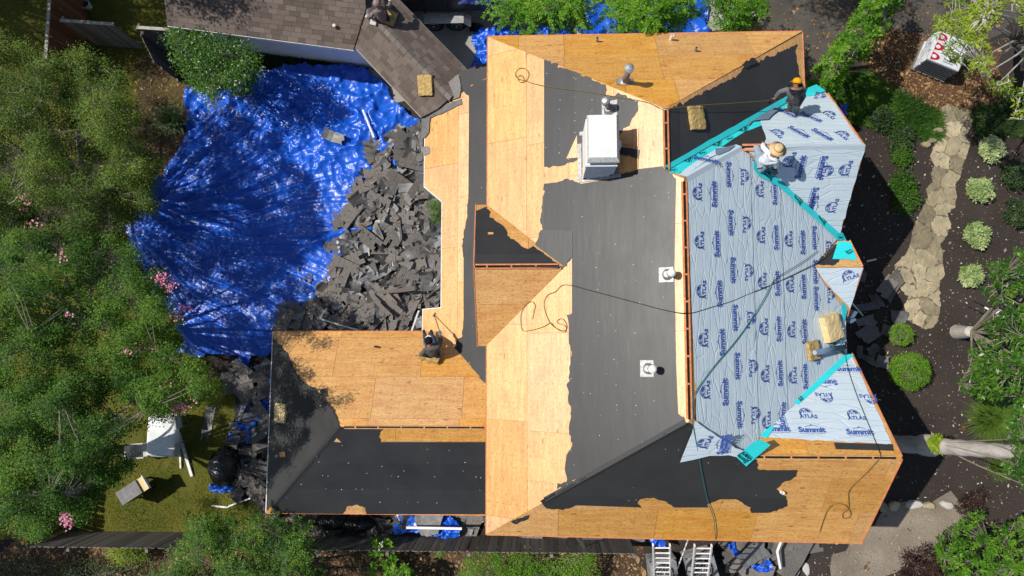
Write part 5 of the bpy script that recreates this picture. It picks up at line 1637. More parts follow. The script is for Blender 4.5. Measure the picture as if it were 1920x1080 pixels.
# ================================================================== AIR CONDITIONERS
def condenser(label, u, v, s, rz_):
    p = at(u, v, .8)
    t = T('air_conditioner', label, 'air conditioner', (p.x, p.y, 0), 'air conditioners below the south eave')
    M = Matrix.Translation((p.x, p.y, 0)) @ Matrix.Rotation(rz_, 4, 'Z')
    MB().box((0, 0, 0), (s - .04, s - .04, .72), M=M @ Matrix.Translation((0, 0, .4))).build('coil', MAT['black'], t)
    top = MB(); h = s / 2; n = 28; ro = h * .78
    ring = [Vector((ro * math.cos(2 * math.pi * i / n), ro * math.sin(2 * math.pi * i / n), .80)) for i in range(n)]
    sq = []
    for i in range(n):
        a = 2 * math.pi * i / n; c_, s2 = math.cos(a), math.sin(a); k = h / max(abs(c_), abs(s2)); sq.append(Vector((c_ * k, s2 * k, .78)))
    top.add([M @ q for q in ring + sq], [(i, n + i, n + (i + 1) % n, (i + 1) % n) for i in range(n)])
    top.build('top_cover', MAT['scrapg'], t)
    gl = MB()
    for k in (.25, .5, .75, 1): gl.tube([M @ Vector((ro * k * math.cos(2 * math.pi * i / 20), ro * k * math.sin(2 * math.pi * i / 20), .81)) for i in range(21)], .006, 4)
    for i in range(10):
        a = math.pi * 2 * i / 10; gl.tube([M @ Vector((0, 0, .815)), M @ Vector((ro * math.cos(a), ro * math.sin(a), .81))], .005, 4)
    gl.build('fan_guard', MAT['metal'], t)
    fb = MB()
    for i in range(4):
        a = math.pi * i / 2
        fb.box((0, 0, 0), (ro * .9, .16, .012), M=M @ Matrix.Rotation(a, 4, 'Z') @ Matrix.Translation((ro * .45, 0, .70)) @ Matrix.Rotation(.4, 4, 'X'))
    fb.build('fan', MAT['panel'], t)
    for k in range(9):
        z = .1 + .075 * k
        lv = MB()
        for a, b in (((-h, -h), (h, -h)), ((h, -h), (h, h)), ((h, h), (-h, h)), ((-h, h), (-h, -h))): lv.bar(M @ Vector((*a, z)), M @ Vector((*b, z)), .03, .02)
        lv.build('louvre', MAT['scrapg'], t)
condenser('pale air conditioner unit behind the right ladder', 1318, 1068, .85, .25)
condenser('air conditioner unit behind the left ladder', 1246, 1076, .8, .1)

# ================================================================== TRAILER
tr = T('dump_trailer', 'black dump trailer with silver fender parked on the driveway', 'trailer', (-3.0, 11.6, 0))
bedb = MB()
bedb.box((-2.6, 10.98, 1.15), (5.6, .05, .75)); bedb.box((-2.6, 13.0, 1.15), (5.6, .05, .75)); bedb.box((-5.4, 12, 1.15), (.05, 2.05, .75)); bedb.box((.2, 12, 1.15), (.05, 2.05, .75)); bedb.box((-2.6, 12, .78), (5.6, 2.0, .06))
bedb.build('bed', MAT['black'], tr)
MB().bar((-5.4, 10.97, 1.54), (.2, 10.97, 1.54), .09, .06).build('top_rail', MAT['black'], tr)
for i in range(8): MB().box((-5.2 + .75 * i, 10.93, 1.12), (.07, .06, .72)).build('side_post', MAT['black'], tr)
MB().box((-2.6, 11.3, .62), (5.6, .1, .16)).build('chassis', MAT['black'], tr)
for x in (-3.46, -2.70):
    w_ = T('wheel', None, None, (0, 0, 0)); 
    bpy.data.objects.remove(w_)
    M = Matrix.Translation((x, 10.74, .34)) @ Matrix.Rotation(math.pi / 2, 4, 'X')
    ty = MB().lathe((0, 0, 0), [(.20, -.10), (.30, -.11), (.34, -.08), (.34, .08), (.30, .11), (.20, .10)], 28, M).build('tyre', MAT['rubber'], tr)
    MB().lathe((0, 0, 0), [(.20, -.06), (.205, .09), (.17, .105), (.08, .06), (.05, .11), (.02, .12)], 20, M).build('rim', MAT['metal'], ty)
fd = MB()
fd.prism([Vector((x, 10.56, z)) for x, z in ((-3.95, .50), (-3.72, .74), (-2.42, .74), (-2.2, .50), (-2.22, .46), (-2.44, .70), (-3.70, .70), (-3.93, .46))], Vector((0, .36, 0)))
fd.build('fender', MAT['metal'], tr)
tarp('tarpaulin', 'navy tarp bulging over the load of the black trailer', [(858, -30), (1010, -30), (1010, 14), (858, 14)], 1.5, .05, crump(.22, 1.6, 44), 'navy', seed=13)
single('tool_box', 'black box on the driveway beside the blue tarp', 'box', 892, 52, .1, .4, .3, -.2, 'black', 52, .0, .1)
MB_ = MB()
def bush_shadow(): pass

# ================================================================== SHINGLE PALLET
pc = at(1746, 118, 0)
pt = T('shingle_pallet', 'wrapped pallet of shingle bundles with red emblems at the upper right', 'pallet', pc)
M = Matrix.Translation((pc.x, pc.y, 0)) @ Matrix.Rotation(-.42, 4, 'Z')
MAT['wrap'] = pm('wrapped_bundle', (.62, .64, .66), (.46, .48, .50), 5, .35, .4, 14, .5, rand=.1)
MAT['red'] = pm('red_print', (.42, .015, .03), None, 5, .4, 0)
for k in range(3): MB().box((0, 0, 0), (1.15, .12, .10), M=M @ Matrix.Translation((0, -.42 + .42 * k, .05))).build('pallet_runner', MAT['fence'], pt)
for k in range(6): MB().box((0, 0, 0), (.14, 1.05, .02), M=M @ Matrix.Translation((-.5 + .2 * k, 0, .111))).build('pallet_board', MAT['fence'], pt)
rp = random.Random(3)
top_b = []
for lv in range(9):
    for k in range(3):
        o = MB().box((0, 0, 0), (1.02 + rp.uniform(-.02, .02), .325, .082), M=M @ Matrix.Translation((rp.gauss(0, .012), -.335 + .335 * k, .165 + .09 * lv))).build('shingle_bundle', MAT['wrap'], pt)
        if lv == 8: top_b.append((o, k))
for o, k in top_b:
    y0 = -.335 + .335 * k; z = .165 + .09 * 8 + .0435
    mbk = MB()
    mbk.add([M @ Vector((x, y, z)) for x, y in [(-.42, y0 - .13)] + [(-.42 + .27 * math.sin(a * .1745), y0 + .13 * -math.cos(a * .1745)) for a in range(1, 18)] + [(-.42, y0 + .13)]], [tuple(range(19))])
    mbk.build('printed_emblem', MAT['red'], o)
    mb2 = MB(); mb2.add([M @ Vector((x, y, z + .004)) for x, y in arc(-.33, y0, .075, .06, 0, 360, 12)[:-1]], [tuple(range(12))]); mb2.build('printed_emblem', MAT['wrap'], o)
    v, f = text_geo('Premium', .105, .004)
    mb3 = MB(); mb3.add([M @ Vector((p.x + .16, p.y + y0 + .03, z)) for p in v], f)
    stroke_b = MB(); stroke(stroke_b, [(-.02, -.05), (.30, -.05)], .02)
    mb3.add([M @ Vector((p.x, p.y + y0, z)) for p in stroke_b.v], stroke_b.f)
    mb3.build('printed_wordmark', MAT['black'], o)
# dark bands on the near side
for lv in range(8):
    MB().box((0, 0, 0), (1.0, .012, .032), M=M @ Matrix.Translation((0, -.51, .21 + .09 * lv))).build('bundle_seam', MAT['black'], pt)

# small machine under the right tree
sp = at(1860, 585, .35)
st = T('spray_cart', 'white machine on black frame lying under the right tree', 'machine', (sp.x, sp.y, 0))
M = Matrix.Translation((sp.x, sp.y, 0)) @ Matrix.Rotation(-.55, 4, 'Z')
MB().box((0, 0, 0), (.34, .05, .05), M=M @ Matrix.Translation((-.1, 0, .38))).box((0, 0, 0), (.2, .2, .22), M=M @ Matrix.Translation((.14, .04, .36))).build('housing', MAT['white'], st)
for s in (-.12, .12): MB().tube([M @ Vector((-.55, s, .05)), M @ Vector((-.1, s, .22)), M @ Vector((.3, s, .25))], .016, 6).build('frame_tube', MAT['black'], st)
MB().lathe((0, 0, 0), [(.10, -.03), (.10, .03)], 14, M @ Matrix.Translation((.3, -.16, .1)) @ Matrix.Rotation(math.pi / 2, 4, 'X')).build('wheel', MAT['rubber'], st)
# ================================================================== VEGETATION
def leaf_geo(P, D, Nn, L, Wd, fold=.25):
    """P base, D direction, Nn normal: one folded leaf each, 4 corners"""
    D = D / np.linalg.norm(D, axis=1, keepdims=True)
    S = np.cross(D, Nn); S /= np.linalg.norm(S, axis=1, keepdims=True) + 1e-9
    N2 = np.cross(S, D)
    L = L[:, None]; Wd = Wd[:, None]
    V = np.stack([P, P + D * L * .5 + S * Wd - N2 * Wd * fold, P + D * L, P + D * L * .5 - S * Wd - N2 * Wd * fold], 1)
    return V.reshape(-1, 3)

def leaves_at(tips, kind, m, L, ratio, sig, g, up=.9):
    K = len(tips)
    if kind == 'scatter':
        P = np.repeat(tips, m, 0) + g.normal(0, 1, (K * m, 3)) * np.array([sig, sig, sig * .6])
        a = g.uniform(0, 6.28, K * m)
        D = np.stack([np.cos(a), np.sin(a), g.normal(-.1, .35, K * m)], 1)
    elif kind == 'rosette':
        a = (np.tile(np.arange(m), K) * 6.283 / m * 1.0) + np.repeat(g.uniform(0, 6.28, K), m) + g.normal(0, .15, K * m)
        P = np.repeat(tips, m, 0) + g.normal(0, sig * .15, (K * m, 3))
        D = np.stack([np.cos(a), np.sin(a), g.normal(.0, .3, K * m)], 1)
        P = P + D * L * .15
    else:  # pinnate: leaflets in pairs along a rachis, several fronds per tip
        nf = 4; per = m // nf
        a = np.repeat(g.uniform(0, 6.28, K * nf), per)
        t = np.tile(np.repeat(np.linspace(.12, 1, per // 2), 2), K * nf)
        sd = np.tile(np.tile([1, -1], per // 2), K * nf)
        n = len(t)
        tip = np.repeat(np.repeat(tips, nf, 0), per, 0)[:n]
        fd = np.stack([np.cos(a), np.sin(a), -.25 * t], 1)
        P = tip + fd * (t * sig)[:, None]
        b = a + sd * (1.05 - .5 * t)
        D = np.stack([np.cos(b), np.sin(b), g.normal(-.12, .12, n)], 1)
        m = nf * per
    n = len(P)
    Nn = np.stack([g.normal(0, .38, n), g.normal(0, .38, n), np.full(n, up)], 1)
    LL = L * g.uniform(.65, 1.25, n)
    return leaf_geo(P, D, Nn, LL, LL * ratio * .5), m

def sample_px(px, K, g, gap=0.0, gs=70., seed=0):
    x0, x1 = min(p[0] for p in px), max(p[0] for p in px); y0, y1 = min(p[1] for p in px), max(p[1] for p in px)
    U, Vv = [], []
    while len(U) < K:
        u, v = g.uniform(x0, x1, K * 2), g.uniform(y0, y1, K * 2)
        k = inside(u, v, px)
        if gap > 0: k &= (fbm(u / gs, v / gs, seed, 3) > -1.1 + gap * 1.2)
        U += list(u[k]); Vv += list(vv for vv in v[k])
    return np.array(U[:K]), np.array(Vv[:K])

def edge_dist(u, v, px):
    d = np.full(u.shape, 1e9)
    for i in range(len(px)):
        ax, ay = px[i]; bx, by = px[(i + 1) % len(px)]
        t = np.clip(((u - ax) * (bx - ax) + (v - ay) * (by - ay)) / ((bx - ax) ** 2 + (by - ay) ** 2 + 1e-9), 0, 1)
        d = np.minimum(d, np.hypot(u - ax - t * (bx - ax), v - ay - t * (by - ay)))
    return d

def at_np(u, v, z):
    cx, cy = (u - 960) / FPX, -(v - 540) / FPX
    R = np.array(RW)
    c = np.stack([cx, cy, -np.ones_like(cx)], 1) @ R.T
    t = (CAMH - z) / -c[:, 2]
    return np.stack([c[:, 0] * t, c[:, 1] * t, z], 1)

def plant(name, label, cat, px, zlo, zhi, K, kind, m, L, ratio, sig, mat, base=None, trunk=.08, bark='barkd', nl=12, gap=.25, seed=1, group=None,
          lower=.35, twig='twig', rim=60., flowers=(), fmat='pink', trunks=1, tw=.006, limb=.55, relief=.28, world=None, gs=70., clump=None):
    g = np.random.default_rng(seed)
    if world is None:
        u, v = sample_px(px, K, g, gap, gs, seed)
        e = np.clip(edge_dist(u, v, px) / rim, 0, 1)
        dome = np.sqrt(1 - (1 - e) ** 2)
        z = zlo + (zhi - zlo) * (.25 + .75 * dome) * (.72 + relief * fbm(u / 45., v / 45., seed + 3, 3)).clip(.25, 1.15)
        low = g.random(K) < lower
        z = np.where(low, zlo + (z - zlo) * g.random(K), z)
        tips = at_np(u, v, z)
    else:
        cx, cy, cz, rx, ry, rz_ = world
        d = g.normal(0, 1, (K, 3)); d /= np.linalg.norm(d, axis=1, keepdims=True)
        d[:, 2] = np.abs(d[:, 2]) * np.where(g.random(K) < .75, 1, -.6)
        rr = g.uniform(.72, 1, K)[:, None] * (1 + (.10 if name == 'boxwood_ball' else .34) * vnoise(d[:, 0] * 3, d[:, 1] * 3 + d[:, 2] * 3, seed))[:, None]
        tips = np.array([cx, cy, cz]) + d * rr * np.array([rx, ry, rz_])
    if clump:      # gather twigs into sprays
        nc, pull = clump
        cs = tips[g.choice(len(tips), nc, replace=False)]
        dd = ((tips[:, None, :2] - cs[None, :, :2]) ** 2).sum(2).argmin(1)
        tips = tips + (cs[dd] - tips) * pull
    c = tips.mean(0)
    if base is None: base = (c[0], c[1])
    zmin = tips[:, 2].min()
    root = T(name, label, cat, (base[0], base[1], 0), group)
    # wood
    wood = MB()
    limbs = []
    far = tips[g.choice(len(tips), min(nl, len(tips)), replace=False)]
    fork = Vector((base[0] + (c[0] - base[0]) * .35, base[1] + (c[1] - base[1]) * .35, max(.12, zlo * .45)))
    for k in range(trunks):
        o = Vector((g.normal(0, .22), g.normal(0, .22), 0)) if trunks > 1 else Vector((0, 0, 0))
        b0 = Vector((base[0], base[1], -.05)) + o
        f2 = fork + o * 1.6
        if trunk > 0.012:
            MB().tube(spline([b0, b0.lerp(f2, .5) + Vector((g.normal(0, .03), g.normal(0, .03), 0)), f2], 4), [trunk * (1.25 - .45 * i / 8) for i in range(9)], 9).build('trunk', MAT[bark], root, True)
        for t in far[k::trunks]:
            t = Vector(t) - Vector((0, 0, .1))
            mid = f2.lerp(t, .5) + Vector((g.normal(0, .12), g.normal(0, .12), .12 * (t - f2).length))
            pts = spline([f2, mid, t], 5)
            n = len(pts)
            wood.tube(pts, [max(tw, trunk * limb * (1 - .93 * i / (n - 1))) for i in range(n)], 5, False)
            limbs += pts[3:]
    if limbs:
        LA = np.array([tuple(p) for p in limbs])
        for i in g.choice(len(tips), min(len(tips), 420), replace=False):
            t = tips[i]
            j = ((LA - t) ** 2).sum(1).argmin()
            a, b = Vector(LA[j]), Vector(t)
            if (b - a).length > 2.2: continue
            md = a.lerp(b, .55) + Vector((g.normal(0, .05), g.normal(0, .05), g.normal(0, .04)))
            wood.tube([a, md, b], [tw * 1.3, tw, tw * .5], 3, False)
        wood.build('branches', MAT[twig], root)
    V, mm = leaves_at(tips, kind, m, L, ratio, sig, g)
    n = len(V) // 4
    per = n // len(tips)
    tint = np.repeat(g.normal(.45, .16, len(tips)), per)[:n] + g.normal(0, .14, n) + .22 * fbm(V[::4, 0] * 1.1, V[::4, 1] * 1.1, seed + 8, 2)
    mkq('crown', V, np.arange(n * 4).reshape(n, 4), MAT[mat], root, False, np.repeat(np.clip(tint, 0, 1), 4))
    for fx, fy, fz, fn, fs in flowers:
        fn = max(8, int(fn * .6))
        ctr = np.array(at(fx, fy, fz))
        P = ctr + g.normal(0, 1, (fn, 3)) * np.array([fs, fs, fs * .6])
        a = g.uniform(0, 6.28, fn)
        D = np.stack([np.cos(a), np.sin(a), g.normal(.1, .4, fn)], 1)
        Nn = np.stack([g.normal(0, .5, fn), g.normal(0, .5, fn), np.ones(fn)], 1)
        VF = leaf_geo(P, D, Nn, np.full(fn, .055), np.full(fn, .026), .1)
        tag(mkq('blossom', VF, np.arange(fn * 4).reshape(fn, 4), MAT[fmat], root, False, np.repeat(g.random(fn), 4)), kind='stuff')
    return root

# --- big trees at the left
plant('olive_tree', 'large grey green tree with pale twigs filling the upper left', 'tree', [(-170, 60), (-60, 75), (40, 68), (70, 78), (110, 95), (165, 82), (200, 120), (235, 135), (230, 180), (265, 205), (262, 260), (305, 300), (290, 350), (300, 395), (262, 425), (200, 455), (-170, 455)],
      3.2, 5.7, 4300, 'scatter', 25, .062, .46, .11, 'lolive', (-14.6, 5.0), .16, 'bark', 26, .33, 21, relief=.42, lower=.4, rim=110, tw=.009, clump=(330, .42), flowers=[(45, 375, 5.7, 40, .09), (62, 418, 5.7, 26, .09)])
plant('crape_myrtle', 'broad crape myrtle with pink blossom over the tarp edge at the left', 'tree', [(-150, 440), (120, 430), (225, 445), (262, 470), (300, 505), (330, 545), (345, 600), (338, 640), (370, 665), (405, 690), (300, 720), (120, 735), (-150, 740)],
      3.8, 6.6, 3000, 'scatter', 26, .060, .52, .10, 'lmyrt', (-14.4, .8), .14, 'bark', 24, .33, 22, relief=.42, lower=.3, rim=100, tw=.008, clump=(260, .45),
      flowers=[(303, 520, 5.9, 90, .10), (318, 535, 5.8, 60, .08), (340, 582, 5.6, 50, .08), (325, 596, 5.6, 40, .08), (352, 578, 5.5, 26, .05), (115, 480, 6.8, 34, .07), (130, 590, 6.8, 20, .05), (238, 657, 6.5, 18, .05)])
plant('crape_myrtle', 'crape myrtle with pink blossom beside the patio table at the lower left', 'tree', [(-60, 720), (150, 700), (290, 700), (370, 690), (420, 725), (395, 750), (315, 778), (262, 800), (238, 830), (250, 870), (235, 905), (185, 915), (170, 975), (140, 985), (100, 960), (80, 1005), (45, 1020), (30, 985), (-60, 985)],
      4.6, 7.4, 2500, 'scatter', 26, .058, .52, .095, 'lmyrt', (-14.6, -3.4), .13, 'bark', 24, .33, 23, relief=.42, lower=.3, rim=90, tw=.008, clump=(220, .45),
      flowers=[(312, 735, 6.5, 60, .08), (318, 745, 6.5, 40, .06), (330, 763, 6.3, 70, .08), (345, 765, 6.3, 40, .06), (125, 975, 7.0, 60, .055), (116, 968, 7.0, 26, .04), (130, 985, 7.0, 26, .04), (363, 745, 6.6, 26, .05)])
plant('small_tree', 'dark glossy small tree at the garage corner above the tarp', 'tree', [(308, 62), (340, 45), (372, 52), (420, 58), (462, 85), (505, 110), (495, 140), (470, 150), (462, 175), (425, 170), (400, 185), (365, 165), (350, 140), (330, 125), (322, 95)],
      1.5, 3.3, 420, 'scatter', 26, .075, .5, .13, 'lgloss', (-10.2, 8.4), .07, 'bark', 14, .22, 24, rim=45, tw=.010, flowers=[(488, 138, 2.6, 26, .08), (494, 128, 2.6, 16, .06)], fmat='whitef')
# dead twigs hanging over the tarp
dt = T('dead_branch', 'bare pale branch hanging over the blue tarp below the glossy tree', 'branch', at(402, 180, 2.2))
rb = random.Random(5)
for a in ((395, 215), (432, 225), (385, 250), (415, 235), (462, 222), (402, 255)):
    s = at(403, 178, 2.4); e = at(a[0], a[1], 1.3)
    pts = spline([s, s.lerp(e, .4) + Vector((rb.gauss(0, .1), rb.gauss(0, .1), .15)), e], 5)
    tw_ = MB().tube(pts, [.016 * (1 - .75 * i / (len(pts) - 1)) for i in range(len(pts))], 5)
    for k in (4, 6, 8):
        q = pts[k]; tw_.tube([q, q + Vector((rb.gauss(0, .14), rb.gauss(-.1, .14), -.05)), q + Vector((rb.gauss(0, .28), rb.gauss(-.2, .2), -.1))], [.007, .005, .003], 4)
    tw_.build('twig', MAT['twig'], dt)

# --- trees behind the top eave
for i, (px, bx, lab) in enumerate((([(915, 8), (960, -10), (1010, -40), (1110, -40), (1108, 20), (1080, 45), (1050, 40), (1010, 62), (985, 58), (965, 45), (940, 25)], -.2, 'leafy multi stem tree overhanging the blue tarp at the top left of the eave'),
                                  ([(1140, 25), (1150, -40), (1310, -40), (1300, 20), (1275, 55), (1240, 64), (1200, 60), (1160, 58)], 3.4, 'middle leafy multi stem tree behind the top eave'),
                                  ([(1335, 10), (1350, -40), (1440, -40), (1425, 12), (1415, 40), (1385, 52), (1350, 45)], 6.2, 'rightmost leafy multi stem tree behind the top eave'))):
    plant('ash_tree', lab, 'tree', px, 2.4, 4.6, (120, 130, 60)[i], 'pinnate', 56, .11, .42, .42, 'lbright', (bx, 9.25), .055, 'barkd', 12, .1, 31 + i, 'trees behind the top eave', rim=40, trunks=4, twig='barkd', tw=.008)
plant('laurel', 'bright green laurel growing diagonally beside the top right gable', 'tree', [(1512, 180), (1520, 140), (1545, 110), (1580, 60), (1610, 20), (1625, -40), (1700, -40), (1685, 20), (1672, 45), (1650, 72), (1630, 95), (1622, 112), (1600, 105), (1598, 135), (1560, 170), (1535, 195)],
      1.6, 3.8, 330, 'rosette', 13, .13, .40, .12, 'lbright', (9.4, 9.3), .07, 'bark', 14, .12, 35, rim=40, tw=.008)
plant('oak_tree', 'sparse yellow green oak with pale branches in the top right corner', 'tree', [(1745, 60), (1760, 20), (1790, -40), (1990, -40), (1990, 230), (1905, 222), (1895, 185), (1862, 180), (1850, 150), (1815, 140), (1790, 120), (1760, 95)],
      3.6, 6.2, 300, 'rosette', 9, .135, .34, .1, 'lyellow', (15.8, 9.8), .10, 'bark', 26, .30, 36, rim=40, tw=.015, twig='bark', lower=.2)
plant('magnolia', 'dense glossy tree leaning in at the right edge', 'tree', [(1990, 440), (1905, 470), (1880, 490), (1855, 492), (1862, 520), (1840, 540), (1858, 565), (1885, 570), (1882, 595), (1845, 605), (1850, 622), (1872, 640), (1838, 640), (1820, 655), (1830, 680), (1812, 700), (1800, 730), (1830, 745), (1990, 760)],
      2.2, 5.0, 470, 'rosette', 12, .125, .42, .1, 'lgloss', at(1795, 622, 0)[:2], .20, 'bark', 22, .2, 37, rim=50, tw=.010, limb=.22)
plant('magnolia', 'pale straight trunk with leafy crown at the lower right edge', 'tree', [(1990, 720), (1930, 735), (1900, 760), (1890, 800), (1900, 850), (1880, 880), (1905, 905), (1990, 930)],
      4.2, 6.5, 170, 'rosette', 12, .12, .36, .1, 'lgloss', at(1668, 832, 0)[:2], .01, 'bark', 10, .1, 38, rim=40, tw=.010)
big_tr = [o for o in bpy.data.objects if o.get('label') == 'pale straight trunk with leafy crown at the lower right edge'][0]
b0 = at(1668, 832, 0); b1 = at(1740, 835, 1.5); b2 = at(1880, 846, 4.2); b3 = at(1960, 850, 5.5)
tp = spline([b0, b1, b1.lerp(b2, .5), b2, b3], 8)
rt = [.27 - .11 * i / (len(tp) - 1) + (.07 if 7 <= i <= 9 else 0) + .012 * math.sin(i * 1.7) for i in range(len(tp))]
MB().tube(tp, rt, 16).build('trunk', MAT['bark'], big_tr, True)
plant('spiky_clump', 'small tuft of bright leaves growing on the pale trunk', 'plant', None, 0, 0, 60, 'rosette', 8, .12, .3, .05, 'lyellow', at(1765, 832, 2.1)[:2], .0, nl=0, seed=61, world=(*at(1757, 832, 2.2), .18, .18, .12))

# --- shrubs, lower edge
plant('shrub', 'large glossy green shrub in the bottom right corner', 'shrub', [(1755, 1010), (1790, 985), (1830, 960), (1850, 945), (1840, 975), (1880, 985), (1920, 970), (1990, 960), (1990, 1130), (1750, 1130), (1770, 1060), (1750, 1040)],
      .7, 2.3, 480, 'rosette', 11, .105, .42, .1, 'lbright', at(1870, 1050, 0)[:2], .05, nl=12, gap=.2, seed=41, rim=45)
plant('plum_shrub', 'dark purple shrub at the bottom right beside the sandy path', 'shrub', [(1690, 1090), (1690, 1050), (1712, 1030), (1740, 1025), (1768, 1040), (1765, 1090)], .3, .9, 170, 'scatter', 18, .055, .6, .09, 'lplum', None, .02, gap=.2, seed=42, rim=25, nl=6)
plant('plum_shrub', 'small dark purple shrub at the edging stones', 'shrub', [(1790, 960), (1815, 930), (1850, 915), (1840, 940), (1825, 965)], .2, .6, 90, 'scatter', 14, .05, .6, .08, 'lplum', None, .02, gap=.2, seed=43, rim=20, nl=5)
plant('tree', 'feathery dark green tree at the bottom edge left of centre', 'tree', [(270, 1085), (300, 1075), (330, 1040), (350, 1010), (345, 980), (400, 965), (415, 985), (430, 960), (470, 975), (510, 975), (530, 985), (560, 975), (585, 1020), (605, 1085), (605, 1130), (270, 1130)],
      1.8, 4.2, 330, 'pinnate', 48, .085, .40, .36, 'lmyrt', at(450, 1075, 0)[:2], .09, 'barkd', 16, .2, 44, rim=60, lower=.3)
plant('shrub', 'tall bright green shrub with white bloom growing through the fence', 'shrub', [(692, 1030), (700, 1012), (730, 1012), (742, 1030), (745, 1060), (775, 1060), (785, 1130), (690, 1130)], .6, 2.2, 150, 'rosette', 10, .12, .5, .1, 'lbright', at(725, 1045, 0)[:2], .03, gap=.1, seed=45, rim=25, nl=7, flowers=[(714, 1021, 2.3, 14, .05)], fmat='whitef')
plant('shrub', 'small leafy sprig in front of the fence by the litter', 'shrub', [(815, 1025), (830, 1015), (836, 1035), (820, 1042)], .4, 1.4, 26, 'rosette', 9, .1, .5, .08, 'lbright', None, .012, gap=0, seed=46, rim=12, nl=4)
plant('hedge', 'fine leaved bright hedge at the bottom edge centre', 'hedge', [(865, 1075), (880, 1045), (900, 1035), (940, 1040), (985, 1030), (1010, 1045), (1060, 1045), (1085, 1035), (1110, 1030), (1118, 1065), (1100, 1130), (860, 1130)], .6, 1.6, 620, 'scatter', 22, .05, .45, .09, 'lbox', at(990, 1070, 0)[:2], .03, gap=.18, seed=47, rim=30, nl=16)
plant('shrub', 'low yellowish shrub below the fence at the lower left', 'shrub', [(195, 1035), (225, 1025), (270, 1028), (275, 1050), (220, 1060)], .3, .9, 100, 'scatter', 16, .055, .5, .09, 'lyellow', None, .015, gap=.3, seed=48, rim=20, nl=5)
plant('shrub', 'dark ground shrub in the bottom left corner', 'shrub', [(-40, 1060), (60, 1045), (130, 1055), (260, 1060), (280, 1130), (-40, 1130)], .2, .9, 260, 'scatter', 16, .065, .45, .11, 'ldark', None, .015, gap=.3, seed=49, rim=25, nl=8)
plant('shrub', 'small round shrub tucked against the low roof edge by the debris', 'shrub', [(803, 395), (808, 378), (822, 374), (832, 385), (832, 410), (812, 414)], .8, 2.1, 75, 'scatter', 16, .045, .5, .07, 'lmyrt', None, .02, gap=0, seed=50, rim=14, nl=6)

# --- right hand beds
def mound_plant(name, label, u, v, r_, h, mat, K, m, L, kind='scatter', group=None, seed=1, sig=.05, cat='shrub', ratio=.5):
    p = at(u, v, h * .5)
    return plant(name, label, cat, None, 0, 0, K, kind, m, L, ratio, sig, mat, (p.x, p.y), .025, nl=8, seed=seed, group=group, world=(p.x, p.y, h * .42, r_, r_, h * .58), tw=.004)
mound_plant('boxwood_ball', 'smaller clipped bright green boxwood ball by the east wall', 1690, 628, .36, .62, 'lbox', 420, 9, .034, seed=51, sig=.022, group='clipped boxwood balls')
mound_plant('boxwood_ball', 'larger clipped bright green boxwood ball by the east wall', 1706, 696, .62, .95, 'lbox', 1050, 9, .036, seed=52, sig=.025, group='clipped boxwood balls')
for i, (u, v, s, lab) in enumerate(((1861, 280, .36, 'topmost pale variegated plant right of the stone path'), (1839, 355, .38, 'second pale variegated plant from the top beside the path'), (1833, 441, .36, 'third pale variegated plant from the top beside the path'), (1821, 517, .33, 'lowest pale variegated plant right of the stone path'))):
    mound_plant('variegated_shrub', lab, u, v, s, .45, 'lhosta', 130, 9, .10, 'rosette', 'pale variegated plants', 53 + i, ratio=.5)
for i, (u, v, s, h, lab) in enumerate(((1655, 222, .42, .5, 'dark leafy shrub nearest the upper gable corner'), (1690, 258, .45, .5, 'dark leafy shrub left of the path top'), (1692, 292, .34, .4, 'small leafy shrub in the bed below the path top'), (1692, 345, .42, .5, 'leafy shrub in the bed beside the gable shadow, upper'), (1698, 375, .45, .45, 'leafy shrub in the bed beside the gable shadow, lower'), (1905, 330, .5, .6, 'dark shrub at the right frame edge'), (1912, 400, .5, .6, 'second dark shrub at the right frame edge'))):
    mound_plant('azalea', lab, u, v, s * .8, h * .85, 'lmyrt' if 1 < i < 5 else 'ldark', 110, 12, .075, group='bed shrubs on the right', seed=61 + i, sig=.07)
def tuft(label, u, v, r_, h, n, mat, seed, wd=.006):
    g = np.random.default_rng(seed)
    c = np.array(at(u, v, h * .4)); c[2] = 0
    a = g.uniform(0, 6.283, n); el = g.uniform(.0, 1, n) ** .6
    P = c + np.stack([np.cos(a) * .12 * el, np.sin(a) * .12 * el, np.zeros(n)], 1)
    seg = 5
    V = np.zeros((n, seg * 2, 3)); S = np.stack([-np.sin(a), np.cos(a), np.zeros(n)], 1)
    for k in range(seg):
        t = k / (seg - 1)
        out = r_ * el * t * g.uniform(.85, 1.1, n); zz = h * (1 - .55 * el) * np.sin(t * 2.0) / .92
        q = P + np.stack([np.cos(a) * out, np.sin(a) * out, zz], 1)
        w = wd * (1 - t * .85)
        V[:, 2 * k] = q - S * w; V[:, 2 * k + 1] = q + S * w
    b = np.arange(n)[:, None] * seg * 2
    Q = np.concatenate([b + np.array([[2 * k, 2 * k + 1, 2 * k + 3, 2 * k + 2]]) for k in range(seg - 1)], 0)
    root = T('ornamental_grass', label, 'grass plant', (c[0], c[1], 0), 'spiky grass clumps')
    mkq('blades', V.reshape(-1, 3), Q, MAT[mat], root, False, np.repeat(np.clip(g.normal(.5, .2, n), 0, 1), seg * 2))
tuft('big spiky bright grass clump under the right tree', 1856, 785, .85, 1.0, 1500, 'lneedle', 71)
tuft('smaller spiky grass clump overlapping the pale trunk', 1875, 878, .40, .6, 500, 'lneedle', 72)
tuft('spiky grass clump cut by the bottom right corner', 1905, 1075, .7, .8, 800, 'lneedle', 73)
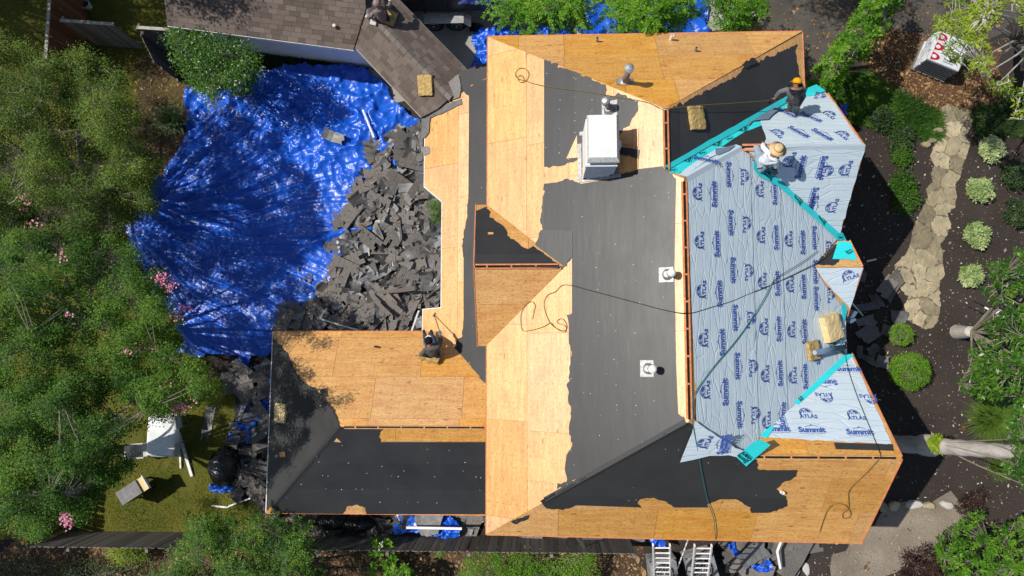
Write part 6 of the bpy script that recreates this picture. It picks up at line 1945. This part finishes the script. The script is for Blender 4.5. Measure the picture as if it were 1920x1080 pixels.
# sago palm
sp_ = at(318, 225, .5)
sg = T('sago_palm', 'dark sago palm with stiff fronds left of the tarp', 'palm', (sp_.x, sp_.y, 0))
MB().lathe((sp_.x, sp_.y, 0), [(.13, 0), (.15, .2), (.10, .38)], 10).build('trunk', MAT['barkd'], sg)
g = np.random.default_rng(8)
for k in range(26):
    a = k * 2.4; el = .35 + .65 * (k / 26)
    ts = np.linspace(0, 1, 22)
    d = np.array([math.cos(a), math.sin(a), 0]); s = np.array([-math.sin(a), math.cos(a), 0])
    sp3 = np.array([sp_.x, sp_.y, .36]) + d[None] * (ts * .85 * el)[:, None] + np.array([0, 0, 1])[None] * (.45 * np.sin(ts * 2.2) * (1.1 - el))[:, None]
    P = np.concatenate([sp3, sp3]); n = len(P)
    D = np.concatenate([s[None] + d[None] * .5 + 0 * sp3, -s[None] + d[None] * .5 + 0 * sp3])
    LL = np.concatenate([.16 * np.sin(ts * 2.6 + .4), .16 * np.sin(ts * 2.6 + .4)]).clip(.03, 1)
    V = leaf_geo(P, D, np.tile([0, 0, 1.0], (n, 1)), LL, np.full(n, .009), .3)
    mkq('frond', V, np.arange(n * 4).reshape(n, 4), MAT['lgloss'], sg, False, np.repeat(np.clip(g.normal(.4, .2, n), 0, 1), 4))

# --- neighbours' trees just outside the picture, whose shade falls into it
for i, (x, y, z, r_, lab) in enumerate(((-12.6, 12.6, 6.6, 2.0, 'tall tree beyond the garage, upper left of the picture'), (-21.2, 12.6, 6.0, 2.5, 'tall tree beyond the left frame edge'), (-18.0, 12.4, 5.6, 2.3, 'tall tree beyond the upper left frame corner'), (5.2, 14.4, 7.4, 2.4, 'tall tree beyond the top frame edge, right of centre'), (9.6, 15.0, 7.0, 2.6, 'tall tree beyond the top right of the drive'), (-20.5, -6.8, 5.5, 2.0, 'tall tree beyond the lower left corner'))):
    plant('tall_tree', lab, 'tree', None, 3.5, 0, 760, 'scatter', 24, .10, .5, .2, 'lmyrt', (x, y), .16, 'barkd', 14, seed=81 + i, world=(x, y, z, r_, r_, 1.5), tw=.01, group='neighbouring trees')

# --- grass
def grass(name, px, n, h, mat='grass', seed=1, tn=.45, lean=.5, wd=.004):
    g = np.random.default_rng(seed)
    poly = [(at(u, v).x, at(u, v).y) for u, v in px]
    x0, x1 = min(p[0] for p in poly), max(p[0] for p in poly); y0, y1 = min(p[1] for p in poly), max(p[1] for p in poly)
    X, Y = g.uniform(x0, x1, n), g.uniform(y0, y1, n)
    k = inside(X, Y, poly) & (fbm(X * 1.3, Y * 1.3, seed, 3) > -.75); X, Y = X[k], Y[k]; n = len(X)
    a = g.uniform(0, 6.28, n); H = h * g.uniform(.5, 1.3, n); w = wd * g.uniform(.7, 1.6, n)
    dx, dy = np.cos(a), np.sin(a)
    V = np.zeros((n, 3, 3))
    V[:, 0] = np.stack([X - dy * w, Y + dx * w, np.full(n, .003)], 1); V[:, 1] = np.stack([X + dy * w, Y - dx * w, np.full(n, .003)], 1)
    l = H * lean * g.uniform(.3, 2, n)
    V[:, 2] = np.stack([X + dx * l, Y + dy * l, H], 1)
    t = np.clip(tn + .5 * fbm(X * .9, Y * .9, seed + 2, 3) + g.normal(0, .14, n), 0, 1)
    return tag(mkq(name, V.reshape(-1, 3), np.arange(n * 3).reshape(n, 3), MAT[mat], None, False, np.repeat(t, 3)), kind='stuff')
grass('lawn_grass', [(-40, 600), (60, 480), (340, 640), (420, 700), (520, 720), (520, 960), (480, 1003), (-40, 1010)], 95000, .055, seed=3, tn=.62, wd=.006, lean=.9)
grass('lawn_grass', [(-40, -20), (330, -20), (330, 60), (345, 160), (330, 240), (240, 300), (100, 300), (-40, 240)], 42000, .05, seed=4, tn=.4, wd=.006, lean=.9)
grass('ground_cover', [(1515, 215), (1560, 150), (1620, 135), (1660, 160), (1720, 190), (1765, 215), (1765, 262), (1735, 268), (1700, 245), (1640, 240), (1590, 230), (1550, 225)], 15000, .13, 'lmyrt', seed=5, tn=.5, lean=1.1, wd=.016)
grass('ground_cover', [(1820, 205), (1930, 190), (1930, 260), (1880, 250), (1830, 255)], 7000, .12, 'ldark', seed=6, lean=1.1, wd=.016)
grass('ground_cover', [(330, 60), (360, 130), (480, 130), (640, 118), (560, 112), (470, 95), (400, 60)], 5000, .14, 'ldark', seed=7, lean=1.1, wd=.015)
# ================================================================== PEOPLE
def grow(name, nodes, edges, mat, parent, root, sub=2):
    """continuous tapered surface over a skeleton (skin + subdivision, made real)"""
    keys = list(nodes)
    me = bpy.data.meshes.new(name)
    me.from_pydata([tuple(nodes[k][0]) for k in keys], [(keys.index(a), keys.index(b)) for a, b in edges], [])
    o = bpy.data.objects.new(name, me); C.objects.link(o)
    o.modifiers.new('skin', 'SKIN').use_smooth_shade = True
    sv = me.skin_vertices[0].data
    for i, k in enumerate(keys):
        r = nodes[k][1]
        sv[i].radius = r if hasattr(r, '__len__') else (r, r)
        sv[i].use_root = (k == root)
    s = o.modifiers.new('sub', 'SUBSURF'); s.levels = s.render_levels = sub
    bpy.context.view_layer.update()
    m2 = bpy.data.meshes.new_from_object(o.evaluated_get(bpy.context.evaluated_depsgraph_get()))
    bpy.data.objects.remove(o); bpy.data.meshes.remove(me)
    m2.materials.clear(); m2.materials.append(MAT[mat])
    m2.name = name
    o = bpy.data.objects.new(name, m2); C.objects.link(o)
    return put(o, parent)

def lp(a, b, t): return Vector(a).lerp(Vector(b), t)
def person(label, J, shirt, trousers, shoes, face, long_sleeve=True, vest=None, headgear=None, gloves=None, skin='skin'):
    """J: joint positions; face: direction the head looks"""
    J = {k: Vector(v) for k, v in J.items()}
    root = T('person', label, 'person', lp(J['ankle_l'], J['ankle_r'], .5) - Vector((0, 0, .05)), 'roofers')
    N, E = {}, []
    up = (J['neck'] - J['pelvis']).normalized()
    side = (J['shoulder_r'] - J['shoulder_l']).normalized()
    f = Vector(face).normalized()
    N['pelvis'] = (J['pelvis'], (.10, .08)); N['waist'] = (lp(J['pelvis'], J['chest'], .45), (.085, .07)); N['chest'] = (J['chest'], (.095, .075)); N['upper'] = (lp(J['chest'], J['neck'], .6), (.065, .05)); N['neck'] = (J['neck'], .055)
    hd = J['head']
    hu = (hd - J['neck']).normalized()
    N['jaw'] = (lp(J['neck'], hd, .55) + f * .02, .068); N['head'] = (hd, .092); N['crown'] = (hd + hu * .075 - f * .01, .066)
    E += [('pelvis', 'waist'), ('waist', 'chest'), ('chest', 'upper'), ('upper', 'neck'), ('neck', 'jaw'), ('jaw', 'head'), ('head', 'crown')]
    N['nose'] = (hd + f * .105 - hu * .01, .016); E.append(('head', 'nose'))
    for s in 'lr':
        sg = 1 if s == 'r' else -1
        sh, el, wr = J['shoulder_' + s], J['elbow_' + s], J['hand_' + s]
        d = (wr - el).normalized()
        w = wr - d * .07
        N['sh' + s] = (sh, .042); N['el' + s] = (el, .038); N['fa' + s] = (lp(el, w, .35), .042); N['wr' + s] = (w, .029); N['palm' + s] = (wr, (.04, .022))
        E += [('upper', 'sh' + s), ('sh' + s, 'el' + s), ('el' + s, 'fa' + s), ('fa' + s, 'wr' + s), ('wr' + s, 'palm' + s)]
        cr = d.cross(Vector((0, 0, 1)))
        cr = cr.normalized() if cr.length > .1 else side
        for k, (o_, L) in enumerate(((-.03, .062), (-.010, .074), (.010, .07), (.029, .055))):
            a = wr + cr * o_ + d * .045
            N['fg%s%d' % (s, k)] = (a, .010); N['ft%s%d' % (s, k)] = (a + d * L * .6 + Vector((0, 0, -.02 - .004 * k)), .009)
            E += [('palm' + s, 'fg%s%d' % (s, k)), ('fg%s%d' % (s, k), 'ft%s%d' % (s, k))]
        N['th' + s] = (wr - cr * sg * .045 + d * .005, .012); N['tt' + s] = (wr - cr * sg * .06 + d * .045, .010)
        E += [('palm' + s, 'th' + s), ('th' + s, 'tt' + s)]
        hp, kn, an = J['hip_' + s], J['knee_' + s], J['ankle_' + s]
        N['hp' + s] = (hp, .088); N['kn' + s] = (kn, .06); N['cf' + s] = (lp(kn, an, .3), .056); N['an' + s] = (an, .038)
        E += [('pelvis', 'hp' + s), ('hp' + s, 'kn' + s), ('kn' + s, 'cf' + s), ('cf' + s, 'an' + s)]
    body = grow('body', N, E, skin, root, 'pelvis')
    # ears and eyes
    es = hu.cross(f).normalized()
    for sg in (-1, 1):
        MB().lathe(hd + es * sg * .092, [(.005, -.02), (.016, -.01), (.018, .01), (.005, .025)], 8).build('ear', MAT[skin], root)
        MB().lathe(hd + f * .085 + es * sg * .032 + hu * .012, [(.004, -.006), (.009, 0), (.004, .006)], 8).build('eye', MAT['hair'], root)
    g = .016
    def sub(keys, eds, mat, name, adds, rt):
        def AD(k): return adds.get(k, .026) if isinstance(adds, dict) else adds
        nn = {k: (N[k][0], tuple(x + AD(k) for x in N[k][1]) if hasattr(N[k][1], '__len__') else N[k][1] + AD(k)) for k in keys}
        return grow(name, nn, eds, mat, root, rt)
    N['collar'] = (lp(J['chest'], J['neck'], .85), .055)
    ks = ['pelvis', 'waist', 'chest', 'upper', 'collar']; ee = [('pelvis', 'waist'), ('waist', 'chest'), ('chest', 'upper'), ('upper', 'collar')]
    for s in 'lr':
        ks += ['sh' + s, 'el' + s]; ee += [('upper', 'sh' + s), ('sh' + s, 'el' + s)]
        if long_sleeve: ks += ['fa' + s, 'wr' + s]; ee += [('el' + s, 'fa' + s), ('fa' + s, 'wr' + s)]
    sub(ks, ee, shirt, 'shirt', {'pelvis': .055, 'waist': .06, 'chest': .075, 'upper': .075, 'collar': .03}, 'chest')
    if vest: sub(['pelvis', 'waist', 'chest', 'upper', 'collar'], [('pelvis', 'waist'), ('waist', 'chest'), ('chest', 'upper'), ('upper', 'collar')], vest, 'vest', {'pelvis': .07, 'waist': .075, 'chest': .09, 'upper': .09, 'collar': .035}, 'chest')
    ks = ['pelvis']; ee = []
    for s in 'lr':
        ks += ['hp' + s, 'kn' + s, 'cf' + s, 'an' + s]; ee += [('pelvis', 'hp' + s), ('hp' + s, 'kn' + s), ('kn' + s, 'cf' + s), ('cf' + s, 'an' + s)]
    sub(ks, ee, trousers, 'trousers', {'pelvis': .05, 'hpl': .02, 'hpr': .02, 'knl': .022, 'knr': .022, 'cfl': .024, 'cfr': .024, 'anl': .03, 'anr': .03}, 'pelvis')
    for s in 'lr':
        an = J['ankle_' + s]; to = Vector(J.get('toe_' + s, an + Vector((f.x, f.y, 0)).normalized() * .16 + Vector((0, 0, -.03))))
        grow('shoe', {'h': (an - (to - an) * .25 + Vector((0, 0, -.035)), .042), 'm': (lp(an, to, .4) + Vector((0, 0, -.03)), (.05, .038)), 't': (to, (.042, .03)), 'c': (an + Vector((0, 0, .03)), .05)}, [('h', 'm'), ('m', 't'), ('h', 'c')], shoes, root, 'h', 1)
        if gloves:
            ks = ['wr' + s, 'palm' + s] + [a + s + str(k) for a in ('fg', 'ft') for k in range(4)] + ['th' + s, 'tt' + s]
            ee = [e for e in E if e[0] in ks and e[1] in ks]
            sub(ks, ee, gloves, 'glove', .006, 'palm' + s)
    M = hu.to_track_quat('Z', 'Y').to_matrix().to_4x4(); M.translation = hd
    if headgear == 'straw':
        h = MB().lathe((0, 0, 0), [(.215, .045), (.205, .035), (.11, .05), (.105, .06), (.098, .13), (.07, .155), (.02, .145)], 28, M @ Matrix.Diagonal((.95, 1.08, 1, 1))).build('hat', MAT['straw_hat'], root, True)
        MB().lathe((0, 0, 0), [(.112, .056), (.109, .085)], 28, M @ Matrix.Diagonal((.95, 1.08, 1, 1))).build('hat_band', MAT['straw_band'], h)
    elif headgear:
        cm, bm_ = headgear
        h = MB().lathe((0, 0, 0), [(.108, .0), (.112, .03), (.105, .075), (.075, .115), (.03, .132), (.008, .133)], 20, M).build('cap', MAT[cm], root, True)
        bx = f - hu * f.dot(hu); bx.normalize()
        s2 = hu.cross(bx)
        P = [hd + hu * .025 + bx * (.08 + .12 * math.cos(a)) + s2 * .085 * math.sin(a) - hu * .02 * math.cos(a) for a in [math.radians(-90 + 20 * i) for i in range(10)]]
        MB().prism(P, hu * .012).build('brim', MAT[bm_], h)
    return root

def cloth(name, a, b=None, sc_=6): MAT[name] = pm(name, a, b, sc_, .9, .5, 25, .1, bdist=.02)
cloth('grey_shirt', (.115, .105, .10), (.075, .07, .068)); cloth('blue_denim', (.045, .075, .15), (.03, .05, .10)); cloth('pale_denim', (.30, .37, .43), (.20, .26, .32)); cloth('white_shirt', (.74, .74, .76), (.60, .61, .66))
cloth('black_vest', (.025, .026, .03), (.05, .05, .055)); cloth('grey_work', (.17, .165, .17), (.09, .088, .09)); cloth('camo', (.30, .255, .245), (.045, .038, .04), 26); cloth('dark_trousers', (.04, .036, .038), (.07, .06, .06))
cloth('yellow_cap', (.70, .33, .01), (.55, .24, .01)); cloth('black_cap', (.012, .012, .014)); cloth('blue_glove', (.05, .22, .38), (.03, .15, .28)); cloth('white_glove', (.72, .74, .66), (.6, .62, .5)); cloth('brown_shoe', (.16, .10, .065), (.10, .065, .045)); cloth('grey_hood', (.34, .27, .26), (.12, .09, .09), 26)
cloth('straw_hat', (.66, .48, .26), (.56, .39, .19), 20); cloth('straw_band', (.42, .29, .14))

# roofer in grey sitting on the wedge, holding a shingle shovel
Z1 = pQN.on(812, 664).z
def j(u, v, h, z0): return at(u, v, z0 + h)
J = dict(pelvis=j(813, 665, .30, Z1), chest=j(810, 656, .62, Z1), neck=j(806, 647, .82, Z1), head=j(804, 640, .95, Z1),
         shoulder_l=j(798, 655, .74, Z1), elbow_l=j(791, 664, .50, Z1), hand_l=j(788, 666, .24, Z1), shoulder_r=j(823, 651, .74, Z1), elbow_r=j(826, 639, .55, Z1), hand_r=j(825, 625, .40, Z1),
         hip_l=j(806, 662, .30, Z1), knee_l=j(800, 641, .42, Z1), ankle_l=j(796, 628, .10, Z1 - .16), hip_r=j(818, 662, .30, Z1), knee_r=j(814, 641, .44, Z1), ankle_r=j(810, 628, .10, Z1 - .16))
person('roofer in grey shirt and dark cap sitting on foam holding a shovel', J, 'grey_shirt', 'blue_denim', 'rubber', (-.25, 1, -.5), True, None, ('black_cap', 'white_glove'), 'blue_glove')
sh = T('roof_shovel', 'long handled roofing shovel held out by the man in grey', 'shovel', J['hand_r'])
tip = pL.on(815, 590) + pL.n * .03
hr = Vector(J['hand_r']) + Vector((0.0, .02, -.02))
MB().tube([hr + (hr - tip).normalized() * .16, tip], .014, 8).build('handle', MAT['hosey'], sh, True)
d = (tip - hr).normalized(); s = d.cross(pL.n).normalized()
MB().prism([tip - s * .06 - d * .03, tip + s * .06 - d * .03, tip + s * .10 + d * .16, tip - s * .10 + d * .16], pL.n * .012).build('blade', MAT['rust'], sh)

# crouching roofer in straw hat on the underlayment
Z2 = pE.on(1425, 303).z
J = dict(pelvis=j(1429, 300, .36, Z2), chest=j(1444, 298, .76, Z2), neck=j(1452, 289, .97, Z2), head=j(1457, 282, 1.09, Z2),
         shoulder_l=j(1440, 285, .86, Z2), elbow_l=j(1431, 277, .66, Z2), hand_l=j(1431, 268, .45, Z2), shoulder_r=j(1455, 302, .86, Z2), elbow_r=j(1456, 310, .62, Z2), hand_r=j(1452, 315, .42, Z2),
         hip_l=j(1425, 294, .34, Z2), knee_l=j(1419, 277, .36, Z2), ankle_l=j(1410, 276, .12, Z2), hip_r=j(1431, 306, .34, Z2), knee_r=j(1436, 312, .40, Z2), ankle_r=j(1424, 321, .09, Z2),
         toe_l=j(1409, 271, .06, Z2), toe_r=j(1431, 326, .03, Z2))
person('roofer in white shirt and straw hat crouching on the grey underlayment', J, 'white_shirt', 'pale_denim', 'brown_shoe', (.45, -.35, -.75), True, None, 'straw')
ng2 = T('nail_gun', 'black nailer in the hand of the man in the straw hat', 'tool', J['hand_r'])
hh = Vector(J['hand_r'])
MB().box(hh + Vector((.02, -.05, -.04)), (.07, .2, .1), .3).box(hh + Vector((.0, -.12, -.1)), (.06, .06, .16), .3).build('body', MAT['black'], ng2)

# bending roofer in yellow cap at the valley
Z3 = pN.on(1490, 212).z
J = dict(pelvis=j(1492, 187, .72, Z3), chest=j(1489, 174, .98, Z3), neck=j(1492, 164, 1.10, Z3), head=j(1494, 156, 1.14, Z3),
         shoulder_l=j(1476, 168, 1.04, Z3), elbow_l=j(1463, 172, .82, Z3), hand_l=j(1452, 186, .55, Z3), shoulder_r=j(1505, 170, 1.04, Z3), elbow_r=j(1507, 180, .82, Z3), hand_r=j(1496, 190, .62, Z3),
         hip_l=j(1486, 188, .70, Z3), knee_l=j(1483, 196, .42, Z3), ankle_l=j(1480, 205, .08, Z3), hip_r=j(1496, 190, .70, Z3), knee_r=j(1494, 200, .42, Z3), ankle_r=j(1492, 214, .08, Z3 - .05),
         toe_l=j(1471, 206, .04, Z3), toe_r=j(1486, 219, .03, Z3 - .08))
person('roofer in yellow cap and black vest bending over at the upper gable', J, 'grey_work', 'grey_work', 'brown_shoe', (-.35, -.3, -.85), True, 'black_vest', ('yellow_cap', 'yellow_cap'), None)
ng3 = T('nail_gun', 'black nailer with red cap in the hands of the man in the yellow cap', 'tool', J['hand_l'])
hh = Vector(J['hand_l'])
b3_ = MB().box(hh + Vector((.02, .0, -.03)), (.18, .07, .1), .5).box(hh + Vector((-.05, -.03, -.10)), (.06, .06, .18), .5).build('body', MAT['black'], ng3)
MB().lathe(hh + Vector((.13, .06, .0)), [(.04, 0), (.04, .05), (.02, .06)], 12).build('cap', MAT['redwood'], ng3)

# seated person in camouflage on the breezeway
Z4 = pBE.on(722, 40).z
J = dict(pelvis=j(718, 36, .20, Z4), chest=j(714, 26, .52, Z4), neck=j(709, 15, .74, Z4), head=j(707, 8, .86, Z4),
         shoulder_l=j(702, 22, .64, Z4), elbow_l=j(696, 30, .42, Z4), hand_l=j(688, 30, .20, Z4), shoulder_r=j(724, 18, .64, Z4), elbow_r=j(731, 10, .52, Z4), hand_r=j(732, 0, .42, Z4),
         hip_l=j(713, 33, .18, Z4), knee_l=j(706, 18, .36, Z4), ankle_l=j(700, 5, .10, Z4), hip_r=j(722, 33, .18, Z4), knee_r=j(720, 14, .36, Z4), ankle_r=j(718, 0, .08, Z4 - .1))
person('roofer in camouflage jacket sitting on foam on the breezeway roof', J, 'camo', 'dark_trousers', 'rubber', (-.3, 1, -.4), True, None, ('grey_hood', 'grey_hood'), 'white_glove')
o = MB().box((0, 0, 0), (.2, .16, .08)).build('shingle_bundle', MAT['cement'])
o.matrix_world = frame(pBW, pBW.on(703, 42) + pBW.n * .06, (1, -.3, 0))
tag(o, 'small pale block beside the foam pad on the breezeway ridge', 'block')
